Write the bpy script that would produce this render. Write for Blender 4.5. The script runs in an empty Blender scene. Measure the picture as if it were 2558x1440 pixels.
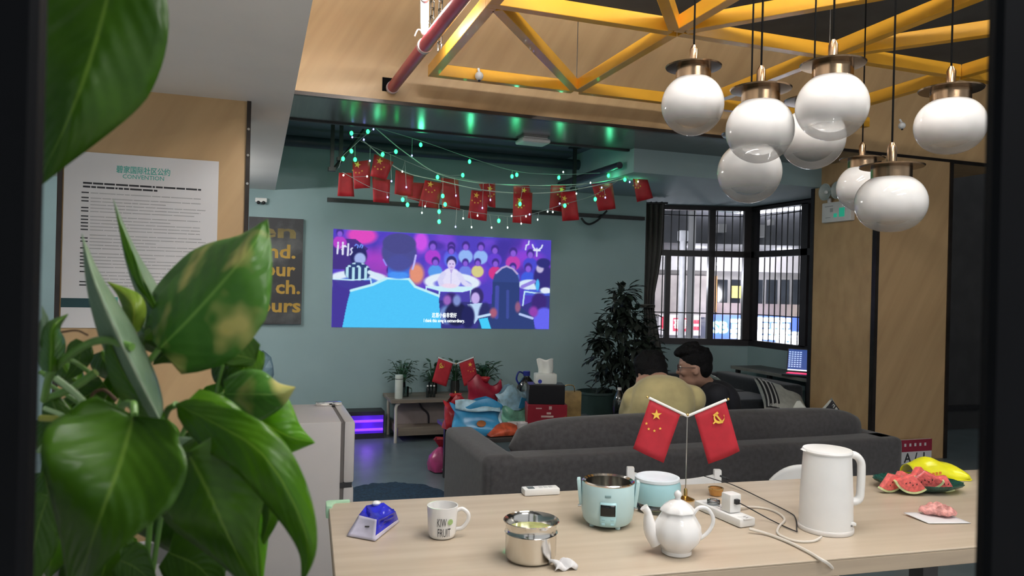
import bpy, bmesh, math, random
import numpy as np
from mathutils import Vector, Matrix
random.seed(7)

# ------------------------------------------------------------------ camera
F = 1850.0; CX = 1279.0; CY = 720.0            # focal length and centre for a 2558x1440 frame
YAW = math.radians(19.0); ROLL = math.radians(1.4); EYE = 1.40
sy_, cy_ = math.sin(YAW), math.cos(YAW); sr_, cr_ = math.sin(ROLL), math.cos(ROLL)
scene = bpy.context.scene
COL = scene.collection
cam_d = bpy.data.cameras.new('camera'); cam = bpy.data.objects.new('camera', cam_d); COL.objects.link(cam)
cam_d.sensor_width = 36.0; cam_d.sensor_fit = 'HORIZONTAL'; cam_d.lens = 36.0 * F / 2558.0
cam_d.clip_start = 0.02; cam_d.clip_end = 100
fwd = Vector((sy_, cy_, 0)); rgt = Vector((cy_, -sy_, 0)); upz = Vector((0, 0, 1))
Rv = rgt * cr_ + upz * sr_; Uv = upz * cr_ - rgt * sr_
M = Matrix((Rv, Uv, -fwd)).transposed().to_4x4(); M.translation = (0, 0, EYE)
cam.matrix_world = M
cam_d.dof.use_dof = True; cam_d.dof.focus_distance = 2.9; cam_d.dof.aperture_fstop = 9.0
scene.camera = cam

# ------------------------------------------------------------------ world, exposure
world = bpy.data.worlds.new('World'); scene.world = world; world.use_nodes = True
bg = world.node_tree.nodes['Background']; bg.inputs[0].default_value = (0.90, 0.93, 0.96, 1); bg.inputs[1].default_value = 0.38
scene.view_settings.view_transform = 'Standard'; scene.view_settings.look = 'None'
scene.view_settings.gamma = 1.0; scene.view_settings.use_curve_mapping = False
scene.view_settings.exposure = 0.7
TUBE = 70.0          # brightness of the ceiling LED tubes

# ------------------------------------------------------------------ helpers
def ray(u, v):
    dx = u - CX; dy = v - CY
    xr = dx * cr_ + dy * sr_; yr = -dx * sr_ + dy * cr_
    a = xr / F; b = -yr / F
    return Vector((sy_ + a * cy_, cy_ - a * sy_, b))
def P(u, v, X=None, Y=None, Z=None, t=None):
    d = ray(u, v)
    if X is not None: t = X / d.x
    elif Y is not None: t = Y / d.y
    elif Z is not None: t = (Z - EYE) / d.z
    return Vector((d.x * t, d.y * t, EYE + d.z * t))
def depth(p): return p[0] * sy_ + p[1] * cy_

MATS = {}
def lin(c):
    def f(x):
        x /= 255.0
        return x / 12.92 if x <= 0.04045 else ((x + 0.055) / 1.055) ** 2.4
    return tuple(f(x) for x in c)
def mat(name, color, rough=0.5, metal=0.0, var=0.10, scale=8.0, spec=0.5, emit=None, estr=0.0, bump=0.0, bscale=60.0,
        stretch=None, rot=(0, 0, 0), color2=None, sub=0.0, alpha=1.0, coat=0.0, sheen=0.0, coords='Object', contrast=(0.35, 0.65)):
    if name in MATS: return MATS[name]
    m = bpy.data.materials.new(name); m.use_nodes = True; nt = m.node_tree; b = nt.nodes['Principled BSDF']
    c = tuple(color) if max(color) <= 1.0 else lin(color)
    tc = nt.nodes.new('ShaderNodeTexCoord'); mp = nt.nodes.new('ShaderNodeMapping')
    nt.links.new(tc.outputs[coords], mp.inputs[0])
    if stretch and any(rot):
        mp.vector_type = 'TEXTURE'; mp.inputs['Scale'].default_value = tuple(1 / q for q in stretch)      # turn first, then stretch
    elif stretch: mp.inputs['Scale'].default_value = stretch
    mp.inputs['Rotation'].default_value = rot
    nz = nt.nodes.new('ShaderNodeTexNoise'); nz.inputs['Scale'].default_value = scale; nz.inputs['Detail'].default_value = 5
    nt.links.new(mp.outputs[0], nz.inputs['Vector'])
    rp = nt.nodes.new('ShaderNodeValToRGB')
    rp.color_ramp.elements[0].position = contrast[0]; rp.color_ramp.elements[1].position = contrast[1]
    if color2 is not None:
        c2 = tuple(color2) if max(color2) <= 1.0 else lin(color2)
        rp.color_ramp.elements[0].color = (*c2, 1); rp.color_ramp.elements[1].color = (*c, 1)
    else:
        rp.color_ramp.elements[0].color = (*[x * (1 - var) for x in c], 1); rp.color_ramp.elements[1].color = (*[min(1, x * (1 + var)) for x in c], 1)
    nt.links.new(nz.outputs['Fac'], rp.inputs[0]); nt.links.new(rp.outputs[0], b.inputs['Base Color'])
    b.inputs['Roughness'].default_value = rough; b.inputs['Metallic'].default_value = metal
    b.inputs['Specular IOR Level'].default_value = spec
    b.inputs['Alpha'].default_value = alpha; b.inputs['Coat Weight'].default_value = coat; b.inputs['Sheen Weight'].default_value = sheen
    if sub: b.inputs['Subsurface Weight'].default_value = sub; b.inputs['Subsurface Radius'].default_value = (0.01, 0.01, 0.01)
    if emit is not None:
        e = tuple(emit) if max(emit) <= 1.0 else lin(emit)
        b.inputs['Emission Color'].default_value = (*e, 1); b.inputs['Emission Strength'].default_value = estr
    if bump:
        n2 = nt.nodes.new('ShaderNodeTexNoise'); n2.inputs['Scale'].default_value = bscale; n2.inputs['Detail'].default_value = 3
        nt.links.new(mp.outputs[0], n2.inputs['Vector'])
        bp = nt.nodes.new('ShaderNodeBump'); bp.inputs['Strength'].default_value = bump; bp.inputs['Distance'].default_value = 0.01
        nt.links.new(n2.outputs['Fac'], bp.inputs['Height']); nt.links.new(bp.outputs[0], b.inputs['Normal'])
    MATS[name] = m
    return m
def glass_mat(name, tint=(0.9, 0.95, 0.95), rough=0.03, refl=0.12):
    m = bpy.data.materials.new(name); m.use_nodes = True; nt = m.node_tree; nt.nodes.remove(nt.nodes['Principled BSDF'])
    out = nt.nodes['Material Output']; tr = nt.nodes.new('ShaderNodeBsdfTransparent'); gl = nt.nodes.new('ShaderNodeBsdfGlossy')
    lw = nt.nodes.new('ShaderNodeLayerWeight'); lw.inputs[0].default_value = refl * 2.5; mx = nt.nodes.new('ShaderNodeMixShader')
    nz = nt.nodes.new('ShaderNodeTexNoise'); nz.inputs['Scale'].default_value = 3
    mr = nt.nodes.new('ShaderNodeMapRange'); mr.inputs[3].default_value = rough; mr.inputs[4].default_value = rough + 0.04
    nt.links.new(nz.outputs['Fac'], mr.inputs[0]); nt.links.new(mr.outputs[0], gl.inputs['Roughness'])
    tr.inputs[0].default_value = (*tint, 1)
    nt.links.new(lw.outputs['Fresnel'], mx.inputs[0]); nt.links.new(tr.outputs[0], mx.inputs[1]); nt.links.new(gl.outputs[0], mx.inputs[2])
    nt.links.new(mx.outputs[0], out.inputs[0]); MATS[name] = m
    return m

WM = {}                                            # world matrices of roots (location + rotation only)
def setp(o, parent):
    o.parent = parent
class MB:
    def __init__(s): s.v = []; s.f = []; s.uv = None
    def add(s, vs, fs):
        n = len(s.v); s.v += [tuple(p) for p in vs]; s.f += [tuple(i + n for i in q) for q in fs]; return s
    def box(s, c, d, R=None):
        vs = []
        for x in (-.5, .5):
            for y in (-.5, .5):
                for z in (-.5, .5):
                    p = Vector((x * d[0], y * d[1], z * d[2]))
                    if R is not None: p = R @ p
                    vs.append(p + Vector(c))
        return s.add(vs, [(0, 1, 3, 2), (4, 6, 7, 5), (0, 4, 5, 1), (2, 3, 7, 6), (0, 2, 6, 4), (1, 5, 7, 3)])
    def bx(s, x0, x1, y0, y1, z0, z1): return s.box(((x0 + x1) / 2, (y0 + y1) / 2, (z0 + z1) / 2), (x1 - x0, y1 - y0, z1 - z0))
    def cyl(s, p0, p1, r0, r1=None, n=16, caps=True):
        return s.tube([p0, p1], [r0, r0 if r1 is None else r1], n, caps)
    def tube(s, pts, r, n=8, caps=True, closed=False):
        pts = [Vector(p) for p in pts]; k = len(pts); rs = r if isinstance(r, (list, tuple)) else [r] * k
        vs = []; prev = None
        for i, p in enumerate(pts):
            if closed: d = pts[(i + 1) % k] - pts[i - 1]
            else: d = pts[min(i + 1, k - 1)] - pts[max(i - 1, 0)]
            if d.length < 1e-9: d = Vector((0, 0, 1))
            d.normalize()
            if prev is None:
                a = Vector((0, 0, 1)) if abs(d.z) < .9 else Vector((1, 0, 0))
                e1 = d.cross(a).normalized()
            else:
                e1 = (prev - d * prev.dot(d))
                e1 = e1.normalized() if e1.length > 1e-6 else d.orthogonal().normalized()
            prev = e1; e2 = d.cross(e1)
            for j in range(n):
                a = 2 * math.pi * j / n
                vs.append(p + (e1 * math.cos(a) + e2 * math.sin(a)) * rs[i])
        fs = []
        for i in range(k - 1 + (1 if closed else 0)):
            i2 = (i + 1) % k
            for j in range(n):
                j2 = (j + 1) % n
                fs.append((i * n + j, i * n + j2, i2 * n + j2, i2 * n + j))
        if caps and not closed:
            fs.append(tuple(range(n - 1, -1, -1))); fs.append(tuple((k - 1) * n + j for j in range(n)))
        return s.add(vs, fs)
    def lathe(s, prof, n=32, c=(0, 0, 0), sx=1, sy=1, caps=True, wob=None):
        vs = []; c = Vector(c)
        for (r, z) in prof:
            for j in range(n):
                a = 2 * math.pi * j / n; k = wob(a, z) if wob else 1
                vs.append(c + Vector((r * k * math.cos(a) * sx, r * k * math.sin(a) * sy, z)))
        fs = []
        for i in range(len(prof) - 1):
            for j in range(n):
                j2 = (j + 1) % n
                fs.append((i * n + j, i * n + j2, (i + 1) * n + j2, (i + 1) * n + j))
        if caps:
            fs.append(tuple(range(n - 1, -1, -1))); fs.append(tuple((len(prof) - 1) * n + j for j in range(n)))
        return s.add(vs, fs)
    def sph(s, c, r, n=16, m=10, R=None):
        r = (r, r, r) if not isinstance(r, (tuple, list)) else r; c = Vector(c)
        vs = []
        def tr(p):
            p = Vector((p[0] * r[0], p[1] * r[1], p[2] * r[2]))
            return c + (R @ p if R is not None else p)
        vs.append(tr((0, 0, -1)))
        for i in range(1, m):
            th = math.pi * i / m
            for j in range(n):
                a = 2 * math.pi * j / n
                vs.append(tr((math.sin(th) * math.cos(a), math.sin(th) * math.sin(a), -math.cos(th))))
        vs.append(tr((0, 0, 1))); fs = []
        for j in range(n): fs.append((0, 1 + (j + 1) % n, 1 + j))
        for i in range(m - 2):
            for j in range(n):
                j2 = (j + 1) % n
                fs.append((1 + i * n + j, 1 + i * n + j2, 1 + (i + 1) * n + j2, 1 + (i + 1) * n + j))
        top = len(vs) - 1; b = 1 + (m - 2) * n
        for j in range(n): fs.append((b + j, b + (j + 1) % n, top))
        return s.add(vs, fs)
    def grid(s, fn, nu, nv, wrapu=False):
        vs = []; fs = []
        for i in range(nu + (0 if wrapu else 1)):
            for j in range(nv + 1): vs.append(fn(i / nu, j / nv))
        for i in range(nu):
            i2 = (i + 1) % nu if wrapu else i + 1
            for j in range(nv): fs.append((i * (nv + 1) + j, i2 * (nv + 1) + j, i2 * (nv + 1) + j + 1, i * (nv + 1) + j + 1))
        return s.add(vs, fs)
    def prism(s, poly, o, ex, ey, h):
        o = Vector(o); ex = Vector(ex); ey = Vector(ey); ez = ex.cross(ey).normalized(); n = len(poly)
        vs = [o + ex * x + ey * y for x, y in poly] + [o + ex * x + ey * y + ez * h for x, y in poly]
        fs = [tuple(range(n - 1, -1, -1)), tuple(range(n, 2 * n))] + [(i, (i + 1) % n, n + (i + 1) % n, n + i) for i in range(n)]
        return s.add(vs, fs)
    def build(s, name, m, parent=None, smooth=True, bevel=0.0, seg=2, world=False, solid=0.0, subs=0, ang=40):
        me = bpy.data.meshes.new(name)
        vs = s.v
        if world and parent is not None:
            inv = wmat(parent).inverted(); vs = [tuple(inv @ Vector(p)) for p in vs]
        me.from_pydata(vs, [], s.f)
        if bevel > 0:
            bm = bmesh.new(); bm.from_mesh(me)
            bmesh.ops.recalc_face_normals(bm, faces=bm.faces)
            ed = [e for e in bm.edges if len(e.link_faces) == 2 and e.calc_face_angle(0) > 0.6]
            bmesh.ops.bevel(bm, geom=ed, offset=bevel, segments=seg, profile=0.6, affect='EDGES', clamp_overlap=True)
            bm.to_mesh(me); bm.free()
        else:
            bm = bmesh.new(); bm.from_mesh(me); bmesh.ops.recalc_face_normals(bm, faces=bm.faces); bm.to_mesh(me); bm.free()
        if smooth:
            me.shade_smooth(); me.set_sharp_from_angle(angle=math.radians(ang))
        me.materials.append(m if not isinstance(m, str) else MATS[m])
        o = bpy.data.objects.new(name, me); COL.objects.link(o)
        if parent is not None: setp(o, parent)
        if solid:
            md = o.modifiers.new('solid', 'SOLIDIFY'); md.thickness = solid; md.offset = 0
        if subs:
            md = o.modifiers.new('sub', 'SUBSURF'); md.levels = subs; md.render_levels = subs
        return o
def wmat(o):
    m = Matrix.Translation(o.location) @ o.rotation_euler.to_matrix().to_4x4()
    return wmat(o.parent) @ m if o.parent else m
def tag(o, label=None, cat=None, group=None, kind=None):
    if label: o['label'] = label
    if cat: o['category'] = cat
    if group: o['group'] = group
    if kind: o['kind'] = kind
    return o
def thing(name, label, cat, loc=(0, 0, 0), rz=0.0, group=None, kind=None, rot=None):
    o = bpy.data.objects.new(name, None); COL.objects.link(o); o.empty_display_size = 0.05
    o.location = loc; o.rotation_euler = rot if rot else (0, 0, rz)
    return tag(o, label, cat, group, kind)
def struct(name, mb, m, label=None, bevel=0.0, smooth=False):
    o = mb.build(name, m, None, smooth=smooth, bevel=bevel); o['kind'] = 'structure'
    if label: o['label'] = label
    return o
def text(name, body, size, m, parent, loc, rot=(0, 0, 0), ext=0.0006, off=0.0, align='CENTER', width=None, mtx=None):
    cu = bpy.data.curves.new(name, 'FONT'); cu.body = body; cu.size = size; cu.extrude = ext; cu.offset = off
    cu.align_x = align; cu.align_y = 'CENTER'; cu.resolution_u = 2
    o = bpy.data.objects.new(name + '_tmp', cu); COL.objects.link(o)
    dg = bpy.context.evaluated_depsgraph_get(); me = bpy.data.meshes.new_from_object(o.evaluated_get(dg))
    bpy.data.objects.remove(o); me.name = name
    if width and len(me.vertices):
        xs = [q.co.x for q in me.vertices]; w = max(xs) - min(xs)
        if w > 0:
            for q in me.vertices: q.co.x *= width / w
    if mtx is not None: me.transform(mtx)
    me.materials.clear(); me.materials.append(m)
    o = bpy.data.objects.new(name, me); COL.objects.link(o); o.location = loc; o.rotation_euler = rot
    if parent is not None: setp(o, parent)
    return o
def bez(pts, n=24):
    """smooth path through points (Catmull-Rom)"""
    pts = [Vector(p) for p in pts]; q = [pts[0] * 2 - pts[1]] + pts + [pts[-1] * 2 - pts[-2]]; out = []
    k = len(pts) - 1; per = max(2, n // k)
    for i in range(k):
        a, b, c, d = q[i:i + 4]
        for j in range(per):
            t = j / per
            out.append(0.5 * ((2 * b) + (c - a) * t + (2 * a - 5 * b + 4 * c - d) * t * t + (3 * b - a - 3 * c + d) * t ** 3))
    out.append(pts[-1]); return out
def star(cx, cy, r, rot=0.0, inner=0.382):
    return [(cx + (r if i % 2 == 0 else r * inner) * math.sin(rot + i * math.pi / 5), cy + (r if i % 2 == 0 else r * inner) * math.cos(rot + i * math.pi / 5)) for i in range(10)]
def rotz(a): return Matrix.Rotation(a, 3, 'Z')
# ------------------------------------------------------------------ shared materials
wood = mat('pale oak laminate', (0.60, 0.405, 0.205), rough=0.42, scale=1.6, stretch=(6, 6, 0.5), rot=(0, math.radians(30), 0), color2=(0.485, 0.315, 0.155), bump=0.03, bscale=30, coords='Object', contrast=(0.3, 0.7))
wallp = mat('grey green wall paint', (0.30, 0.42, 0.44), rough=0.75, var=0.04, scale=2, bump=0.02, bscale=200)
whitep = mat('off white paint', (0.80, 0.78, 0.76), rough=0.7, var=0.03, scale=2, bump=0.02, bscale=200)
darkceil = mat('dark grey ceiling paint', (0.075, 0.078, 0.08), rough=0.8, var=0.15, scale=3)
tealceil = mat('dark blue grey ceiling paint', (0.13, 0.17, 0.19), rough=0.7, var=0.1, scale=3)
floorm = mat('grey blue epoxy floor', (0.145, 0.19, 0.205), rough=0.32, var=0.12, scale=4, spec=0.5, bump=0.015, bscale=25)
blackm = mat('matt black steel', (0.018, 0.018, 0.021), rough=0.45, var=0.2, scale=20)
blacktrim = mat('dark bronze trim', (0.05, 0.042, 0.038), rough=0.28, metal=0.7, var=0.2, scale=6)
soffm = mat('dark brushed steel', (0.20, 0.19, 0.18), rough=0.24, metal=0.85, var=0.12, scale=2, stretch=(40, 1, 1), bump=0.01, bscale=4)
framem = mat('near black shelf paint', (0.003, 0.0035, 0.005), rough=0.6, spec=0.12, var=0.2, scale=10)
white = mat('white plastic', (0.80, 0.80, 0.79), rough=0.32, var=0.03, scale=10)
whitec = mat('white glazed ceramic', (0.84, 0.83, 0.82), rough=0.12, var=0.03, scale=10, coat=0.3)
redflag = mat('red flag cloth', (0.47, 0.016, 0.032), rough=0.7, var=0.08, scale=30)
yellowp = mat('yellow flag print', (0.85, 0.55, 0.08), rough=0.6, var=0.05, scale=30)
gold = mat('brushed gold', (0.75, 0.52, 0.20), rough=0.22, metal=1.0, var=0.08, scale=15)
brass = mat('aged brass', (0.31, 0.215, 0.135), rough=0.24, metal=1.0, var=0.15, scale=3, stretch=(20, 20, 1))
steel = mat('polished stainless steel', (0.70, 0.68, 0.64), rough=0.14, metal=1.0, var=0.05, scale=6)
ledm = mat('lit tube', (1, 1, 1), rough=0.5, emit=(1.0, 0.97, 0.93), estr=TUBE, var=0.01)
ledm.cycles.emission_sampling = 'FRONT_BACK'

# ------------------------------------------------------------------ the room
YF = 7.0; YH0, YH1 = 4.90, 5.66; ZH = 2.60; XP = 4.92; ZC = 2.74
struct('floor', MB().bx(-3.2, 9.5, 2.6, 14, -0.1, 0), floorm, 'grey blue epoxy floor')
struct('floor_near', MB().bx(-3.2, 9.5, -1.5, 2.6, -0.1, 0.0), mat('pale bounce floor', (0.74, 0.71, 0.67), rough=0.35, var=0.06, scale=2), 'unseen pale floor added on the viewer side to bounce light')  # unseen pale floor, added to bounce light onto the beam's underside
struct('wall_far', MB().bx(-3.2, 3.90, YF, YF + 0.15, 0, 3.5), wallp, 'grey green far wall with the projected picture')
struct('wall_left', MB().bx(-3.3, -3.2, -1.5, YF + 0.15, 0, 3.5), wallp, 'left wall')
struct('ceiling', MB().bx(-3.2, 9.5, -1.5, YH0 + 0.02, 3.46, 3.6), darkceil, 'dark ceiling above the yellow lattice')
struct('ceiling_far', MB().bx(-3.2, 5.6, YH1 - 0.3, 7.8, ZC, ZC + 0.1), tealceil, 'dark blue grey ceiling of the projection room')
struct('trim_1', MB().bx(2.97, 5.6, YH1 - 0.1, 7.8, 2.40, ZC + 0.01), wallp, 'lowered grey green ceiling box by the window')
struct('trim_2', MB().bx(-3.2, 0.135, 0.9, YF, 2.23, 3.46), whitep, 'white boxed ceiling beam beside the wooden pier')
# header with wood cladding
hd = struct('wall_header', MB().bx(0.135, 6.6, YH0, YH1, ZH + 0.012, 3.46), wood, 'oak clad header across the room')
o = MB().bx(0.135, XP, YH0 + 0.03, YH1 - 0.02, ZH, ZH + 0.014).build('soffit_panel', soffm, hd, smooth=False); o['label'] = 'reflective dark steel underside'
o = MB().bx(0.135, 6.6, YH0 - 0.008, YH0 + 0.03, ZH - 0.004, ZH + 0.02).build('edge_trim', blacktrim, hd, smooth=False); o['label'] = 'dark edge strip'
MB().bx(0.135, XP, YH1 - 0.02, YH1 + 0.015, ZH - 0.012, ZH + 0.05).build('edge_trim', blackm, hd, smooth=False)
# left pier
lp = struct('wall_pier_left', MB().bx(-0.80, -0.06, 3.63, 4.10, 0, 2.24), wood, 'oak clad pier with the notice')
for x in (-0.815, -0.062): MB().bx(x, x + 0.018, 3.618, 3.66, 0, 2.235).build('edge_trim', blacktrim, lp, smooth=False)
for z in (1.85, 1.98, 2.1): MB().cyl((-0.053, 3.619, z), (-0.053, 3.612, z), 0.006, n=10).build('screw', steel, lp)
# right pier
PX1 = P(2370, 700, Y=YH0).x
rp_ = struct('wall_pier_right', MB().bx(XP, PX1, YH0 - 0.0, YH1, 0, ZH + 0.02), wood, 'oak clad pier right of the window')
for x in (XP - 0.012, PX1 - 0.02): MB().bx(x, x + 0.035, YH0 - 0.012, YH0 + 0.03, 0, ZH + 0.01).build('edge_trim', blacktrim, rp_, smooth=False)
MB().bx(XP - 0.012, XP + 0.03, YH1 - 0.02, YH1 + 0.02, 0, ZH).build('edge_trim', blackm, rp_, smooth=False)
XW = 5.37
struct('wall_right', MB().bx(XW, XW + 0.12, YH1, 7.19, 0, 0.80).bx(XW, XW + 0.12, YH1, 7.19, 2.39, 3.5), wallp, 'low grey wall under the side window')
# dark corridor right of the pier
dkp = mat('dark grey panel', (0.05, 0.05, 0.052), rough=0.6, var=0.12, scale=5)
struct('wall_corridor', MB().bx(PX1 + 0.02, 9.5, YH1 + 0.3, YH1 + 0.4, 0, 3.5), dkp, 'dark corridor wall right of the pier')
cl = P(2400, 1020, Y=YH1 + 0.28)
struct('baseboard_corridor', MB().bx(PX1 + 0.03, 9.4, YH1 + 0.24, YH1 + 0.3, cl.z - 0.02, cl.z + 0.03), blackm, 'dark rail on the corridor wall')
struct('wall_side', MB().bx(9.5, 9.6, -1.6, 6.2, 0, 3.5), dkp, 'far right wall')

# angled wall and the windows
A0 = Vector((4.19, 7.6, 0)); B0 = Vector((XW, 7.19, 0)); dA = (B0 - A0).normalized(); LA = (B0 - A0).length
nA = Vector((-dA.y, dA.x, 0))                                     # points outward
def frameA(s, z, o=0.0): return A0 + dA * s + nA * o + Vector((0, 0, z))
def frameB(s, z, o=0.0): return Vector((XW + 0.02 + o, 7.19 - s, z))
def pxA(u, v):
    d = ray(u, v); c = Vector((0, 0, EYE))
    t = (A0 - c).dot(nA) / d.dot(nA); p = c + d * t
    return (p - A0).dot(dA), p.z
def slab(mb, fr, s0, s1, z0, z1, o0, o1):
    vs = [fr(s, z, o) for s in (s0, s1) for z in (z0, z1) for o in (o0, o1)]
    return mb.add(vs, [(0, 1, 3, 2), (4, 6, 7, 5), (0, 4, 5, 1), (2, 3, 7, 6), (0, 2, 6, 4), (1, 5, 7, 3)])
struct('wall_angled', slab(slab(MB(), frameA, 0, LA, 0, 0.80, 0, 0.12), frameA, 0, LA, 2.39, 3.5, 0, 0.12), wallp, 'grey wall under the angled window')
struct('wall_return', MB().bx(3.80, 3.90, YF + 0.1, 7.7, 0, 3.5).bx(3.80, 4.22, 7.6, 7.7, 0, 3.5), wallp, 'short wall return behind the curtain')
wframe = mat('dark brown window frame', (0.022, 0.019, 0.024), rough=0.4, var=0.2, scale=10)
pane = glass_mat('window glass', (0.93, 0.95, 0.97), 0.02, 0.05)
def window(name, fr, L, posts, ztr, label, barsp, z0=0.80, z1=2.40, lowposts=()):
    w = thing(name, label, None, kind='structure', loc=fr(L / 2, z0))
    del_ = 0.03
    def part(nm, *a):
        return slab(MB(), fr, *a).build(nm, wframe, w, smooth=False, world=True)
    part('window_frame', 0, L, z0, z0 + 0.07, -0.02, 0.06); part('window_frame', 0, L, z1 - 0.05, z1, -0.02, 0.06)
    part('transom', 0, L, ztr - 0.035, ztr + 0.035, -0.02, 0.05)
    for p, hw in posts: part('mullion', p - hw, p + hw, z0 + 0.06, z1 - 0.04, -0.02, 0.055)
    for p, hw in lowposts: part('sash_stile', p - hw, p + hw, z0 + 0.06, ztr - 0.03, -0.015, 0.05)
    xs = sorted([0.0] + [p for p, _ in posts] + [L])
    for a, b in zip(xs[:-1], xs[1:]):
        for q0, q1 in ((z0 + 0.07, ztr - 0.03), (ztr + 0.03, z1 - 0.05)):
            o = slab(MB(), fr, a, b, q0, q1, 0.02, 0.025).build('pane', pane, w, smooth=False, world=True)
    # security bars outside the glass
    n = int(L / barsp)
    for i in range(1, n):
        s = i * L / n
        o = MB().cyl(fr(s, z0 + 0.03, 0.11), fr(s, z1 - 0.02, 0.11), 0.007, n=6).build('security_bar', wframe, w, world=True)
    for z in (z0 + 0.36, z1 - 0.1):
        MB().cyl(fr(0, z, 0.11), fr(L, z, 0.11), 0.007, n=6).build('security_rail', wframe, w, world=True)
    return w
s1, _ = pxA(1668, 700); s2, _ = pxA(1776, 700)
window('window_1', frameA, LA, [(0.03, 0.03), (s2, 0.035), (LA - 0.035, 0.04)], 1.85, 'angled dark framed window with security bars beside the curtain', 0.085, lowposts=[(s1, 0.03)])
YB = 7.19 - 5.95
ym = 7.19 - P(2010, 700, X=XW + 0.02).y
window('window_2', frameB, YB, [(0.03, 0.04), (ym, 0.05), (YB - 0.02, 0.03)], 1.85, 'side window with dark frame and security bars above the laptop', 0.095)
# ------------------------------------------------------------------ outside: shopping street across the way
TO = 15.0
def out(u, v, t=TO): return P(u, v, t=t)
def obx(mb, u0, u1, v0, v1, t0, th):
    """box whose front spans two image corners at depth t0 and that is th thick (faces the window)"""
    a = P(u0, v1, t=t0); b = P(u1, v0, t=t0)
    w = (Vector((b.x, b.y, 0)) - Vector((a.x, a.y, 0))).length; h = abs(b.z - a.z)
    c = (a + b) / 2 + fwd * (th / 2)
    return mb.box(c, (w, th, h), rotz(-YAW))
concrete = mat('pale concrete', (0.42, 0.40, 0.40), rough=0.8, var=0.12, scale=1.5)
darkc = mat('dark canopy steel', (0.09, 0.09, 0.10), rough=0.7, var=0.2, scale=2)
bld = thing('street_building', 'grey street building with dark upper windows seen through the window bars', 'building', loc=(out(1850, 1100) + Vector((0, 0, 0))))
bld.location.z = 0
def op(nm, m, *a):
    return obx(MB(), *a).build(nm, m, bld, smooth=False, world=True)
op('wall', concrete, 1400, 2250, 560, 1010, 15.0, 0.3)
op('band', mat('light concrete band', (0.55, 0.52, 0.52), rough=0.8, var=0.1, scale=2), 1400, 2250, 622, 668, 14.7, 0.3)
dkw = mat('dark shop glass', (0.03, 0.035, 0.045), rough=0.12, var=0.2, scale=3)
for i, (a, b) in enumerate([(1792, 1818), (1826, 1850), (1882, 1906), (1914, 1942), (1950, 1972), (1980, 2004), (2018, 2040)]):
    op('window', dkw, a, b, 700, 762, 14.95, 0.06)
op('shop_wall', mat('mauve tiles', (0.42, 0.33, 0.31), rough=0.6, var=0.15, scale=3), 1790, 2010, 762, 800, 14.9, 0.1)
op('canopy', darkc, 1400, 2250, 500, 600, 12.6, 2.6)
op('shopfront', mat('pale shop tiles', (0.5, 0.44, 0.42), rough=0.6, var=0.2, scale=2), 1620, 1768, 690, 790, 14.9, 0.1)
op('notice', mat('yellow shop notice', (0.8, 0.68, 0.2), rough=0.6), 1828, 1852, 715, 745, 14.9, 0.04)
op('shutter', mat('orange shop shutter', (0.75, 0.36, 0.12), rough=0.6), 1785, 1792, 690, 780, 14.8, 0.05)
for (a, b, c, d) in [(1796, 1815, 560, 580), (1885, 1912, 562, 592), (1925, 1935, 548, 562)]:
    o = op('air_conditioner', concrete, a, b, c, d, 12.4, 0.18)
lampm = mat('lit canopy strip', (1, 1, 1), emit=(0.95, 0.93, 1.0), estr=9.0, var=0.01)
for (u0, v0, u1, v1) in [(1725, 515, 1860, 532), (1890, 531, 2060, 514), (1790, 660, 1800, 661)]:
    MB().cyl(out(u0, v0, 12.5), out(u1, v1, 12.5), 0.025, n=8).build('strip_light', lampm, bld, world=True)
MB().cyl(out(1665, 570, 13.2), out(1704, 592, 13.2), 0.022, n=8).build('strip_light', lampm, bld, world=True)
def lightbox(nm, col, estr, u0, u1, v0, v1, label, t=14.4):
    c = P((u0 + u1) / 2, v1, t=t)
    th_ = thing(nm, label, 'sign', loc=c, rz=-YAW)
    a = P(u0, v1, t=t); b = P(u1, v0, t=t)
    w = (Vector((b.x, b.y, 0)) - Vector((a.x, a.y, 0))).length; h = b.z - a.z
    MB().bx(-w / 2, w / 2, 0, 0.15, 0, h).build('panel', mat(label + ' face', col, rough=0.4, emit=col, estr=estr, var=0.02), th_, smooth=False)
    return th_, w, h
whl = mat('lit white lettering', (1, 1, 1), emit=(0.95, 0.97, 1.0), estr=5.0, var=0.01)
redl = mat('lit red lettering', (0.8, 0.05, 0.08), emit=(0.8, 0.04, 0.08), estr=1.2, var=0.02)
cyl_ = mat('lit cyan lettering', (0.5, 1, 0.9), emit=(0.5, 1.0, 0.9), estr=5.0, var=0.02)
def stxt(parent, body, x, z, size, m, off=0.012):
    return text('lettering', body, size, m, parent, (x, -0.012, z), rot=(math.pi / 2, 0, 0), ext=0.006, off=off)
s, w, h = lightbox('shop_sign', (0.10, 0.17, 0.62), 0.8, 1774, 2006, 795, 862, 'long blue lit shop sign with white lettering outside the window')
MB().bx(-w / 2, w / 2, -0.02, 0.1, -0.01, 0.05).build('sign_trim', whl, s, smooth=False)
stxt(s, 'SB', -w / 2 + 0.17, h * 0.55, 0.30, cyl_)
def glyph(parent, x, z, sz, m, rows):
    mb = MB()                                              # over-bright character: only its block of strokes can be made out
    for i, (y, a, b) in enumerate(rows): mb.box((x + (a + b) / 2 * sz, -0.006, z + y * sz), (abs(b - a) * sz, 0.012, 0.17 * sz))
    mb.box((x, -0.006, z), (0.16 * sz, 0.012, 1.0 * sz)); mb.box((x - 0.27 * sz, -0.006, z - 0.1 * sz), (0.13 * sz, 0.012, 0.7 * sz)); mb.box((x + 0.27 * sz, -0.006, z - 0.1 * sz), (0.13 * sz, 0.012, 0.7 * sz))
    mb.build('lettering', m, parent, smooth=False)
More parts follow.
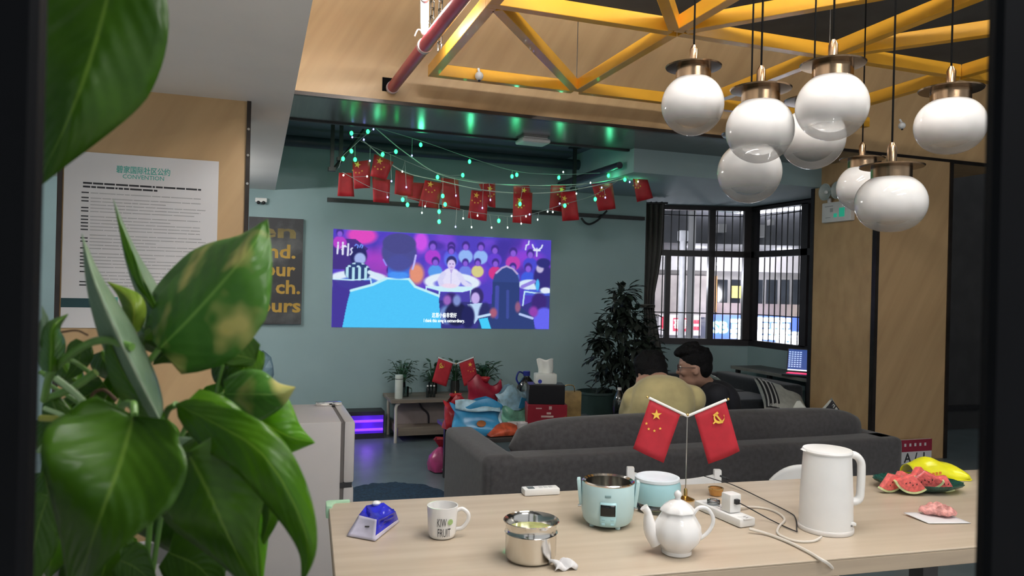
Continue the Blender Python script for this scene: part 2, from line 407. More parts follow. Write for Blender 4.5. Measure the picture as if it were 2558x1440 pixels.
R1 = [(0.4, -.45, .45), (0.15, -.35, .4), (-0.1, -.45, .45), (-0.35, -.4, .4)]
glyph(s, -w / 2 + 0.55, h * 0.52, 0.40, whl, R1); glyph(s, 0.05, h * 0.55, 0.46, whl, R1); glyph(s, 0.44, h * 0.55, 0.46, whl, R1[::-1])
glyph(s, w / 2 - 0.42, h * 0.25, 0.26, whl, R1); glyph(s, w / 2 - 0.16, h * 0.25, 0.26, whl, R1)
s, w, h = lightbox('shop_sign', (0.80, 0.72, 0.78), 0.5, 1648, 1750, 790, 838, 'red and white lit shop sign outside the left window')
MB().bx(-w * 0.18, w * 0.2, -0.012, 0, h * 0.2, h * 0.85).build('red_field', redl, s, smooth=False)
MB().bx(-w * 0.48, -w * 0.32, -0.012, 0, h * 0.3, h * 0.9).build('red_field', redl, s, smooth=False)
glyph(s, -w * 0.06, h * 0.55, 0.18, whl, R1); glyph(s, w * 0.1, h * 0.55, 0.18, whl, R1)
for q in (0.28, 0.36, 0.44):
    for z in (0.68, 0.36): glyph(s, w * q, h * z, 0.075, redl, R1)
s, w, h = lightbox('shop_sign', (0.95, 0.95, 0.45), 2.0, 2016, 2046, 790, 850, 'yellow white lit shop sign beside the laptop screen')
pole = thing('lamp_post', 'white lamp post standing outside the left window', 'post', loc=Vector((out(1700, 850, 11).x, out(1700, 850, 11).y, 0)))
whpost = mat('white post paint', (0.8, 0.78, 0.8), rough=0.5)
pb = out(1700, 850, 11); pt_ = out(1712, 590, 11)
MB().cyl((pb.x, pb.y, 0), (pb.x, pb.y, pt_.z), 0.045, n=12).build('pole', whpost, pole, world=True)
MB().box((pb.x, pb.y, pt_.z), (0.14, 0.1, 0.16)).build('lamp_head', whpost, pole, world=True, bevel=0.02)
pb2 = out(1722, 850, 12)
pl2 = thing('drain_pipe', 'grey drain pipe standing behind the white lamp post', 'pipe', loc=(pb2.x, pb2.y, 0))
MB().cyl((pb2.x, pb2.y, 0), (pb2.x, pb2.y, out(1722, 515, 12).z), 0.06, n=12).build('pipe', concrete, pl2, world=True)
MB().cyl((pb2.x, pb2.y, 0), (pb2.x, pb2.y, 0.06), 0.09, n=12).build('pipe_foot', concrete, pl2, world=True)
def pt_light(name, loc, power, color=(1, 1, 1), r=0.05):
    d = bpy.data.lights.new(name, 'POINT'); d.energy = power; d.color = color; d.shadow_soft_size = r
    o = bpy.data.objects.new(name, d); COL.objects.link(o); o.location = loc; return o
pt_light('canopy_lamp_light', out(1740, 625, 13.9), 34, (0.95, 0.93, 1), 0.2)
pt_light('canopy_lamp_light', out(1960, 625, 13.9), 40, (0.95, 0.93, 1), 0.2)
pt_light('facade_fill_light', out(1880, 740, 13.6), 55, (1, 0.95, 0.95), 0.2)  # added point light that brightens the facade, no fitting of its own
pt_light('street_fill_light', out(1640, 690, 10.2), 25, (0.95, 0.93, 1), 0.15)  # point light added in front so the white post reads bright
# ------------------------------------------------------------------ ceiling fittings
# LED tubes on chains; all after the first are added out of view
def led_tube(p0, p1, label, top=3.46):
    p0 = Vector(p0); p1 = Vector(p1); c = (p0 + p1) / 2
    t = thing('led_tube_light', label, 'light', loc=c, group='ceiling LED tubes')
    d = (p1 - p0).normalized()
    MB().cyl(p0 + d * 0.02, p1 - d * 0.02, 0.020, n=16).build('tube', ledm, t, world=True)
    for q, s in ((p0, 1), (p1, -1)): MB().cyl(q, q + d * s * 0.03, 0.022, n=16).build('end_cap', white, t, world=True)
    MB().box(c + Vector((0, 0, 0.035)), ((p1 - p0).length, 0.03, 0.025), Matrix.Rotation(math.atan2(d.y, d.x), 3, 'Z')).build('housing', white, t, world=True)
    for q in (p0 + d * 0.15, p1 - d * 0.15):
        MB().cyl(q + Vector((0, 0, 0.04)), (q.x, q.y, top), 0.003, n=6).build('suspension_wire', steel, t, world=True)
    return t
e0 = P(1061, 80, Z=2.80); e1 = e0 + (P(1062, -340, Z=2.80) - e0).normalized() * 0.5
lt = led_tube(e0, e1, 'bright white LED tube hanging by the red pipe')
MB().tube(bez([e0 + Vector((-0.05, 0.03, -0.02)), e0 + Vector((-0.03, 0.03, 0.02)), e0 + Vector((0, 0.02, 0.0)), e0 + Vector((0.06, 0.03, -0.03)), e0 + Vector((0.05, 0.02, 0.04))], 20), 0.004, 6).build('hook', white, lt, world=True)
led_tube((0.55, 1.75, 2.95), (1.85, 1.75, 2.95), 'added unseen LED tube hung crosswise above the left end of the table')  # added above the frame to light the pier and table
led_tube((0.55, 0.35, 2.95), (1.85, 0.35, 2.95), 'added unseen LED tube hung crosswise between viewer and table')  # unseen tube, added for more light from the front
led_tube((0.45, 1.25, 2.95), (1.75, 1.25, 2.95), 'second added unseen LED tube hung crosswise above the left end of the table')  # unseen twin tube, added to brighten the oak pier
led_tube((-0.74, 5.0, 2.13), (-0.74, 6.2, 2.13), 'added unseen LED tube under the white beam behind the oak pier', top=2.23)  # hidden tube, added to brighten the left of the far wall
led_tube((0.55, -0.95, 2.95), (1.85, -0.95, 2.95), 'added unseen LED tube hung crosswise behind the viewer')  # unseen tube, added behind the camera for fill
led_tube((3.0, 0.4, 3.25), (3.0, 1.7, 3.25), 'added unseen LED tube above the right end of the table')  # unseen tube, added to light the table's right end
# chains that carry the lattice corner
def chain(x, y, z0, z1, label):
    c = thing('hanging_chain', label, 'chain', loc=(x, y, z0)); L = 0.062; n = int((z1 - z0) / (L * 0.78)); link = None
    for i in range(n):
        z = L / 2 + i * L * 0.78
        if link is None:
            ps = []
            for k in range(16):
                a = 2 * math.pi * k / 16; ps.append((0.014 * math.cos(a), 0, (L / 2 - 0.014) * (1 if math.sin(a) > 0 else -1) + 0.014 * math.sin(a)))
            link = MB().tube(ps, 0.0042, 6, closed=True).build('link', steel, c)
            o = link
        else:
            o = link.copy(); COL.objects.link(o); o.parent = c
        o.location = (0, 0, z); o.rotation_euler = (0, 0, (i % 2) * math.pi / 2 + 0.5)
    return c
n1 = P(1098, 125, Z=2.79); chain(n1.x, n1.y, 2.775, 3.45, 'steel chain holding up the corner of the yellow lattice')
n2 = P(1078, 105, Z=2.88); chain(n2.x, n2.y, 2.88, 3.45, 'steel chain beside the end of the bright LED tube')
# red pipe
ra = P(978, 222, Y=YH0 - 0.002); zr = ra.z; rb = P(1150, 0, Z=zr); dirp = (rb - ra).normalized(); rc = ra + dirp * 4.2
pipe = thing('sprinkler_pipe', 'red sprinkler pipe running into the oak header', 'pipe', loc=ra)
redp = mat('red pipe enamel', (0.40, 0.045, 0.07), rough=0.3, var=0.12, scale=5)
MB().cyl(ra + dirp * 0.005, rc, 0.036, n=20).build('pipe', redp, pipe, world=True)
for d in (0.02, 0.93): MB().cyl(ra + dirp * d, ra + dirp * (d + 0.03), 0.041, n=20).build('coupling_ring', mat('pale ring', (0.55, 0.45, 0.45), rough=0.4), pipe, world=True)
hole = MB().box(P(974, 212, Y=YH0 - 0.003), (0.10, 0.006, 0.09)).build('pipe_hole_patch', mat('pipe hole black', (0.004, 0.004, 0.004), rough=0.8, spec=0.1), None, smooth=False); tag(hole, 'black square sleeve where the red pipe meets the header', 'hole patch')  # flat black plate: the dark inside of the pipe hole is painted
# yellow lattice
yel = mat('yellow lacquered timber', (0.80, 0.40, 0.035), rough=0.24, var=0.06, scale=4, spec=0.45, coat=0.2)
ZL = 2.70; HB = 0.072; WBm = 0.055
lat = thing('timber_lattice', 'yellow hanging timber lattice above the table', 'lattice', loc=(2.4, 3.3, ZL))
def beam(a, b):
    a = Vector((*a, ZL + HB / 2)); b = Vector((*b, ZL + HB / 2)); d = b - a
    return MB().box((a + b) / 2, (d.length, WBm, HB), Matrix.Rotation(math.atan2(d.y, d.x), 3, 'Z')).build('beam', yel, lat, smooth=False, world=True, bevel=0.002, seg=1)
xs = [1.0, 1.965, 2.93, 3.89, 4.40]; ys = [4.50, 3.275, 2.04, 0.8]; h2 = WBm / 2
for y in ys:
    for a, b in zip(xs[:-1], xs[1:]): beam((a + h2 if a > 1.0 else a - h2, y), (b - h2 if b < 4.4 else b, y))
for x in xs[:-1]:
    for a, b in zip(ys[:-1], ys[1:]): beam((x, a - h2), (x, b + h2))
def diag(a, b):
    a = Vector(a); b = Vector(b); d = (b - a).normalized(); beam(a + d * 0.055, b - d * 0.055)
diag((1.0, 3.275), (1.965, 4.5)); 
diag((1.965, 3.275), (2.93, 2.04)); diag((2.93, 3.275), (3.89, 2.04)); diag((1.0, 2.04), (1.965, 3.275))
for (x, y) in [(1.0, 3.275), (1.965, 4.5), (2.93, 3.275), (3.89, 4.5), (3.89, 2.04), (1.965, 2.04), (1.0, 0.8), (2.93, 0.8)]:
    MB().cyl((x, y, ZL + HB), (x, y, 3.46), 0.003, n=6).build('suspension_wire', steel, lat, world=True)
for (u, v, lb) in [(1197, 190, 'small white round sensor in front of the left lattice rail'), (2253, 314, 'small white round sensor under the right lattice rail')]:
    p = P(u, v, Y=4.44); t = thing('ceiling_sensor', lb, 'sensor', loc=p)
    MB().sph((0, 0, 0), 0.027, 14, 10).build('dome', white, t); MB().cyl((0, 0, 0.02), (0, 0.02, 0.05), 0.008, n=8).build('stem', white, t)
    MB().cyl((0, -0.002, -0.024), (0, -0.004, -0.034), 0.008, n=8).build('lens', blackm, t)
# pendant globes
def globe_mat():
    m = bpy.data.materials.new('opal to clear glass'); m.use_nodes = True; nt = m.node_tree; b = nt.nodes['Principled BSDF']
    tc = nt.nodes.new('ShaderNodeTexCoord'); sp = nt.nodes.new('ShaderNodeSeparateXYZ'); nt.links.new(tc.outputs['Object'], sp.inputs[0])
    nz = nt.nodes.new('ShaderNodeTexNoise'); nz.inputs['Scale'].default_value = 12; nt.links.new(tc.outputs['Object'], nz.inputs['Vector'])
    ad = nt.nodes.new('ShaderNodeMath'); ad.operation = 'MULTIPLY_ADD'; ad.inputs[1].default_value = 0.02; nt.links.new(nz.outputs['Fac'], ad.inputs[0]); nt.links.new(sp.outputs['Z'], ad.inputs[2])
    mr = nt.nodes.new('ShaderNodeMapRange'); mr.inputs[1].default_value = -0.078; mr.inputs[2].default_value = 0.022; mr.interpolation_type = 'SMOOTHSTEP'
    nt.links.new(ad.outputs[0], mr.inputs[0])
    m2 = nt.nodes.new('ShaderNodeMapRange'); m2.inputs[1].default_value = 0.11; m2.inputs[2].default_value = 0.075; m2.inputs[3].default_value = 0.55; m2.interpolation_type = 'SMOOTHSTEP'
    nt.links.new(sp.outputs['Z'], m2.inputs[0])
    mu = nt.nodes.new('ShaderNodeMath'); mu.operation = 'MULTIPLY'; nt.links.new(mr.outputs[0], mu.inputs[0]); nt.links.new(m2.outputs[0], mu.inputs[1])
    m3 = nt.nodes.new('ShaderNodeMapRange'); m3.inputs[3].default_value = 0.10; nt.links.new(mu.outputs[0], m3.inputs[0])
    lw = nt.nodes.new('ShaderNodeLayerWeight'); lw.inputs[0].default_value = 0.25
    mx = nt.nodes.new('ShaderNodeMath'); mx.operation = 'MAXIMUM'; nt.links.new(m3.outputs[0], mx.inputs[0])
    f2 = nt.nodes.new('ShaderNodeMath'); f2.operation = 'MULTIPLY'; f2.inputs[1].default_value = 0.7; nt.links.new(lw.outputs['Fresnel'], f2.inputs[0]); nt.links.new(f2.outputs[0], mx.inputs[1])
    nt.links.new(mx.outputs[0], b.inputs['Alpha'])
    b.inputs['Base Color'].default_value = (0.66, 0.655, 0.645, 1); b.inputs['Roughness'].default_value = 0.08; b.inputs['Subsurface Weight'].default_value = 0.25
    b.inputs['Subsurface Radius'].default_value = (0.05, 0.05, 0.05)
    return m
gm = globe_mat()
def pendant(u, v, rpx, R, sq, label, rot=0.0):
    t = R * F / rpx; c = P(u, v, t=t)
    g = thing('pendant_lamp', label, 'lamp', loc=c, group='pendant globes above the table')
    prof = []
    n = 22
    for i in range(n + 1):
        th = -math.pi / 2 + (math.pi * 0.885) * i / n
        e = 1.0 if sq > 0.95 else 0.86
        r = R * abs(math.cos(th)) ** e; z = R * sq * math.sin(th)
        prof.append((max(r, 0.0008), z))
    MB().lathe(prof, 36, caps=False).build('globe', gm, g)
    zt = prof[-1][1]; rt = max(prof[-1][0], 0.035)
    MB().lathe([(rt * 1.0, zt - 0.012), (R * 0.56, zt - 0.012), (R * 0.56, zt + 0.024), (0.02, zt + 0.026)], 32).build('cap', brass, g, ang=30)
    MB().lathe([(R * 0.52, zt + 0.024), (R * 0.88, zt + 0.026), (R * 0.9, zt + 0.030), (R * 0.02, zt + 0.032)], 40).build('rim_disc', brass, g, ang=25)
    MB().lathe([(0.0135, zt + 0.03), (0.0135, zt + 0.085), (0.006, zt + 0.1)], 16).build('stem', brass, g)
    MB().cyl((0, 0, zt + 0.09), (0, 0, 3.46 - c.z), 0.003, n=6).build('cord', mat('black flex', (0.004, 0.004, 0.004), rough=0.8, spec=0.05), g)
    return g
pendant(1730, 262, 77, 0.10, 1.0, 'leftmost round globe pendant with brass cap')
pendant(1898, 325, 83, 0.10, 1.0, 'round globe pendant just right of the leftmost one, overlapping the globe below')
pendant(2078, 266, 87, 0.10, 0.98, 'highest round globe pendant in the middle of the cluster')
pendant(2030, 345, 78, 0.11, 1.0, 'globe pendant half hidden behind the highest middle globe')
pendant(1872, 430, 78, 0.105, 1.0, 'globe pendant hanging lowest at the left, partly behind another globe')
pendant(2373, 314, 82, 0.10, 0.86, 'flattened globe pendant at the far right beside the dark upright')
pendant(2225, 508, 84, 0.10, 0.86, 'lowest flattened globe pendant in front of the oak pier')
pendant(2152, 470, 59, 0.10, 1.0, 'small looking globe pendant behind the lowest flattened one')
# emergency plate under the header
pp = P(1331, 352, Z=ZH - 0.02); pl = thing('ceiling_unit', 'white flat rounded unit under the steel header', 'ceiling unit', loc=(pp.x, pp.y, ZH - 0.002))
MB().bx(-0.12, 0.12, -0.09, 0.09, -0.045, -0.01).build('cover', white, pl, bevel=0.02, seg=3); MB().bx(-0.1, 0.1, -0.07, 0.07, -0.012, 0).build('base_plate', white, pl, smooth=False)
for (u, v) in [(905, 252), (945, 252)]: pass
# pipe hangers and pipes under the far ceiling
def hanger(u, v0, v1, Y, label, w=0.03):
    a = P(u, v0, Y=Y); b = P(u, v1, Y=Y); t = thing('pipe_hanger', label, 'hanger', loc=(a.x, a.y, ZC))
    MB().bx(-w / 2, w / 2, -w / 2, w / 2, b.z - ZC, 0).build('rod', blackm, t, smooth=False)
    MB().bx(-0.05, 0.05, -0.04, 0.04, -0.012, 0).build('top_plate', blackm, t, smooth=False)
    MB().bx(-w, w, -w, w, b.z - ZC - 0.01, b.z - ZC + 0.02).build('foot', blackm, t, smooth=False); return t, a, b
hanger(831, 340, 425, 6.2, 'short dark hanger at the left below the far ceiling')
hanger(853, 320, 400, 6.2, 'dark hanger beside the left end of the fairy lights')
hanger(1436, 390, 475, 6.4, 'dark hanger above the flag bunting, right of its middle')
hanger(1532, 385, 430, 6.4, 'dark short hanger above the right end of the bunting')
a = P(834, 424, Y=6.2); b = P(910, 325, Y=6.2)
br = MB().cyl(a, b, 0.016, n=8).build('diagonal_brace', blackm, None); tag(br, 'dark diagonal brace at the left end of the fairy lights', 'brace')
a = P(700, 352, Y=6.75); 
fp = MB().cyl((-2.5, 6.7, 2.63), (4.0, 6.7, 2.63), 0.05, n=14).build('ceiling_pipe', mat('dark blue pipe paint', (0.035, 0.05, 0.065), rough=0.5), None); tag(fp, 'dark pipe along the far ceiling edge', 'pipe')
sp_ = MB().cyl((2.90, YH1 + 0.02, 2.47), (2.90, YF, 2.47), 0.03, n=12).build('ceiling_pipe', mat('dark violet pipe paint', (0.03, 0.028, 0.05), rough=0.4), None); tag(sp_, 'dark pipe along the edge of the lowered ceiling by the window', 'pipe')
a = P(818, 499, Y=YF - 0.03); b = P(1583, 517, Y=YF - 0.03)
rl = MB().bx(a.x, 3.86, YF - 0.05, YF - 0.001, a.z - 0.018, a.z + 0.018).build('cable_tray', blackm, None, smooth=False); tag(rl, 'thin dark tray along the far wall behind the flags', 'tray')
cb = MB().tube(bez([P(1452, 545, Y=6.93), P(1462, 557, Y=6.92), P(1475, 560, Y=6.92), P(1495, 549, Y=6.92), P(1516, 527, Y=6.93)], 24), 0.011, 8).build('loose_cable', blackm, None); tag(cb, 'black loose cable drooping on the far wall under the bunting', 'cable')

# ------------------------------------------------------------------ bunting
YB_ = 5.86
bun = thing('flag_bunting', 'bunting of small red flags strung below the header', 'bunting', loc=P(1250, 500, Y=YB_))
cord = mat('pale string', (0.55, 0.6, 0.58), rough=0.6)
for pts, dy in (([(905, 350), (1000, 425), (1100, 452), (1200, 474), (1300, 483), (1400, 479), (1500, 461), (1600, 433), (1652, 398)], 0.0), ([(940, 322), (1010, 380), (1090, 432), (1180, 455), (1290, 463), (1400, 463), (1500, 455), (1600, 432)], 0.10)):
    MB().tube(bez([P(u, v, Y=YB_ + dy) for u, v in pts], 60), 0.004, 5).build('cord', cord, bun, world=True)
flags = [([(847, 432), (880, 432), (885, 492), (843, 490)], 0.06, 0), ([(880, 405), (925, 400), (925, 470), (885, 472)], 0.03, (893, 412)), ([(935, 385), (983, 405), (965, 450), (925, 440)], 0.0, (948, 403)),
         ([(930, 440), (975, 450), (972, 508), (932, 505)], 0.05, 0), ([(988, 424), (1033, 440), (1030, 490), (985, 487)], 0.03, 0), ([(1062, 450), (1105, 458), (1095, 522), (1045, 515)], 0.0, (1075, 461)),
         ([(1022, 455), (1062, 458), (1050, 505), (1018, 495)], 0.05, 0), ([(1102, 444), (1145, 450), (1150, 525), (1105, 520)], 0.07, 0), ([(1178, 475), (1220, 480), (1215, 553), (1168, 545)], 0.0, (1190, 488)),
         ([(1196, 460), (1237, 458), (1237, 520), (1220, 515)], 0.10, (1224, 472)), ([(1283, 464), (1322, 464), (1330, 500), (1283, 500)], 0.10, (1309, 476)), ([(1283, 480), (1330, 482), (1328, 560), (1281, 556)], 0.0, (1299, 500)),
         ([(1376, 463), (1413, 463), (1410, 530), (1372, 525)], 0.10, (1403, 474)), ([(1400, 480), (1438, 478), (1446, 550), (1404, 553)], 0.0, (1410, 496)), ([(1478, 461), (1530, 458), (1537, 522), (1495, 528)], 0.03, (1503, 473)), ([(1580, 442), (1612, 430), (1632, 495), (1592, 505)], 0.03, (1591, 452))]
dred = mat('bunting red paper', (0.40, 0.012, 0.02), rough=0.6, var=0.1, scale=20)
for i, (q, dy, st) in enumerate(flags):
    Y = YB_ + dy - 0.004; c4 = [P(u, v, Y=Y) for u, v in q]; ph = i * 1.3
    def fn(a, b, c4=c4, ph=ph):
        p = c4[0].lerp(c4[1], a).lerp(c4[3].lerp(c4[2], a), b)
        return p + Vector((0, 0.008 * math.sin(6 * a + ph) * b, 0))
    f = MB().grid(fn, 6, 4).build('flag', dred, bun, world=True, solid=0.0015)
    if st:
        o = P(*st, Y=Y - 0.006); mb = MB().prism(star(0, 0, 0.028, 0.2), o, (1, 0, 0), (0, 0, 1), 0.001)
        for k, (dx, dz) in enumerate([(-0.035, -0.045), (-0.012, -0.062), (0.015, -0.062), (0.036, -0.045)]): mb.prism(star(0, 0, 0.009), o + Vector((dx, 0, dz)), (1, 0, 0), (0, 0, 1), 0.001)
        s_ = mb.build('stars', yellowp, f, smooth=False, world=True)
# ------------------------------------------------------------------ fairy lights
G, B_, W_ = 'g', 'b', 'w'
lgt = {G: mat('green lit bulb', (0.1, 1, 0.5), emit=(0.03, 1.0, 0.20), estr=2.4, var=0.01), B_: mat('blue lit bulb', (0.3, 0.3, 1), emit=(0.25, 0.28, 1.0), estr=3.5, var=0.01), W_: mat('white lit bulb', (1, 1, 1), emit=(0.75, 1.0, 0.85), estr=3.0, var=0.01)}
wirem = mat('clear wire', (0.35, 0.42, 0.42), rough=0.3)
strings = [([(936, 318), (1051, 352), (1173, 394), (1290, 428), (1400, 436), (1520, 432), (1614, 436), (1654, 394)], 0.16, 'topmost strand of green fairy lights under the header'),
           ([(900, 352), (956, 378), (1093, 432), (1250, 462), (1396, 470), (1500, 452), (1600, 436), (1630, 415)], -0.03, 'middle strand of green fairy lights among the flags'),
           ([(855, 430), (930, 470), (1006, 490), (1106, 512), (1193, 532), (1300, 540), (1411, 510), (1487, 486), (1561, 440)], -0.06, 'lowest strand of fairy lights hanging over the projected picture'),
           ([(938, 318), (905, 345), (878, 370), (857, 390), (846, 420)], 0.0, 'bunched strand of fairy lights at the left end of the bunting')]
bulbs = [(1051, 362, G), (989, 379, G), (956, 386, G), (887, 399, G), (857, 397, G), (878, 378, G), (919, 329, G), (909, 349, B_), (933, 323, B_), (878, 333, G), (880, 343, B_), (1029, 389, B_), (1173, 404, G), (1156, 438, G), (1093, 443, G), (1106, 490, G), (1112, 511, G), (1097, 529, G), (1097, 554, G), (1018, 512, G), (1006, 499, G), (1157, 546, W_), (1246, 552, G), (1193, 539, W_), (1062, 516, W_), (1054, 532, W_), (1139, 489, B_), (1138, 567, B_), (978, 453, B_), (968, 493, B_), (924, 402, B_), (917, 441, W_), (858, 438, W_), (1015, 468, B_), (1005, 429, W_), (1228, 569, W_), (1268, 569, W_), (1178, 568, W_),
         (1279, 441, G), (1291, 437, G), (1396, 444, G), (1407, 430, W_), (1475, 457, W_), (1520, 439, G), (1561, 449, G), (1594, 454, W_), (1614, 444, G), (1487, 498, G), (1299, 510, G), (1411, 514, G), (1573, 455, B_), (1503, 469, B_), (1512, 494, B_), (1398, 509, B_), (1440, 484, W_), (1323, 536, B_), (1314, 541, W_), (1343, 549, W_), (1278, 540, W_), (1302, 559, W_), (1368, 529, W_), (1381, 530, W_), (1628, 421, B_), (1652, 398, B_), (1225, 500, B_), (1205, 520, B_)]
paths = []
for pts, dy, lb in strings:
    t = thing('fairy_lights', lb, 'string lights', loc=P(*pts[0], Y=YB_ + dy), group='strands of fairy lights')
    px = [Vector((u, v, 0)) for u, v in pts]; sm = bez(px, 80)
    MB().tube([P(q.x, q.y, Y=YB_ + dy) for q in sm], 0.0022, 5).build('wire', wirem, t, world=True)
    paths.append((t, sm, YB_ + dy))
bmesh_proto = {}
for (u, v, k) in bulbs:
    best = min(paths, key=lambda p: min(abs(q.x - u) * 1.5 + abs(q.y - v) + (60 if q.y > v + 3 else 0) for q in p[1]))
    t, sm, Y = best; q = min(sm, key=lambda q: abs(q.x - u) * 1.5 + abs(q.y - v) + (60 if q.y > v + 3 else 0))
    p = P(u, v, Y=Y); a = P(q.x, q.y, Y=Y)
    r = {G: 0.0135, B_: 0.006, W_: 0.006}[k]
    b = MB().sph(p, (r, r, r * 1.35), 10, 8).build('bulb', lgt[k], t, world=True)
    MB().tube([p, a], 0.0016, 4).build('bulb_lead', wirem, t, world=True)
for (u, v) in [(1051, 372), (940, 392), (1173, 414), (1100, 520), (1285, 448), (1396, 455), (1520, 450), (1590, 460)]:
    pt_light('fairy_bulb_light', P(u, v, Y=YB_ + 0.03), 0.24, (0.1, 1.0, 0.45), 0.02)

# ------------------------------------------------------------------ far wall: projected picture
def smooth_ellipse(Xg, Yg, cx, cy, rx, ry, soft=0.12):
    d = np.sqrt(((Xg - cx) / rx) ** 2 + ((Yg - cy) / ry) ** 2); return np.clip((1 + soft - d) / (2 * soft), 0, 1)
def poly_mask(Xg, Yg, poly):
    ins = np.zeros(Xg.shape, bool); n = len(poly)
    for i in range(n):
        x1, y1 = poly[i]; x2, y2 = poly[(i + 1) % n]
        if y1 == y2: continue
        c = ((y1 > Yg) != (y2 > Yg)) & (Xg < (x2 - x1) * (Yg - y1) / (y2 - y1) + x1); ins ^= c
    return ins.astype(float)
def line_mask(Xg, Yg, pts, w):
    m = np.zeros(Xg.shape)
    for (x1, y1), (x2, y2) in zip(pts[:-1], pts[1:]):
        L2 = (x2 - x1) ** 2 + (y2 - y1) ** 2; t = np.clip(((Xg - x1) * (x2 - x1) + (Yg - y1) * (y2 - y1)) / max(L2, 1e-9), 0, 1)
        d = np.hypot(Xg - x1 - t * (x2 - x1), Yg - y1 - t * (y2 - y1)); m = np.maximum(m, np.clip((w - d) / (0.35 * w) + .2, 0, 1))
    return m
def picture():
    # coordinates: the picture is 2240 x 1030 units
    NX, NY = 420, 194
    xs_ = (np.arange(NX) + 0.5) / NX * 2240; ys_ = (np.arange(NY) + 0.5) / NY * 1030
    Xg, Yg = np.meshgrid(xs_, ys_); img = np.zeros((NY, NX, 3))
    def put(m, c):
        m = m[..., None] if not np.isscalar(m) else m
        img[:] = img * (1 - m) + np.array(c) / 255.0 * m
    put(np.ones(Xg.shape), (78, 60, 190))
    rng = np.random.RandomState(3)
    for i in range(60):
        c = [(120, 70, 215), (95, 60, 200), (150, 60, 215), (70, 70, 220), (60, 45, 150)][rng.randint(5)]
        put(smooth_ellipse(Xg, Yg, rng.rand() * 2240, rng.rand() * 560, 60 + 80 * rng.rand(), 40 + 90 * rng.rand(), .4) * .7, c)
    put(smooth_ellipse(Xg, Yg, 560, 520, 300, 150, .4) * .8, (120, 70, 190)); put(smooth_ellipse(Xg, Yg, 430, 330, 180, 130, .5) * .7, (190, 60, 190))
    put(smooth_ellipse(Xg, Yg, 270, 55, 140, 90, .2), (235, 70, 190)); put(smooth_ellipse(Xg, Yg, 850, 90, 70, 110, .3), (215, 80, 235))
    put(poly_mask(Xg, Yg, [(0, 95), (210, 95), (330, 190), (160, 420), (0, 420)]) * .95, (64, 44, 120))
    def person(x, y, hs, shirt, hair=(60, 40, 130), skin=(140, 90, 220), w=1.0):
        put(smooth_ellipse(Xg, Yg, x, y + hs * 2.2, hs * 1.45 * w, hs * 1.5, .12), shirt)
        put(smooth_ellipse(Xg, Yg, x, y - hs * .15, hs * .78, hs * .95, .15), hair); put(smooth_ellipse(Xg, Yg, x, y + hs * .2, hs * .55, hs * .68, .2), skin)
    for x, y, h, s in [(970, 130, 55, (180, 60, 210)), (1160, 130, 52, (90, 90, 230)), (1310, 115, 52, (150, 190, 250)), (1470, 115, 52, (150, 190, 250)), (1620, 140, 52, (100, 60, 210)), (1820, 160, 55, (200, 60, 170)), (2010, 170, 55, (70, 70, 210)), (1000, 300, 50, (85, 160, 240)), (1160, 170, 50, (90, 110, 235)), (1310, 300, 45, (110, 130, 230)), (1440, 290, 45, (225, 215, 130)), (1630, 290, 50, (220, 50, 130)), (1820, 330, 50, (90, 130, 235)), (1990, 330, 55, (60, 90, 225)), (60, 40, 45, (190, 60, 200)), (560, 420, 60, (150, 60, 150))]:
        person(x, y, h, s)
    put(smooth_ellipse(Xg, Yg, 810, 440, 75, 110, .25), (240, 150, 110))
    # upper right glow drawing
    put(line_mask(Xg, Yg, [(1990, 20), (1985, 60), (1960, 70), (1955, 120)], 9), (220, 235, 255)); put(line_mask(Xg, Yg, [(2030, 60), (2040, 90), (2080, 130), (2130, 90), (2140, 60)], 10), (230, 240, 255))
    put(line_mask(Xg, Yg, [(2080, 100), (2080, 190)], 9), (220, 235, 255)); put(line_mask(Xg, Yg, [(2050, 120), (2110, 120)], 14), (230, 240, 255))
    # white tables and seats
    put(smooth_ellipse(Xg, Yg, 250, 500, 270, 75, .08), (235, 250, 255)); put(smooth_ellipse(Xg, Yg, 250, 560, 200, 70, .1), (80, 120, 220))
    put(smooth_ellipse(Xg, Yg, 1180, 520, 290, 105, .06), (238, 250, 255))
    put(smooth_ellipse(Xg, Yg, 2020, 520, 140, 60, .1), (225, 245, 255))
    # left person in patterned shirt
    put(smooth_ellipse(Xg, Yg, 240, 270, 82, 105, .1), (35, 35, 90)); put(smooth_ellipse(Xg, Yg, 255, 300, 55, 62, .15), (170, 190, 240))
    bm = smooth_ellipse(Xg, Yg, 235, 440, 125, 100, .06); put(bm, (40, 60, 110)); put(bm * (np.sin(Xg / 9.5) > .2) * (Yg > 395), (190, 240, 245)); put(bm * (np.sin(Xg / 14) * np.sin(Yg / 13) > .35) * (Yg <= 395), (200, 240, 250))
    put(line_mask(Xg, Yg, [(205, 165), (215, 150), (235, 160), (230, 185)], 7), (110, 150, 255)); put(line_mask(Xg, Yg, [(250, 180), (262, 150), (280, 160), (270, 185)], 7), (110, 150, 255))
    put(line_mask(Xg, Yg, [(350, 440), (480, 500)], 24), (225, 245, 255))
    # centre judge
    put(smooth_ellipse(Xg, Yg, 1180, 540, 190, 60, .1), (120, 120, 225))
    put(smooth_ellipse(Xg, Yg, 1165, 480, 105, 120, .06), (240, 236, 255)); put(line_mask(Xg, Yg, [(1085, 430), (1050, 500), (1070, 560)], 30), (225, 222, 250)); put(line_mask(Xg, Yg, [(1245, 430), (1300, 520), (1360, 560)], 30), (230, 228, 252))
    put(poly_mask(Xg, Yg, [(1145, 365), (1185, 365), (1165, 430)]), (190, 170, 230)); put(line_mask(Xg, Yg, [(1165, 430), (1165, 560)], 5), (190, 185, 235))
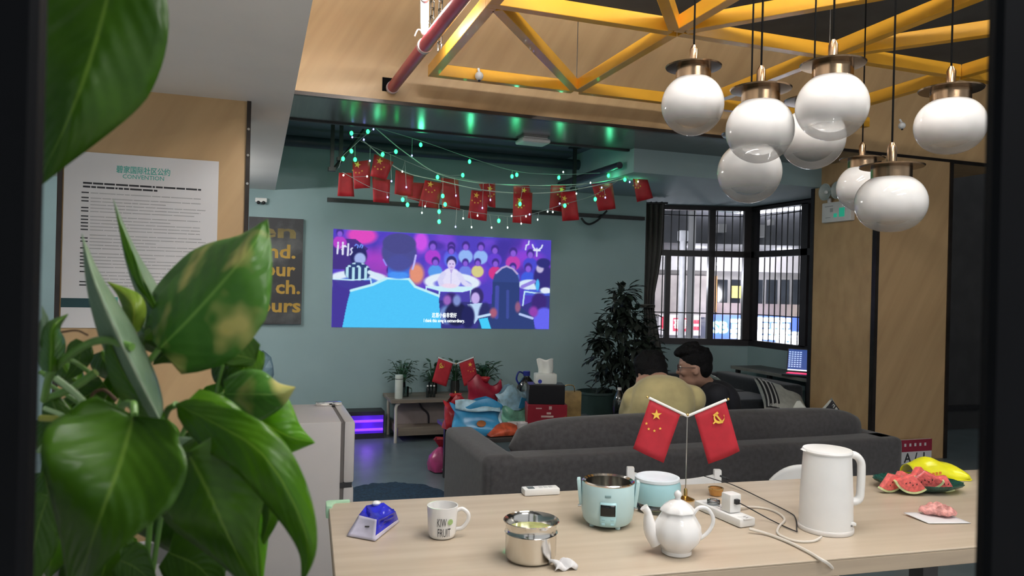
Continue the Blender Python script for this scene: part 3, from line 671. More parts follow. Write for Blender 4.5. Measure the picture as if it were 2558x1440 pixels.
    put(smooth_ellipse(Xg, Yg, 1165, 292, 52, 62, .1), (45, 42, 100)); put(smooth_ellipse(Xg, Yg, 1165, 325, 42, 56, .1), (225, 205, 245)); put(smooth_ellipse(Xg, Yg, 1150, 318, 8, 4, .3), (90, 70, 140)); put(smooth_ellipse(Xg, Yg, 1182, 318, 8, 4, .3), (90, 70, 140)); put(smooth_ellipse(Xg, Yg, 1166, 352, 14, 4, .3), (180, 110, 170))
    put(poly_mask(Xg, Yg, [(900, 570), (1410, 560), (1380, 600), (1290, 625), (1050, 625)]), (215, 250, 255)); put(smooth_ellipse(Xg, Yg, 1150, 560, 80, 25, .2), (250, 225, 240))
    put(poly_mask(Xg, Yg, [(910, 600), (1050, 635), (1290, 635), (1385, 605), (1390, 760), (1060, 760)]) * .85, (70, 60, 160))
    for pts in ([(912, 585), (912, 660)], [(1050, 620), (1040, 700)], [(1370, 590), (1378, 740)], [(912, 580), (1050, 612), (1290, 612), (1370, 580)]): put(line_mask(Xg, Yg, pts, 8), (205, 255, 255))
    # lower dark audience
    put(poly_mask(Xg, Yg, [(0, 530), (360, 530), (370, 600), (170, 660), (100, 1030), (0, 1030)]) * .9, (62, 48, 140)); put(line_mask(Xg, Yg, [(0, 525), (190, 528), (360, 512), (372, 580)], 8), (205, 250, 255))
    put(poly_mask(Xg, Yg, [(1040, 720), (1500, 740), (1900, 780), (2240, 620), (2240, 1030), (1040, 1030)]) * .8, (44, 46, 110))
    put(smooth_ellipse(Xg, Yg, 1170, 730, 75, 95, .15), (50, 36, 100)); put(smooth_ellipse(Xg, Yg, 1130, 720, 40, 55, .3), (160, 100, 190)); put(smooth_ellipse(Xg, Yg, 1130, 880, 80, 100, .2), (110, 140, 200))
    put(smooth_ellipse(Xg, Yg, 1230, 870, 120, 130, .1), (24, 26, 60)); put(smooth_ellipse(Xg, Yg, 1230, 720, 40, 60, .3), (130, 150, 210))
    put(smooth_ellipse(Xg, Yg, 1440, 670, 70, 100, .12), (50, 40, 100)); put(smooth_ellipse(Xg, Yg, 1425, 690, 45, 65, .15), (205, 180, 240)); put(poly_mask(Xg, Yg, [(1340, 760), (1500, 740), (1470, 900), (1420, 980)]), (195, 225, 250)); put(smooth_ellipse(Xg, Yg, 1350, 900, 70, 130, .15), (28, 30, 80)); put(smooth_ellipse(Xg, Yg, 1530, 900, 70, 160, .15), (40, 42, 95))
    # right judge
    put(poly_mask(Xg, Yg, [(1950, 580), (2240, 560), (2240, 640), (1960, 640)]) * .8, (70, 100, 220)); put(smooth_ellipse(Xg, Yg, 2160, 430, 110, 150, .1), (46, 38, 110)); put(smooth_ellipse(Xg, Yg, 2120, 330, 42, 50, .2), (200, 190, 220)); put(smooth_ellipse(Xg, Yg, 2160, 265, 80, 55, .15), (40, 40, 110))
    put(line_mask(Xg, Yg, [(1930, 545), (2060, 480)], 22), (150, 130, 225)); put(smooth_ellipse(Xg, Yg, 2098, 520, 22, 65, .2), (70, 190, 250)); put(line_mask(Xg, Yg, [(1940, 760), (1955, 600), (2090, 615), (2240, 600)], 9), (205, 250, 255)); put(smooth_ellipse(Xg, Yg, 2190, 580, 60, 35, .2), (240, 250, 255))
    put(smooth_ellipse(Xg, Yg, 2120, 720, 85, 110, .15), (55, 35, 110)); put(smooth_ellipse(Xg, Yg, 2180, 930, 120, 150, .1), (100, 100, 245)); put(smooth_ellipse(Xg, Yg, 2060, 830, 50, 60, .3), (150, 60, 170))
    # standing person in cyan, seen from behind
    put(poly_mask(Xg, Yg, [(520, 490), (740, 490), (790, 560), (900, 620), (1040, 670), (1075, 1030), (100, 1030), (140, 780), (170, 640), (380, 570)]), (75, 205, 255))
    put(line_mask(Xg, Yg, [(175, 640), (380, 572), (520, 498), (735, 498), (800, 580), (1040, 672)], 15), (200, 255, 255))
    put(poly_mask(Xg, Yg, [(530, 360), (740, 360), (735, 490), (525, 490)]), (60, 110, 225)); put(smooth_ellipse(Xg, Yg, 630, 460, 105, 40, .2), (70, 150, 250))
    put(smooth_ellipse(Xg, Yg, 635, 215, 172, 185, .06), (72, 74, 140)); put(smooth_ellipse(Xg, Yg, 635, 330, 120, 90, .2), (72, 76, 150)); put(smooth_ellipse(Xg, Yg, 635, 120, 165, 110, .06), (70, 70, 132)); put(line_mask(Xg, Yg, [(800, 240), (785, 330), (770, 390)], 11), (195, 190, 255)); put(line_mask(Xg, Yg, [(480, 300), (510, 360)], 8), (150, 150, 255))
    # woman seen from behind at the right
    put(smooth_ellipse(Xg, Yg, 1750, 520, 145, 200, .05), (46, 66, 128)); put(poly_mask(Xg, Yg, [(1605, 500), (1895, 500), (1900, 760), (2060, 900), (2080, 1030), (1450, 1030), (1500, 900), (1600, 800)]), (40, 58, 112))
    put(line_mask(Xg, Yg, [(1640, 400), (1700, 340), (1750, 318), (1820, 345), (1870, 400)], 12), (190, 170, 215)); put(line_mask(Xg, Yg, [(1655, 560), (1655, 900)], 24) * .5, (90, 90, 215)); put(line_mask(Xg, Yg, [(1770, 600), (1775, 900)], 18) * .35, (90, 100, 215))
    put(smooth_ellipse(Xg, Yg, 1620, 850, 40, 55, .3), (175, 90, 110)); put(smooth_ellipse(Xg, Yg, 1885, 780, 30, 60, .3), (150, 90, 120)); put(line_mask(Xg, Yg, [(1460, 900), (1580, 870)], 16), (205, 235, 255)); put(line_mask(Xg, Yg, [(1910, 860), (2050, 905)], 16), (190, 210, 250)); put(poly_mask(Xg, Yg, [(1465, 920), (1560, 905), (1600, 1030), (1500, 1030)]), (65, 215, 255))
    put(line_mask(Xg, Yg, [(90, 165), (90, 260)], 11), (240, 245, 255)); put(line_mask(Xg, Yg, [(90, 138), (90, 146)], 10), (240, 245, 255))       # the letters "irls"
    put(line_mask(Xg, Yg, [(45, 165), (40, 255)], 10), (240, 245, 255)); put(line_mask(Xg, Yg, [(45, 140), (45, 146)], 10), (240, 245, 255)); put(line_mask(Xg, Yg, [(70, 175), (88, 265)], 1), (240, 245, 255)); put(line_mask(Xg, Yg, [(90, 190), (110, 170), (120, 180)], 9), (240, 245, 255)); put(line_mask(Xg, Yg, [(142, 150), (138, 270)], 10), (240, 245, 255)); put(line_mask(Xg, Yg, [(180, 190), (165, 205), (178, 235), (162, 262)], 8), (230, 235, 255))
    n_ = rng.rand(NY, NX); n_ = (n_ + np.roll(n_, 1, 0) + np.roll(n_, 1, 1) + np.roll(n_, 2, 1)) / 4 - .5
    img[:] = np.clip(img * (1 + 0.05 * n_[..., None]), 0, 1)
    img[:] = (img * 2 + np.roll(img, 1, 1) + np.roll(img, 1, 0)) / 4          # soft focus
    img[:] = img * 0.86 + np.array([0.42, 0.44, 0.70]) * 0.13  # lifts the darks: hazy wash over the projection mixed into its colours
    return img, NX, NY
img, NX, NY = picture()
YP = YF - 0.006
c4 = [P(833, 572, Y=YP), P(1377, 601, Y=YP), P(1371, 823, Y=YP), P(828, 818, Y=YP)]
proj = thing('projected_picture', 'projected television picture with blue backed singer on the far wall', 'projection', loc=(c4[3] + c4[2]) / 2)
me = bpy.data.meshes.new('picture'); vs = []; fs = []
for j in range(NY + 1):
    for i in range(NX + 1):
        a = i / NX; b = j / NY; vs.append(tuple(c4[0].lerp(c4[1], a).lerp(c4[3].lerp(c4[2], a), b) - proj.location))
for j in range(NY):
    for i in range(NX):
        k = j * (NX + 1) + i; fs.append((k, k + NX + 1, k + NX + 2, k + 1))
me.from_pydata(vs, [], fs); at = me.color_attributes.new('picture', 'FLOAT_COLOR', 'CORNER')
cc = np.where(img <= 0.04045, img / 12.92, ((img + 0.055) / 1.055) ** 2.4).reshape(-1, 3)
buf = np.ones((len(cc), 4, 4), np.float32); buf[:, :, :3] = cc[:, None, :]; at.data.foreach_set('color', buf.ravel())
pm = bpy.data.materials.new('projector light'); pm.use_nodes = True; nt = pm.node_tree; nt.nodes.remove(nt.nodes['Principled BSDF'])
em = nt.nodes.new('ShaderNodeEmission'); vc = nt.nodes.new('ShaderNodeVertexColor'); vc.layer_name = 'picture'; nt.links.new(vc.outputs[0], em.inputs[0]); em.inputs[1].default_value = 0.66; nt.links.new(em.outputs[0], nt.nodes['Material Output'].inputs[0])
me.materials.append(pm); o = bpy.data.objects.new('picture', me); COL.objects.link(o); o.parent = proj
subm = mat('subtitle white', (1, 1, 1), emit=(0.9, 0.97, 1.0), estr=0.9, var=0.01)
p = P(1110, 789, Y=YP - 0.004) - proj.location; text('subtitle', '这首小偷非常好', 0.052, subm, proj, p, rot=(math.pi / 2, 0, 0), ext=0.001, off=0.0, width=0.245)
p = P(1110, 802, Y=YP - 0.004) - proj.location; text('subtitle', 'I think this song is extraordinary.', 0.047, subm, proj, p, rot=(math.pi / 2, 0, 0), ext=0.001, off=0.0, width=0.405)
# poster on far wall
pa = P(622, 545, Y=YF - 0.03); pb_ = P(752, 811, Y=YF - 0.03); pc = P(757, 548, Y=YF - 0.03)
W0, H0 = pb_.x - P(618, 700, Y=YF - 0.03).x, pc.z - pb_.z
pos = thing('wall_poster', 'dark canvas poster with bold yellow words on the far wall', 'poster', loc=(pb_.x - W0 / 2, YF - 0.03, pb_.z))
MB().bx(-W0 / 2, W0 / 2, 0, 0.028, 0, H0).build('canvas', mat('dark photo print', (0.03, 0.03, 0.035), rough=0.5, scale=2.2, color2=(0.16, 0.17, 0.17), contrast=(0.3, 0.5)), pos, smooth=False)
ylw = mat('ochre print', (0.50, 0.30, 0.05), rough=0.6, var=0.08)
fade = mat('faded ochre print', (0.20, 0.15, 0.05), rough=0.6, var=0.2)
for body, y, wd, m_ in (('en', 0.87, 0.34, fade), ('and.', 0.68, 0.33, ylw), ('your', 0.51, 0.36, ylw), ('to ch.', 0.345, 0.44, ylw), ('hours', 0.17, 0.46, ylw)):
    text('lettering', body, 0.17, m_, pos, (W0 / 2 - wd / 2 - (0.0 if body in ('to ch.', 'hours') else 0.05) - 0.01, -0.001, H0 * y), rot=(math.pi / 2, 0, 0), ext=0.0008, off=0.0045, width=wd)
# notice on the left pier
YN = 3.626
n0 = P(201, 808, Y=YN); n1_ = P(547, 404, Y=YN); NW, NH = 0.615, n1_.z - n0.z + 0.02
ntc = thing('paper_notice', 'white printed community notice taped to the oak pier', 'notice', loc=(n1_.x - NW / 2, YN, n1_.z - NH), rot=(0, 0, 0))
paper = mat('white paper', (0.74, 0.73, 0.74), rough=0.6, var=0.02, scale=4)
MB().bx(-NW / 2, NW / 2, -0.0015, 0.001, 0, NH).build('sheet', paper, ntc, smooth=False)
tealt = mat('teal print', (0.10, 0.45, 0.38), rough=0.6); grt = mat('grey print', (0.44, 0.44, 0.45), rough=0.6); dkt = mat('black print', (0.03, 0.03, 0.035), rough=0.6)
text('title', '碧家国际社区公约', 0.034, tealt, ntc, (0.0, -0.002, NH - 0.068), rot=(math.pi / 2, 0, 0), ext=0.0003, off=0.0006, width=0.215)
text('title', 'CONVENTION', 0.026, tealt, ntc, (0.0, -0.002, NH - 0.096), rot=(math.pi / 2, 0, 0), ext=0.0003, off=0.0002, width=0.165)
rng = random.Random(5)
b1 = MB(); b2 = MB(); b3 = MB()
for k in range(2):
    x = -0.235
    while x < (0.23 if k == 0 else 0.05):
        w = rng.uniform(0.008, 0.05); b1.bx(x, min(x + w, 0.24), -0.002, -0.0014, NH - 0.138 - k * 0.016, NH - 0.130 - k * 0.016); x += w + 0.004
y = NH - 0.178; i = 0
while y > 0.17:
    L = rng.choice([0.47, 0.47, 0.45, 0.3, 0.22, 0.38]); x = -0.205
    while x < -0.205 + L:
        w = rng.uniform(0.02, 0.09); b2.bx(x, min(x + w, 0.235), -0.002, -0.0014, y, y + 0.0042); x += w + 0.0035
    if L < 0.46 or i % 4 == 0: b3.bx(-0.24, -0.212, -0.002, -0.0014, y, y + 0.0055)
    y -= 0.0145 if i % 5 else 0.022; i += 1
b1.build('print_lines', dkt, ntc, smooth=False)['kind'] = 'stuff'; b2.build('print_lines', grt, ntc, smooth=False)['kind'] = 'stuff'; b3.build('print_lines', dkt, ntc, smooth=False)['kind'] = 'stuff'
MB().bx(-NW / 2, -0.10, -0.002, -0.0014, 0.088, 0.128).build('print_band', mat('dark teal print', (0.015, 0.06, 0.07), rough=0.6), ntc, smooth=False)
MB().bx(-0.155, -0.09, -0.0026, -0.0014, 0.085, 0.135).build('print_badge', tealt, ntc, smooth=False)
br_ = MB().lathe([(0.012, 0), (0.017, 0), (0.017, 0.0008), (0.012, 0.0008)], 24, caps=False).build('badge_ring', paper, ntc); br_.location = (-0.122, -0.0028, 0.11)
br_.rotation_euler = (math.pi / 2, 0, 0)
# little wall hook under the beam
hk = P(652, 506, Y=YF - 0.02); t = thing('wall_fixture', 'tiny black and white wall fixture above the poster', 'fixture', loc=hk)
MB().bx(-0.05, 0.05, -0.02, 0.02, 0.0, 0.04).build('plate', white, t, bevel=0.008)
for x in (-0.022, 0.022): MB().sph((x, -0.02, -0.004), 0.016, 10, 8).build('lamp', blackm, t)
# wall socket
so = P(737, 1030, Y=YF - 0.012); t = thing('wall_socket', 'grey wall socket low on the far wall behind the fridge', 'socket', loc=so)
MB().bx(-0.06, 0.06, 0, 0.011, -0.05, 0.05).build('plate', mat('grey socket plastic', (0.22, 0.20, 0.20), rough=0.4), t, bevel=0.004)
for x in (-0.02, 0.02): MB().bx(x - 0.005, x + 0.005, -0.001, 0.004, -0.015, 0.015).build('slot', blackm, t, smooth=False)
# emergency light and sign on the pier
ex = P(2098, 530, X=XP); t = thing('emergency_light', 'white emergency light with two round heads on the pier', 'emergency light', loc=(XP, ex.y, ex.z))
MB().bx(-0.05, 0, -0.18, 0.17, -0.09, 0.09).build('box', white, t, bevel=0.01)
grs = mat('green sign print', (0.03, 0.35, 0.22), rough=0.5, emit=(0.02, 0.4, 0.25), estr=0.3)
o = MB().bx(-0.052, -0.049, -0.11, -0.045, -0.05, 0.03).bx(-0.052, -0.049, -0.02, 0.02, -0.05, -0.015).build('green_mark', grs, t, smooth=False)
MB().bx(-0.052, -0.049, 0.03, 0.065, 0.0, 0.035).bx(-0.052, -0.049, 0.03, 0.13, 0.05, 0.058).bx(-0.052, -0.049, 0.06, 0.12, -0.05, -0.044).build('grey_mark', grt, t, smooth=False)
clearp = glass_mat('clear lamp plastic', (0.85, 0.9, 0.9), 0.05, 0.2)
for y in (0.10, -0.05):
    MB().cyl((-0.025, y, 0.085), (-0.03, y, 0.13), 0.018, n=10).build('neck', white, t)
    h_ = MB().lathe([(0.02, 0.0), (0.05, 0.02), (0.075, 0.05), (0.078, 0.055), (0.070, 0.055), (0.045, 0.028), (0.012, 0.022)], 24, caps=True).build('lamp_head', mat('grey lamp plastic', (0.45, 0.5, 0.48), rough=0.25), t)
    h_.location = (-0.03, y, 0.185); h_.rotation_euler = (0, -math.pi / 2, 0)
    b_ = MB().sph((0, 0, 0.035), 0.018, 12, 8).build('bulb', white, h_)
# ------------------------------------------------------------------ the long table and what stands on it
ZT = 0.75; ROT = math.radians(-3.7)
T0 = Vector((0.215, 2.245, 0)); ex_ = Vector((math.cos(ROT), math.sin(ROT), 0)); ey_ = Vector((-math.sin(ROT), math.cos(ROT), 0))
TL, TD = 2.75, 0.70
tabm = mat('pale oak table laminate', (0.56, 0.475, 0.37), rough=0.38, scale=2.5, stretch=(0.6, 9, 9), color2=(0.47, 0.385, 0.285), contrast=(0.3, 0.7), coat=0.05)
tabe = mat('oak edge band', (0.42, 0.34, 0.25), rough=0.5, scale=2.5, stretch=(0.6, 9, 9), var=0.12)
tab = thing('dining_table', 'long pale oak table in the foreground', 'table', loc=T0, rz=ROT)
MB().bx(0, TL, -TD, 0, ZT - 0.006, ZT).build('tabletop', tabm, tab, smooth=False, bevel=0.002, seg=1)
for a, b in ((0, 1.66), (1.664, TL)): MB().bx(a, b, -TD, 0, ZT - 0.045, ZT - 0.006).build('apron', tabe, tab, smooth=False, bevel=0.002, seg=1)
for x in (0.12, 1.55, TL - 0.12):
    for y in (-TD + 0.08, -0.08): MB().bx(x - 0.025, x + 0.025, y - 0.025, y + 0.025, 0, ZT - 0.045).build('leg', blackm, tab, smooth=False, bevel=0.003)
    MB().bx(x - 0.02, x + 0.02, -TD + 0.1, -0.1, ZT - 0.09, ZT - 0.05).build('cross_bar', blackm, tab, smooth=False)
mint = mat('mint green foam', (0.42, 0.68, 0.47), rough=0.6, var=0.06)
o = MB().prism([(-0.008, -0.052), (0.008, -0.058), (0.014, -0.02), (0.02, -0.008), (0.062, -0.008), (0.062, 0.01), (0.0, 0.01), (-0.008, 0.002)], (0, 0, ZT - 0.03), (1, 0, 0), (0, 1, 0), 0.036).build('corner_guard', mint, tab, bevel=0.003); o['label'] = 'mint green corner guard'
def T(u, v, dz=0.0): return P(u, v, Z=ZT + 0.0012 + dz)

# wipes packet
bp = T(935, 1335); g = thing('wipes_packet', 'crumpled blue and white wrapper on the table', 'packet', loc=bp, rz=math.radians(8))
blu = mat('blue plastic film', (0.025, 0.03, 0.55), rough=0.22, var=0.2, scale=14, bump=0.5, bscale=22)
lil = mat('pale lilac film', (0.66, 0.63, 0.78), rough=0.3, var=0.06, scale=14, bump=0.25, bscale=18)
def hullpart(nm, quads, m, n=8, amp=0.003, ph=0.0):
    mb = MB()
    for q in quads:
        q = [Vector(p) for p in q]
        def fn(a, b, q=q):
            p = q[0].lerp(q[1], a).lerp(q[3].lerp(q[2], a), b); e = math.sin(math.pi * a) * math.sin(math.pi * b)
            nn = (q[1] - q[0]).cross(q[3] - q[0]).normalized()
            return p - nn * e * amp * (1.5 + math.sin(9 * a + 6 * b + ph) + 0.8 * math.sin(15 * b - 7 * a + ph))
        mb.grid(fn, n, n)
    return mb.build(nm, m, g, world=True, solid=0.0012)
wA, wB, wE, wK = T(867, 1341), T(937, 1354), T(996, 1306), T(930, 1290)
wC, wD = P(941, 1299, Z=ZT + 0.052), P(896, 1288, Z=ZT + 0.045)
wG, wH, wI = P(988, 1279, Z=ZT + 0.048), P(958, 1257, Z=ZT + 0.066), P(915, 1264, Z=ZT + 0.055)
for q in (wA, wB, wE, wK): q.z += 0.002
hullpart('label_panel', [(wA, wB, wC, wD)], lil, 8, 0.001)
hullpart('wrapper', [(wB.lerp(wC, 0.22), wE.lerp(wG, 0.22), wG, wC), (wC, wG, wH, wI), (wD, wC, wI, wI + Vector((0.001, 0, 0))), (wK, wA, wD, wI), (wE, wK, wI, wH), (wE, wE + Vector((0.001, 0, 0)), wH, wG)], blu, 8, 0.0045, 1.0)
hullpart('base_film', [(wA, wB, wE, wK), (wB, wE, wE.lerp(wG, 0.24), wB.lerp(wC, 0.24))], lil, 5, 0.0)
MB().sph(P(940, 1258, Z=ZT + 0.064), (0.012, 0.010, 0.007), 10, 6).build('seal', white, g, world=True)
pmk = wA.lerp(wB, 0.62).lerp(wD.lerp(wC, 0.62), 0.6); MB().box(pmk - fwd * 0.003, (0.013, 0.002, 0.0035), rotz(-YAW)).build('print_mark', dkt, g, smooth=False, world=True)

# mug
def merge_handle(mb, pts, r, n=10): return mb.tube(bez(pts, 30), r, n)
c = T(1104, 1340); g = thing('mug', 'white mug printed with kiwi fruit lettering', 'mug', loc=c, rz=-YAW)
MB().lathe([(0.030, 0), (0.034, 0.003), (0.0365, 0.012), (0.038, 0.04), (0.0405, 0.078), (0.0405, 0.081), (0.0375, 0.081), (0.036, 0.05), (0.034, 0.012), (0.001, 0.008)], 40).build('body', whitec, g)
merge_handle(MB(), [(0.036, -0.002, 0.068), (0.052, -0.002, 0.073), (0.067, -0.002, 0.06), (0.066, -0.002, 0.042), (0.052, -0.002, 0.024), (0.036, -0.002, 0.020)], 0.0052).build('handle', whitec, g)
def wrap_text(body, size, m, parent, R, ang, z, width, off=0.0, nm='lettering'):
    o = text(nm, body, size, m, parent, (0, 0, 0), ext=0.0, off=off, width=width)
    for q in o.data.vertices:
        a = ang + q.co.x / R; x, y = q.co.x, q.co.y
        q.co = (R * math.sin(a), -R * math.cos(a), z + y)
    return o
wrap_text('KIW', 0.030, dkt, g, 0.0405, 0.05, 0.045, 0.024); wrap_text('FRUIT', 0.030, dkt, g, 0.0395, 0.22, 0.019, 0.034)
kw = MB().lathe([(0.0001, 0), (0.0075, 0)], 20, caps=False).build('kiwi_slice', mat('kiwi green print', (0.35, 0.50, 0.20), rough=0.5, scale=200), g)
a = 0.62; kw.location = (0.0408 * math.sin(a), -0.0408 * math.cos(a), 0.047); kw.rotation_euler = (math.pi / 2, 0, a)

# steel pot with broth
c = T(1325, 1396); g = thing('steel_pot', 'small stainless steel pot holding green broth', 'pot', loc=c)
MB().lathe([(0.052, 0), (0.058, 0.004), (0.061, 0.012), (0.0615, 0.062), (0.064, 0.066), (0.0615, 0.070), (0.061, 0.083), (0.066, 0.090), (0.0675, 0.093), (0.066, 0.0945), (0.0585, 0.085), (0.0585, 0.010), (0.001, 0.006)], 48).build('body', steel, g, ang=50)
MB().lathe([(0.0001, 0.070), (0.0575, 0.070)], 40, caps=False).build('broth', mat('green broth', (0.40, 0.42, 0.16), rough=0.12, var=0.2, scale=40), g)
# tissue scrap
c = T(1404, 1418); rr = random.Random(3)
o = MB().grid(lambda a, b: c + Vector(((a - .5) * 0.055 + 0.006 * math.sin(9 * b), (b - .5) * 0.045, 0.003 + 0.016 * abs(math.sin(5 * a + 3 * b)) * math.sin(math.pi * min(1, max(0, b))) ** .6 + 0.004 * math.sin(11 * a))), 12, 10).build('tissue_scrap', paper, None, solid=0.002)
tag(o, 'crumpled white tissue scrap beside the steel pot', 'tissue')
# remote
c = T(1350, 1234); g = thing('remote_control', 'white remote control near the far edge of the table', 'remote', loc=c, rz=math.radians(-4))
MB().bx(-0.058, 0.058, -0.022, 0.022, 0, 0.02).build('case', white, g, bevel=0.004)
MB().bx(-0.044, -0.022, -0.013, 0.013, 0.0198, 0.0206).build('display', mat('grey lcd', (0.16, 0.18, 0.18), rough=0.2), g, smooth=False)
for x in (0.0, 0.016, 0.032): MB().bx(x - 0.005, x + 0.005, -0.008, 0.008, 0.0198, 0.0212).build('button', mat('pale grey button', (0.62, 0.62, 0.62), rough=0.4), g, smooth=False)

# rice cooker
aqua = mat('pale aqua plastic', (0.50, 0.70, 0.72), rough=0.3, var=0.04, scale=8)
aqua2 = mat('aqua plastic', (0.36, 0.62, 0.68), rough=0.3, var=0.04, scale=8)
c = T(1517, 1309); g = thing('rice_cooker', 'pale aqua lidless rice cooker with a dark display', 'rice cooker', loc=c, rz=-YAW - 0.12)
MB().lathe([(0.050, 0.006), (0.060, 0.008), (0.068, 0.018), (0.0725, 0.04), (0.0735, 0.07), (0.0725, 0.115), (0.071, 0.118), (0.0675, 0.116), (0.067, 0.10), (0.064, 0.035), (0.001, 0.03)], 48).build('body', aqua, g)
MB().lathe([(0.0715, 0.116), (0.0725, 0.120), (0.069, 0.1225), (0.062, 0.118), (0.0605, 0.06), (0.058, 0.045), (0.001, 0.042)], 48, caps=False).build('inner_pot', steel, g)
for a in (0.5, 2.1, 3.7, 5.3): MB().cyl((0.05 * math.cos(a), 0.05 * math.sin(a), 0), (0.05 * math.cos(a), 0.05 * math.sin(a), 0.012), 0.007, n=10).build('foot', aqua, g)
def curved_panel(R, a0, a1, z0, z1, th=0.0012, n=10):
    def fn(a, b): 
        q = a0 + (a1 - a0) * a; return Vector((R * math.sin(q), -R * math.cos(q), z0 + (z1 - z0) * b))
    return MB().grid(fn, n, 4)
curved_panel(0.0742, -0.30, 0.30, 0.015, 0.078).build('control_panel', mat('aqua panel', (0.42, 0.68, 0.72), rough=0.15), g, solid=0.001)
curved_panel(0.0750, -0.27, 0.27, 0.042, 0.072).build('display', mat('black display', (0.008, 0.010, 0.010), rough=0.12), g, solid=0.001)
for q in (-0.16, 0.16):
    for z in (0.033, 0.02): curved_panel(0.0749, q - 0.06, q + 0.06, z - 0.003, z + 0.003).build('button', aqua2, g, solid=0.0008)
curved_panel(0.0738, -0.12, 0.10, 0.092, 0.098).build('logo', mat('grey aqua print', (0.25, 0.40, 0.42), rough=0.5), g, solid=0.0006)
for s in (-1, 1):
    MB().box((s * 0.078, 0, 0.088), (0.010, 0.03, 0.07), Matrix.Rotation(s * 0.12, 3, 'Y')).build('clip', aqua, g, bevel=0.003)
    MB().cyl((s * 0.073, -0.014, 0.05), (s * 0.082, -0.014, 0.05), 0.004, n=8).build('clip_pin', steel, g)

# cooker container behind
c = T(1640, 1272); g = thing('lunch_container', 'round aqua container with white lid behind the teapot', 'container', loc=c)
MB().lathe([(0.062, 0.0), (0.066, 0.002), (0.066, 0.008), (0.055, 0.010), (0.054, 0.022), (0.060, 0.024)], 40).build('base_tray', glass_mat('clear tray', (0.8, 0.85, 0.86), 0.05, 0.2), g)
MB().lathe([(0.058, 0.022), (0.067, 0.025), (0.070, 0.035), (0.0695, 0.075), (0.064, 0.088), (0.06, 0.09)], 40).build('body', aqua2, g)
MB().lathe([(0.064, 0.086), (0.0665, 0.089), (0.066, 0.096), (0.060, 0.0985), (0.054, 0.096), (0.001, 0.0955)], 40).build('lid', mat('pale blue white plastic', (0.72, 0.80, 0.86), rough=0.3), g)

# teapot
c = T(1690, 1382); g = thing('teapot', 'white porcelain teapot with knobbed lid', 'teapot', loc=c, rz=-YAW)
fl = lambda a, z: 1 + 0.02 * math.cos(8 * a) * (1 if z > 0.03 else 0.3)
MB().lathe([(0.035, 0), (0.037, 0.002), (0.036, 0.010), (0.042, 0.018), (0.056, 0.034), (0.0605, 0.050), (0.0575, 0.070), (0.047, 0.088), (0.039, 0.100), (0.038, 0.106), (0.034, 0.106), (0.03, 0.10)], 48, wob=fl).build('body', whitec, g)
l_ = MB().lathe([(0.036, 0.104), (0.0425, 0.106), (0.0415, 0.110), (0.033, 0.119), (0.020, 0.128), (0.008, 0.133), (0.0065, 0.137), (0.0095, 0.144), (0.0085, 0.150), (0.003, 0.1555), (0.0005, 0.156)], 48, wob=lambda a, z: 1 + (0.035 * math.cos(8 * a) if z < 0.125 else 0)).build('lid', whitec, g)
ps = bez([(-0.045, 0, 0.030), (-0.062, 0, 0.050), (-0.070, 0, 0.075), (-0.074, 0, 0.098), (-0.084, 0, 0.112)], 24); k = len(ps)
MB().tube(ps, [0.025 - 0.0155 * min(1, i / (k * .7)) + 0.002 * max(0, (i - k * .85) / (k * .15)) for i in range(k)], 14).build('spout', whitec, g)
MB().tube(bez([(0.038, 0, 0.095), (0.052, 0, 0.113), (0.073, 0, 0.112), (0.088, 0, 0.092), (0.087, 0, 0.070), (0.072, 0, 0.048), (0.046, 0, 0.030)], 36), [0.0048] * 37, 10).build('handle', whitec, g)

# table flags
def emblem(mb, o, ex, ey, s):
    """hammer and sickle"""
    th = 0.0009
    arc = []
    for i in range(17):
        a = math.radians(-215 + 250 * i / 16); arc.append((math.cos(a), math.sin(a)))
    outer = [(0.5 * s * x, 0.5 * s * y) for x, y in arc]; inner = [((0.5 - 0.17 * math.sin(math.pi * i / 16)) * s * x + 0.05 * s, (0.5 - 0.17 * math.sin(math.pi * i / 16)) * s * y + 0.06 * s) for i, (x, y) in enumerate(arc)]
    mb.prism(outer + inner[::-1], o, ex, ey, th)
    d = 0.7071
    def rect(cx, cy, w, h, ang):
        ca, sa = math.cos(ang), math.sin(ang)
        return [(cx + x * ca - y * sa, cy + x * sa + y * ca) for x, y in ((-w / 2, -h / 2), (w / 2, -h / 2), (w / 2, h / 2), (-w / 2, h / 2))]
    mb.prism(rect(0.0, -0.02 * s, 0.16 * s, 1.05 * s, math.radians(40)), o, ex, ey, th)
    mb.prism(rect(-0.30 * s, 0.36 * s, 0.52 * s, 0.22 * s, math.radians(40)), o, ex, ey, th)
    mb.prism(rect(-0.42 * s, -0.42 * s, 0.13 * s, 0.3 * s, math.radians(-45)), o, ex, ey, th)
    return mb
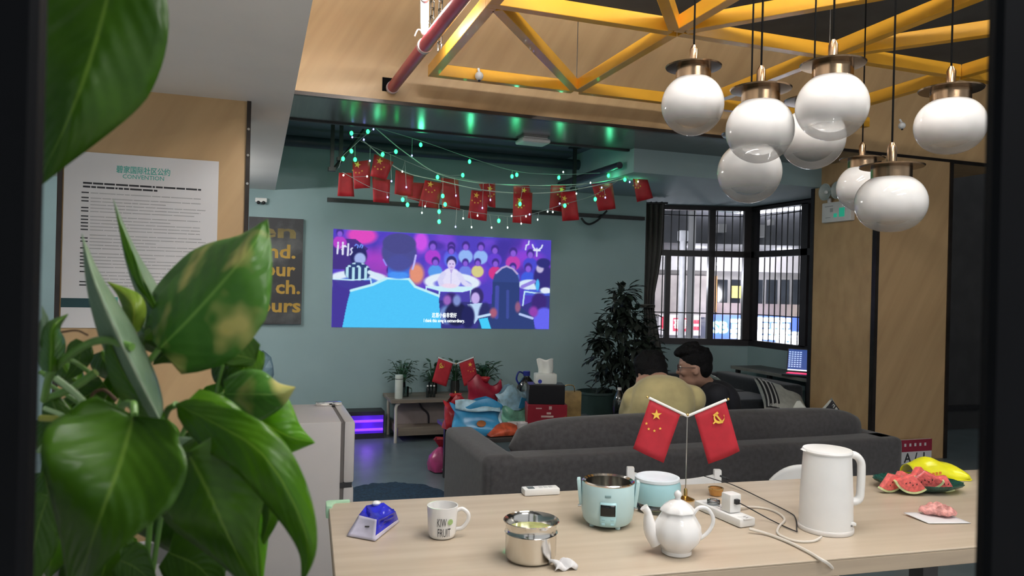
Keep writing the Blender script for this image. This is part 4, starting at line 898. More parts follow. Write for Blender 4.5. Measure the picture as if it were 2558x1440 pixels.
def flagstand(name, label, base, h, s, swap=False, rz=0.0, flare=0.42, group=None):
    g = thing(name, label, 'flags', loc=base, rz=rz)
    MB().lathe([(0.026 * s, 0), (0.027 * s, 0.003), (0.02 * s, 0.006), (0.006 * s, 0.012), (0.005 * s, 0.03 * s), (0.003, 0.034 * s)], 24).build('base', gold, g)
    MB().cyl((0, 0, 0.01), (0, 0, h), 0.0019, n=8).build('pole', steel, g)
    MB().sph((0, 0, h), 0.0055 * s, 10, 8).build('finial', gold, g)
    for sd in (-1, 1):
        ax = Vector((sd * math.cos(flare), 0, math.sin(flare))); L = 0.125 * s
        MB().cyl(Vector((0, 0, h - 0.004)), Vector((0, 0, h - 0.004)) + ax * L, 0.0042 * s, n=10).build('crossbar', white, g)
        MB().sph(Vector((0, 0, h - 0.004)) + ax * (L + 0.006), 0.0042, 10, 8).build('finial', gold, g)
        dn = Vector((sd * math.sin(flare * .72), 0, -math.cos(flare * .72))).normalized() if True else None
        o0 = Vector((0, 0, h - 0.006)) + ax * 0.022 * s; W = 0.1 * s; Hh = 0.155 * s
        def fn(a, b, o0=o0, ax=ax, dn=dn, W=W, Hh=Hh):
            return o0 + ax * (W * a) + dn * (Hh * b) + Vector((0, 0.004 * s * math.sin(5 * a + 2 * b) * b, 0))
        f = MB().grid(fn, 8, 8).build('flag', redflag, g, solid=0.0012)
        ex = Vector((1, 0, 0)) * math.cos(flare * .0); 
        if (sd == -1) != swap:
            cc_ = o0 + ax * W * 0.68 + dn * Hh * 0.22 + Vector((0, -0.0055, 0))
            mb = MB().prism(star(0, 0, 0.0165 * s, 0.0), cc_, (1, 0, 0), (0, 0, 1), 0.0009)
            for dx, dz in ((-0.029, -0.026), (-0.022, -0.042), (-0.005, -0.047), (0.012, -0.040)): mb.prism(star(0, 0, 0.0048 * s), cc_ + Vector((dx * s * (1 if sd < 0 else -1), 0, dz * s)), (1, 0, 0), (0, 0, 1), 0.0009)
            mb.build('stars', yellowp, f, smooth=False)
        else:
            cc_ = o0 + ax * W * 0.66 + dn * Hh * 0.25 + Vector((0, -0.0055, 0)); emblem(MB(), cc_, (1, 0, 0), (0, 0, 1), 0.032 * s).build('emblem', yellowp, f, smooth=False)
    return g
c = T(1712, 1249); hp = (1249 - 1037) * depth(c) / F
flagstand('table_flags', 'pair of red table flags on a golden base in the middle of the table', c, hp, 1.06, rz=-YAW)

# amber jar lying by the flags
amber = mat('amber glass', (0.60, 0.30, 0.08), rough=0.1, var=0.1, scale=30, alpha=0.75)
c = T(1788, 1238); g = thing('amber_dish', 'small amber glass dish behind the power strip', 'dish', loc=c)
MB().lathe([(0.016, 0), (0.019, 0.002), (0.023, 0.016), (0.0235, 0.022), (0.021, 0.022), (0.017, 0.005), (0.001, 0.004)], 24).build('bowl', amber, g); MB().lathe([(0.0205, 0.021), (0.0245, 0.022), (0.0245, 0.0245), (0.0205, 0.0245)], 24, caps=False).build('rim', gold, g)
# power strip
a = T(1752, 1268); b = T(1868, 1318); mid = (a + b) / 2; ang = math.atan2(b.y - a.y, b.x - a.x)
g = thing('power_strip', 'white power strip behind the teapot', 'power strip', loc=mid, rz=ang); LS = (b - a).length
MB().bx(-LS / 2, LS / 2, -0.028, 0.028, 0, 0.024).build('body', white, g, bevel=0.006)
for x in (-0.06, -0.015, 0.09):
    MB().bx(x - 0.014, x + 0.014, -0.016, 0.016, 0.0236, 0.0246).build('socket_plate', mat('socket white', (0.7, 0.7, 0.7), rough=0.4), g, smooth=False)
    for q in (-0.005, 0.005): MB().bx(x + q - 0.0012, x + q + 0.0012, -0.004, 0.004, 0.024, 0.025).build('slot', blackm, g, smooth=False)
MB().lathe([(0.016, 0.024), (0.019, 0.026), (0.019, 0.036), (0.016, 0.038)], 20, c=(-0.045, 0.0, 0)).build('round_plug', glass_mat('grey clear plastic', (0.75, 0.78, 0.8), 0.1, 0.2), g)
ad = thing('usb_charger', 'white cube charger plugged into the power strip', 'charger', loc=mid + Vector((math.cos(ang) * 0.03, math.sin(ang) * 0.03, 0.0255)), rz=ang)
MB().bx(-0.019, 0.019, -0.02, 0.02, 0, 0.052).build('body', white, ad, bevel=0.004)
MB().bx(0.0185, 0.03, -0.007, 0.007, 0.026, 0.040).build('plug_head', blackm, ad, bevel=0.002)
def cable(name, pts, r, m, label, lift=0.0):
    o = MB().tube(bez(pts, 16 * len(pts)), r, 8).build(name, m, None); tag(o, label, 'cable'); return o
plug = mid + Vector((math.cos(ang) * 0.062, math.sin(ang) * 0.062, 0.058))
def TZ(u, v, h): return P(u, v, Z=ZT + h)
wcab = mat('cream cable', (0.66, 0.62, 0.56), rough=0.4, var=0.03)
cable('charging_cable', [plug, TZ(1880, 1275, 0.03), TZ(1930, 1302, 0.006), TZ(1985, 1327, 0.004), TZ(1990, 1322, 0.004), TZ(1987, 1295, 0.004), TZ(1970, 1280, 0.004), TZ(1900, 1245, 0.006), TZ(1830, 1212, 0.012), TZ(1790, 1200, 0.008), TZ(1752, 1188, 0.006)], 0.0017, blackm, 'thin black charging cable looping beside the kettle')
cable('kettle_cable', [TZ(1845, 1268, 0.012), TZ(1890, 1268, 0.004), TZ(1935, 1278, 0.004), TZ(1960, 1298, 0.004), TZ(1945, 1318, 0.004), TZ(1945, 1335, 0.004), TZ(1985, 1352, 0.004), TZ(2030, 1353, 0.004), TZ(2052, 1342, 0.008)], 0.0032, wcab, 'cream cable curling to the foot of the kettle')
e = b + Vector((0.0, 0, 0)); pe = T(2060, 1400)
cable('power_cable', [TZ(1872, 1322, 0.012), TZ(1920, 1336, 0.005), TZ(1970, 1355, 0.005), TZ(2020, 1380, 0.005), TZ(2050, 1398, 0.004), P(2072, 1412, Z=ZT - 0.012), P(2092, 1440, Z=ZT - 0.06), P(2105, 1480, Z=ZT - 0.12), P(2110, 1530, Z=ZT - 0.2)], 0.0042, wcab, 'thick cream power cable running over the near table edge')
cable('short_cable', [TZ(1800, 1190, 0.01), TZ(1815, 1196, 0.012), TZ(1822, 1199, 0.008)], 0.004, blackm, 'short black plug end at the far table edge')

# kettle
c = T(2062, 1322); g = thing('electric_kettle', 'white electric kettle with a square handle', 'kettle', loc=c, rz=-YAW)
MB().lathe([(0.066, 0), (0.071, 0.003), (0.0705, 0.02), (0.069, 0.10), (0.063, 0.210), (0.0625, 0.216), (0.06, 0.220)], 48).build('body', white, g)
MB().lathe([(0.0655, 0.214), (0.0665, 0.218), (0.064, 0.223), (0.050, 0.2255), (0.001, 0.2265)], 48).build('lid', white, g)
MB().prism([(-0.02, 0.197), (-0.072, 0.218), (-0.066, 0.220), (-0.02, 0.220)], (0, 0.014, 0), (1, 0, 0), (0, 0, 1), 0.028).build('spout', white, g, bevel=0.003)
ps = bez([(0.050, 0, 0.211), (0.078, 0, 0.206), (0.093, 0, 0.190), (0.096, 0, 0.165), (0.095, 0, 0.115), (0.092, 0, 0.088), (0.078, 0, 0.078), (0.056, 0, 0.080)], 48)
mb = MB().tube(ps, 0.0105, 12); hb = mb.build('handle', white, g)
for q in hb.data.vertices: q.co.y *= 1.25
MB().lathe([(0.072, 0), (0.073, 0.004), (0.073, 0.010), (0.0715, 0.012)], 48).build('base_ring', mat('warm white plastic', (0.7, 0.68, 0.66), rough=0.4), g)
MB().bx(0.047, 0.061, -0.053, -0.040, 0.026, 0.034).build('switch', white, g, bevel=0.002); MB().bx(0.044, 0.050, -0.054, -0.048, 0.024, 0.028).build('switch_shadow_gap', mat('dark grey plastic', (0.12, 0.12, 0.12), rough=0.4), g, smooth=False)

# watermelon plate
c = T(2292, 1222); g = thing('fruit_plate', 'dark green leaf shaped oval plate', 'plate', loc=c, rz=-YAW + math.radians(-8))
gr = mat('dark green glazed plate', (0.012, 0.07, 0.052), rough=0.18, var=0.35, scale=60, bump=0.4, bscale=90)
MB().lathe([(0.06, 0), (0.075, 0.001), (0.10, 0.010), (0.125, 0.022), (0.132, 0.030), (0.128, 0.031), (0.10, 0.016), (0.07, 0.007), (0.001, 0.005)], 56, sx=1.08, sy=0.70, wob=lambda a, z: 1 + 0.025 * math.cos(14 * a) * (z > 0.008)).build('dish', gr, g)
flesh = mat('watermelon flesh', (0.80, 0.15, 0.14), rough=0.3, var=0.2, scale=90, bump=0.3, bscale=120)
rind = mat('watermelon rind', (0.55, 0.62, 0.32), rough=0.4, var=0.2, scale=50); seed = mat('melon seed', (0.03, 0.012, 0.01), rough=0.3)
wedges = [(2232, 1206, 25, 0.95, 'leftmost wedge on the plate'), (2258, 1196, 60, 0.8, 'back left wedge on the plate'), (2268, 1212, -15, 1.0, 'front wedge left of the middle'), (2298, 1190, 80, 0.9, 'tall wedge at the back middle'), (2318, 1204, -65, 1.0, 'upright wedge right of the middle'), (2345, 1206, -30, 0.85, 'rightmost wedge on the plate')]
for i, (u, v, an, s, lb) in enumerate(wedges):
    p = P(u, v + 14, Z=ZT + 0.016); w = thing('watermelon_wedge', 'red watermelon ' + lb, 'watermelon', loc=p, rz=math.radians(an), group='watermelon wedges')
    R = 0.056 * s; arcs = [(R * math.cos(math.radians(a)), R * math.sin(math.radians(a))) for a in range(35, 146, 10)]
    ti = Matrix.Rotation(math.radians(-55 if i % 2 else -35), 3, 'X')
    pl_ = [(0, 0.0)] + [(x, -y + 0.0) for x, y in arcs]            # apex up, rind down
    pl_ = [(x, y + R) for x, y in pl_]
    MB().prism(pl_, (0, 0.011, 0), (1, 0, 0), (0, 0, 1), 0.022).build('flesh', flesh, w, bevel=0.002)
    ri = [(x * 1.0, -y + R) for x, y in arcs] + [(x * 1.12, -y * 1.12 + R + 0.0) for x, y in arcs[::-1]]
    MB().prism(ri, (0, 0.011, 0), (1, 0, 0), (0, 0, 1), 0.022).build('rind', rind, w)
    for q in range(4): MB().sph(((q - 1.5) * 0.011, -0.0115, R * 0.42 + 0.006 * (q % 2)), (0.0018, 0.001, 0.003), 6, 4).build('seed', seed, w)
    w.rotation_euler = (math.radians([8, -18, 5, -12, 10, -5][i]), math.radians([-22, -8, 12, 5, -10, 25][i]), math.radians(an) * 0.4 - YAW)
# yellow bag
c = T(2335, 1192); g = thing('yellow_bag', 'bright yellow snack bag behind the watermelon plate', 'bag', loc=c, rz=-YAW)
yb = mat('yellow bag film', (0.80, 0.78, 0.02), rough=0.28, var=0.08, scale=12, bump=0.3, bscale=15)
def ybag(a, b):
    x = (a - .5) * 0.20; y = (b - .5) * 0.11; e = max(0, math.sin(math.pi * b)) ** .5
    h = 0.062 * e * (max(0, math.sin(math.pi * (0.1 + a * 0.82))) ** .6) * (1.15 - 0.45 * a)
    return Vector((x, y + 0.02 * math.sin(3 * a), 0.004 + h + 0.004 * math.sin(14 * a + 4 * b)))
MB().grid(ybag, 18, 12).build('pouch', yb, g, solid=0.002); MB().bx(-0.1, 0.1, -0.05, 0.05, 0.0, 0.004).build('base_film', yb, g, smooth=False)
MB().bx(0.095, 0.108, -0.045, 0.045, 0.001, 0.006).build('seal', yb, g, smooth=False)
mb = MB(); 
for k in range(6): mb.box((-0.07 + 0.012 * k, -0.051, 0.016 + 0.002 * k), (0.008, 0.002, 0.010))
mb.build('print_mark', mat('orange print', (0.75, 0.25, 0.03), rough=0.5), g, smooth=False)['kind'] = 'stuff'
# napkin with scraps
c = T(2348, 1298); g = thing('paper_napkin', 'white napkin near the right end of the table', 'napkin', loc=c, rz=-YAW + 0.1)
MB().grid(lambda a, b: Vector(((a - .5) * 0.13 - 0.02 * b, (b - .5) * 0.085, 0.0015 + 0.006 * abs(math.sin(3 * a + 1)) * b)), 10, 8).build('sheet', paper, g, solid=0.0012)
sc = thing('fruit_scraps', 'pink chewed fruit scraps heaped on the napkin', 'scraps', loc=c + Vector((0.008, 0.012, 0.008)), rz=-YAW)
pk = mat('pink fruit pulp', (0.72, 0.33, 0.30), rough=0.4, var=0.35, scale=60, bump=0.8, bscale=60)
for (x, y, z, a, b_, h) in [(-0.018, 0.01, 0.012, 0.034, 0.022, 0.014), (0.018, -0.004, 0.012, 0.032, 0.02, 0.014), (0.0, 0.012, 0.022, 0.03, 0.016, 0.012), (0.03, 0.006, 0.012, 0.018, 0.014, 0.012)]:
    o = MB().sph((x, y, z), (a, b_, h), 14, 10); 
    o.v = [(p[0] + 0.003 * math.sin(300 * p[1] + 90 * p[0]), p[1], max(0.0, p[2] + 0.003 * math.sin(260 * p[0]))) for p in o.v]; o.build('scrap', pk, sc)

# ------------------------------------------------------------------ chairs behind the table
c0 = P(1575, 1174, Y=2.62); c1 = P(1792, 1166, Y=2.50); mid = (c0 + c1) / 2; ang = math.atan2(c1.y - c0.y, c1.x - c0.x); Wc = (c1 - c0).length; zc = mid.z
g = thing('dining_chair', 'white plastic chair with dipped top rail behind the teapot', 'chair', loc=(mid.x, mid.y, 0), rz=ang)
for s in (-1, 1):
    MB().box((s * Wc / 2, 0, (zc + 0.44) / 2), (0.03, 0.028, zc - 0.44)).build('back_post', white, g, bevel=0.006)
    MB().bx(s * Wc / 2 - 0.014, s * Wc / 2 + 0.014, -0.014, 0.014, 0, 0.44).build('leg', white, g, bevel=0.004); MB().bx(s * Wc / 2 - 0.014, s * Wc / 2 + 0.014, 0.36, 0.388, 0, 0.44).build('leg', white, g, bevel=0.004)
N = 16; vs = []
poly = [(-Wc / 2 + Wc * i / N, zc - 0.018 - 0.028 * math.sin(math.pi * i / N)) for i in range(N + 1)] + [(Wc / 2 - Wc * i / N, zc - 0.075 - 0.02 * math.sin(math.pi * i / N)) for i in range(N + 1)]
MB().prism(poly, (0, 0.01, 0), (1, 0, 0), (0, 0, 1), 0.02).build('top_rail', white, g, bevel=0.004)
MB().bx(-Wc / 2 - 0.01, Wc / 2 + 0.01, -0.02, 0.40, 0.43, 0.46).build('seat', white, g, bevel=0.01)
c0 = P(1975, 1160, Y=2.60)
g = thing('dining_chair', 'white shell chair with rounded back behind the kettle', 'chair', loc=(c0.x + 0.03, c0.y, 0), rz=-0.1)
zt = c0.z + 0.01
def shell(a, b):
    x = (a - .5) * 0.27; z = 0.46 + (zt - 0.46) * b * (1 - 0.35 * abs(2 * a - 1) ** 3.0 * 0.9)
    return Vector((x, -0.03 + 0.05 * (2 * a - 1) ** 2 - 0.03 * b, z))
MB().grid(shell, 16, 10).build('backrest', white, g, solid=0.008); MB().bx(-0.17, 0.17, -0.05, 0.34, 0.44, 0.47).build('seat', white, g, bevel=0.012)
for x in (-0.14, 0.14):
    for y in (-0.01, 0.30): MB().cyl((x * 1.15, y, 0), (x, y, 0.445), 0.013, n=10).build('leg', white, g)
# ------------------------------------------------------------------ sofas
sofam = mat('grey sofa fabric', (0.045, 0.043, 0.045), rough=0.9, var=0.18, scale=40, bump=0.15, bscale=300, sheen=0.2)
sofad = mat('dark blue grey sofa fabric', (0.016, 0.020, 0.026), rough=0.9, var=0.15, scale=40, sheen=0.2)
SX0, SX1, SY0 = 1.03, 3.58, 3.32
sofa = thing('sofa', 'long grey sofa seen from behind, beyond the table', 'sofa', loc=((SX0 + SX1) / 2, SY0 + 0.4, 0))
def sp(nm, x0, x1, y0, y1, z0, z1, bev, m=sofam, seg=4): return MB().bx(x0, x1, y0, y1, z0, z1).build(nm, m, sofa, bevel=bev, seg=seg, world=True)
sp('back_frame', SX0 + 0.02, SX1, SY0, SY0 + 0.2, 0.06, 0.585, 0.045)
sp('armrest', SX0, SX0 + 0.17, SY0 + 0.01, SY0 + 0.80, 0.06, 0.60, 0.045)
sp('armrest', SX1 - 0.17, SX1, SY0 + 0.01, SY0 + 0.80, 0.06, 0.585, 0.045)
sp('seat_base', SX0 + 0.10, SX1 - 0.10, SY0 + 0.15, SY0 + 0.78, 0.06, 0.30, 0.03)
for a, b in ((SX0 + 0.18, 2.27), (2.28, SX1 - 0.18)): sp('seat_cushion', a, b, SY0 + 0.34, SY0 + 0.80, 0.29, 0.43, 0.04)
def cush(a0, b0, name):
    def fn(u, v):
        a = 2 * math.pi * v; x = SX0 + a0 + (b0 - a0) * u; e = max(0.0, 1 - abs(2 * u - 1) ** 10) ** 0.5
        yy = SY0 + 0.25; 
        c, s = math.cos(a), math.sin(a)
        return Vector((x, yy + 0.10 * e * abs(c) ** 0.8 * (1 if c > 0 else -1), 0.59 + 0.012 * math.sin(3 * u) + 0.135 * e * abs(s) ** 0.75 * (1 if s > 0 else -1)))
    return MB().grid(fn, 40, 24).build(name, sofam, sofa, world=True)
cush(0.20, 2.47, 'back_cushion')
for x in (SX0 + 0.08, SX1 - 0.08):
    for y in (SY0 + 0.08, SY0 + 0.72): MB().cyl((x, y, 0), (x, y, 0.07), 0.022, n=10).build('foot', blackm, sofa, world=True)
# sofa along the window wall
s2 = thing('sofa', 'dark sofa along the window wall behind the seated men', 'sofa', loc=(4.5, 6.1, 0))
def sp2(nm, x0, x1, y0, y1, z0, z1, bev): return MB().bx(x0, x1, y0, y1, z0, z1).build(nm, sofad, s2, bevel=bev, seg=4, world=True)
sp2('seat_base', 4.15, 4.85, 5.72, 6.90, 0.05, 0.26, 0.03); sp2('seat_cushion', 4.10, 4.72, 5.74, 6.28, 0.25, 0.42, 0.05); sp2('seat_cushion', 4.10, 4.72, 6.29, 6.80, 0.25, 0.42, 0.05)
sp2('backrest', 4.70, 4.92, 5.72, 6.90, 0.22, 0.55, 0.05); sp2('armrest', 4.12, 4.88, 6.80, 6.95, 0.05, 0.54, 0.04)
# shelf desk and laptop
dk = mat('dark walnut board', (0.06, 0.05, 0.047), rough=0.4, scale=3, stretch=(9, 0.6, 9), var=0.25)
ZD = 0.60
ldg = thing('window_desk', 'narrow dark desk under the side window', 'desk', loc=(5.16, 6.3, 0))
MB().bx(4.98, XW - 0.005, 5.72, 6.95, ZD - 0.03, ZD).build('top', dk, ldg, smooth=False, world=True, bevel=0.002)
MB().bx(4.972, 4.982, 5.72, 6.95, ZD - 0.03, ZD + 0.002).build('edge_band', mat('pale edge band', (0.24, 0.24, 0.22), rough=0.4), ldg, smooth=False, world=True)
for y in (5.78, 6.35, 6.88): MB().bx(5.0, 5.04, y - 0.02, y + 0.02, 0, ZD - 0.03).build('leg', blackm, ldg, smooth=False, world=True)
lpt = P(2006, 905, Z=0.70); g = thing('laptop', 'open laptop with blue screen and red lit keyboard on the desk', 'laptop', loc=(5.19, P(2012, 905, X=5.19).y, ZD + 0.002), rz=math.radians(-50))
MB().bx(-0.18, 0.18, -0.24, 0.0, 0, 0.02).build('base', mat('black laptop plastic', (0.02, 0.02, 0.024), rough=0.35), g, bevel=0.004)
MB().bx(-0.155, 0.155, -0.15, -0.025, 0.0195, 0.0225).build('keyboard', mat('red keyboard glow', (0.5, 0.01, 0.05), rough=0.4, emit=(0.9, 0.01, 0.09), estr=0.8, scale=60), g, smooth=False)
ld = thing('screen_lid', None, None, loc=(0, 0, 0.018)); ld.parent = g; ld.rotation_euler = (math.radians(-14), 0, 0)
bpy.data.objects.remove(ld)
Rl = Matrix.Rotation(math.radians(-14), 3, 'X')
def lidbox(nm, x0, x1, y0, y1, z0, z1, m):
    mb = MB().bx(x0, x1, y0, y1, z0, z1); mb.v = [tuple(Rl @ Vector(p) + Vector((0, 0, 0.018))) for p in mb.v]; return mb.build(nm, m, g, smooth=False)
lidbox('screen_lid', -0.18, 0.18, 0, 0.012, 0, 0.245, MATS['black laptop plastic'])
scr = lidbox('screen', -0.17, 0.17, -0.002, 0.001, 0.02, 0.235, mat('laptop screen blue', (0.01, 0.03, 0.14), rough=0.2, emit=(0.008, 0.035, 0.16), estr=1.0, scale=2))
lidbox('taskbar', -0.17, 0.17, -0.0035, -0.0015, 0.02, 0.032, mat('screen white', (0.8, 0.85, 0.9), emit=(0.7, 0.78, 0.95), estr=0.9))
mb = MB()
for i in range(8):
    for j in range(5):
        mb.bx(-0.165 + j * 0.026, -0.147 + j * 0.026, -0.0035, -0.0015, 0.055 + i * 0.021, 0.066 + i * 0.021)
mb.v = [tuple(Rl @ Vector(p) + Vector((0, 0, 0.018))) for p in mb.v]; o = mb.build('screen_icons', mat('screen icon blue', (0.4, 0.5, 0.7), emit=(0.30, 0.40, 0.62), estr=0.9), g, smooth=False); o['kind'] = 'stuff'
mb = MB().prism([(0, 0), (0.008, 0.0), (0.012, 0.035), (0.03, 0.055), (0.02, 0.056), (0.006, 0.045), (-0.008, 0.056), (-0.02, 0.055), (-0.004, 0.035)], (0.045, -0.002, 0.09), (1, 0, 0), (0, 0, 1), 0.0015)
mb.v = [tuple(Rl @ Vector(p) + Vector((0, 0, 0.018))) for p in mb.v]; mb.build('screen_logo', MATS['screen white'], g, smooth=False)
# grey green plastic chair back near the window
cg = mat('grey green plastic', (0.19, 0.24, 0.22), rough=0.4); a = P(1795, 918, t=6.0)
g = thing('stool', 'grey plastic stool behind the man in black', 'stool', loc=(a.x, a.y, 0))
MB().bx(-0.14, 0.14, -0.13, 0.13, 0.44, 0.47).build('seat', cg, g, bevel=0.02)
for x in (-0.11, 0.11):
    for y in (-0.1, 0.1): MB().cyl((x * 1.2, y * 1.2, 0), (x, y, 0.45), 0.018, n=8).build('leg', cg, g)
MB().tube(bez([(-0.15, 0.12, 0.46), (-0.14, 0.14, 0.66), (-0.05, 0.15, 0.72), (0.05, 0.15, 0.70), (0.13, 0.14, 0.64), (0.15, 0.12, 0.46)], 24), 0.014, 8).build('back_hoop', cg, g)
# pillows
def pillow(c, s, rot, m, label, nm='cushion', m2=None, group=None):
    g = thing(nm, label, 'cushion', loc=c, rot=rot)
    def face(sg, thick):
        def fn(u, v):
            a, b = 2 * u - 1, 2 * v - 1; k = max(0, (1 - abs(a) ** 2.6) * (1 - abs(b) ** 2.6)) ** 0.55
            pinch = 1 - 0.09 * (1 - max(abs(a), abs(b)) ** 3) * 0
            x = a * s * (1 - 0.10 * (1 - b * b) * abs(a) ** 2); z = b * s * (1 - 0.10 * (1 - a * a) * abs(b) ** 2)
            return Vector((x, sg * thick * k, z))
        return fn
    f = MB().grid(face(-1, 0.07), 14, 14); f.grid(face(1, 0.07), 14, 14); o = f.build('cover', m, g)
    if m2:
        mb = MB()
        def strip(u0, u1, v0, v1):
            q = face(-1, 0.0715)
            mb.grid(lambda u, v: q(u0 + (u1 - u0) * u, v0 + (v1 - v0) * v) + Vector((0, -0.002, 0)), 6, 6)
        strip(0.03, 0.30, 0.03, 0.97)
        mb.build('dark_panel', m2[0], g)
        mb = MB()
        for k in range(3): strip(0.06 + 0.085 * k, 0.09 + 0.085 * k, 0.05, 0.95)
        mb.v = [(p[0], p[1] - 0.003, p[2]) for p in mb.v]; mb.build('stripe', m2[1], g)
        strip
    return g
cw = mat('off white cushion cloth', (0.48, 0.50, 0.46), rough=0.85, var=0.1, scale=20); cb_ = mat('black cushion cloth', (0.02, 0.02, 0.024), rough=0.85); cl_ = mat('light stripe cloth', (0.6, 0.6, 0.58), rough=0.8)
p = P(1955, 1000, t=6.9); pillow(p, 0.245, (math.radians(-60), math.radians(16), math.radians(-14)), cw, 'off white cushion with black striped edge on the window sofa', m2=(cb_, cl_))
p = P(2004, 1078, t=4.78); pillow(p, 0.15, (math.radians(-12), math.radians(40), math.radians(-20)), cw, 'pale cushion whose corner peeks over the grey sofa back')
p = P(2072, 1076, t=5.1); pillow(p, 0.16, (math.radians(-10), math.radians(50), math.radians(-25)), cw, 'cream cushion corner at the right end of the grey sofa', m2=(cb_, cb_))
# carton by the right pier
p = P(2282, 1160, Y=4.82); g = thing('calendar_board', 'red and white calendar board standing against the right pier', 'calendar', loc=(p.x, 4.80, 0.0))
H_ = P(2268, 1100, Y=4.80).z; MB().bx(-0.175, 0.175, 0, 0.02, 0.0, H_).build('board', paper, g, smooth=False)
MB().bx(-0.176, 0.176, -0.002, 0.0, H_ - 0.10, H_).build('red_header', mat('dark red print', (0.33, 0.02, 0.05), rough=0.6), g, smooth=False)
for i, x in enumerate((-0.09, 0.0, 0.09)): text('lettering', ('A', '/', '1')[i], 0.11, dkt, g, (x, -0.001, H_ - 0.155), rot=(math.pi / 2, 0, 0), ext=0.0005, off=0.002)
mb = MB()
for i in range(5): mb.bx(-0.13 + i * 0.055, -0.11 + i * 0.055, -0.0035, -0.0018, H_ - 0.055, H_ - 0.03)
mb.build('print_mark', paper, g, smooth=False)['kind'] = 'stuff'

# ------------------------------------------------------------------ fridge
frm = mat('grey white fridge enamel', (0.42, 0.40, 0.39), rough=0.35, var=0.03, scale=3); FX1 = 0.385; FY0 = 3.0
fr = thing('mini_fridge', 'grey white two door mini fridge left of the table', 'fridge', loc=(0.12, 3.24, 0))
def fp_(nm, m, *a, bev=0.0): return MB().bx(*a).build(nm, m, fr, smooth=bev > 0, bevel=bev, world=True)
fp_('cabinet', frm, -0.13, FX1 - 0.055, FY0, FY0 + 0.46, 0.03, 0.852, bev=0.006)
gk = mat('grey gasket rubber', (0.10, 0.09, 0.085), rough=0.7)
fp_('gasket', gk, FX1 - 0.056, FX1 - 0.042, FY0 + 0.006, FY0 + 0.45, 0.04, 0.845)
zs = P(868, 1213, Y=FY0).z
fp_('door', frm, FX1 - 0.043, FX1, FY0, FY0 + 0.46, zs + 0.008, 0.852, bev=0.012); fp_('door', frm, FX1 - 0.043, FX1, FY0, FY0 + 0.46, 0.04, zs - 0.008, bev=0.012)
fp_('hinge', steel, FX1 - 0.07, FX1 - 0.01, FY0 + 0.40, FY0 + 0.45, 0.852, 0.866, bev=0.004); fp_('hinge', blackm, FX1 - 0.06, FX1 - 0.008, FY0 + 0.002, FY0 + 0.03, zs - 0.010, zs + 0.010)
for x in (-0.1, FX1 - 0.1):
    for y in (FY0 + 0.05, FY0 + 0.4): MB().cyl((x, y, 0), (x, y, 0.035), 0.018, n=8).build('foot', blackm, fr, world=True)
o = MB().bx(0.26, 0.335, FY0 + 0.40, FY0 + 0.43, 0.8525, 0.868).build('bottle_opener', steel, None, bevel=0.004); tag(o, 'small shiny metal opener on top of the fridge', 'opener')
# blue stone ornament seen past the leaves
c = P(655, 955, t=3.62); g = thing('stone_ornament', 'blue grey rough stone ornament on a stand behind the leaves', 'ornament', loc=(c.x, c.y, 0.0))
st = mat('blue grey stone', (0.16, 0.27, 0.33), rough=0.5, scale=6, color2=(0.05, 0.10, 0.14), bump=0.5, bscale=12, contrast=(0.35, 0.55))
zb, zt_ = P(655, 965, t=3.62).z, P(655, 884, t=3.62).z
mb = MB().sph((0, 0, (zb + zt_) / 2), (0.055, 0.05, (zt_ - zb) / 2 + 0.01), 9, 7)
rr = random.Random(11); mb.v = [(p[0] * rr.uniform(.85, 1.12), p[1] * rr.uniform(.85, 1.1), p[2] + rr.uniform(-.008, .008)) for p in mb.v]; mb.build('stone', st, g, smooth=False)
MB().bx(-0.07, 0.07, -0.06, 0.06, 0.0, zb - 0.004).build('stand', mat('white stand paint', (0.55, 0.56, 0.56), rough=0.5), g, smooth=False, bevel=0.006)

# ------------------------------------------------------------------ bench at the far wall
benm = mat('grey oak board', (0.22, 0.18, 0.145), rough=0.5, scale=3, stretch=(0.6, 9, 9), var=0.2); wleg = mat('cream steel leg', (0.62, 0.58, 0.52), rough=0.4)
BX0, BX1, BY0, BY1, BZ = 1.16, 2.75, 6.50, 6.96, 0.385
bn = thing('low_bench', 'low grey oak bench with cream legs at the far wall', 'bench', loc=((BX0 + BX1) / 2, (BY0 + BY1) / 2, 0))
def bp_(nm, m, *a, bev=0.002): return MB().bx(*a).build(nm, m, bn, smooth=False, bevel=bev, seg=1, world=True)
bp_('top', benm, BX0 - 0.02, BX1, BY0, BY1, BZ - 0.03, BZ); bp_('shelf', benm, BX0 + 0.05, BX1, BY0 + 0.03, BY1, 0.06, 0.13); bp_('back_panel', mat('mauve grey panel', (0.25, 0.21, 0.205), rough=0.6), BX0 + 0.06, BX1, BY0 + 0.22, BY0 + 0.24, 0.13, BZ - 0.03)
for x in (BX0 + 0.03, BX1 - 0.05):
    for y in (BY0 + 0.03, BY1 - 0.03): MB().tube(bez([(x, y, 0), (x, y, 0.2), (x, y, 0.32), (x + 0.03, y, BZ - 0.03)], 16), 0.014, 10).build('leg', wleg, bn, world=True)
MB().tube(bez([(1.42, BY0 + 0.212, BZ - 0.03), (1.46, BY0 + 0.208, 0.28), (1.52, BY0 + 0.208, 0.22), (1.53, BY0 + 0.212, 0.13)], 16), 0.009, 6).build('cable', blackm, bn, world=True)
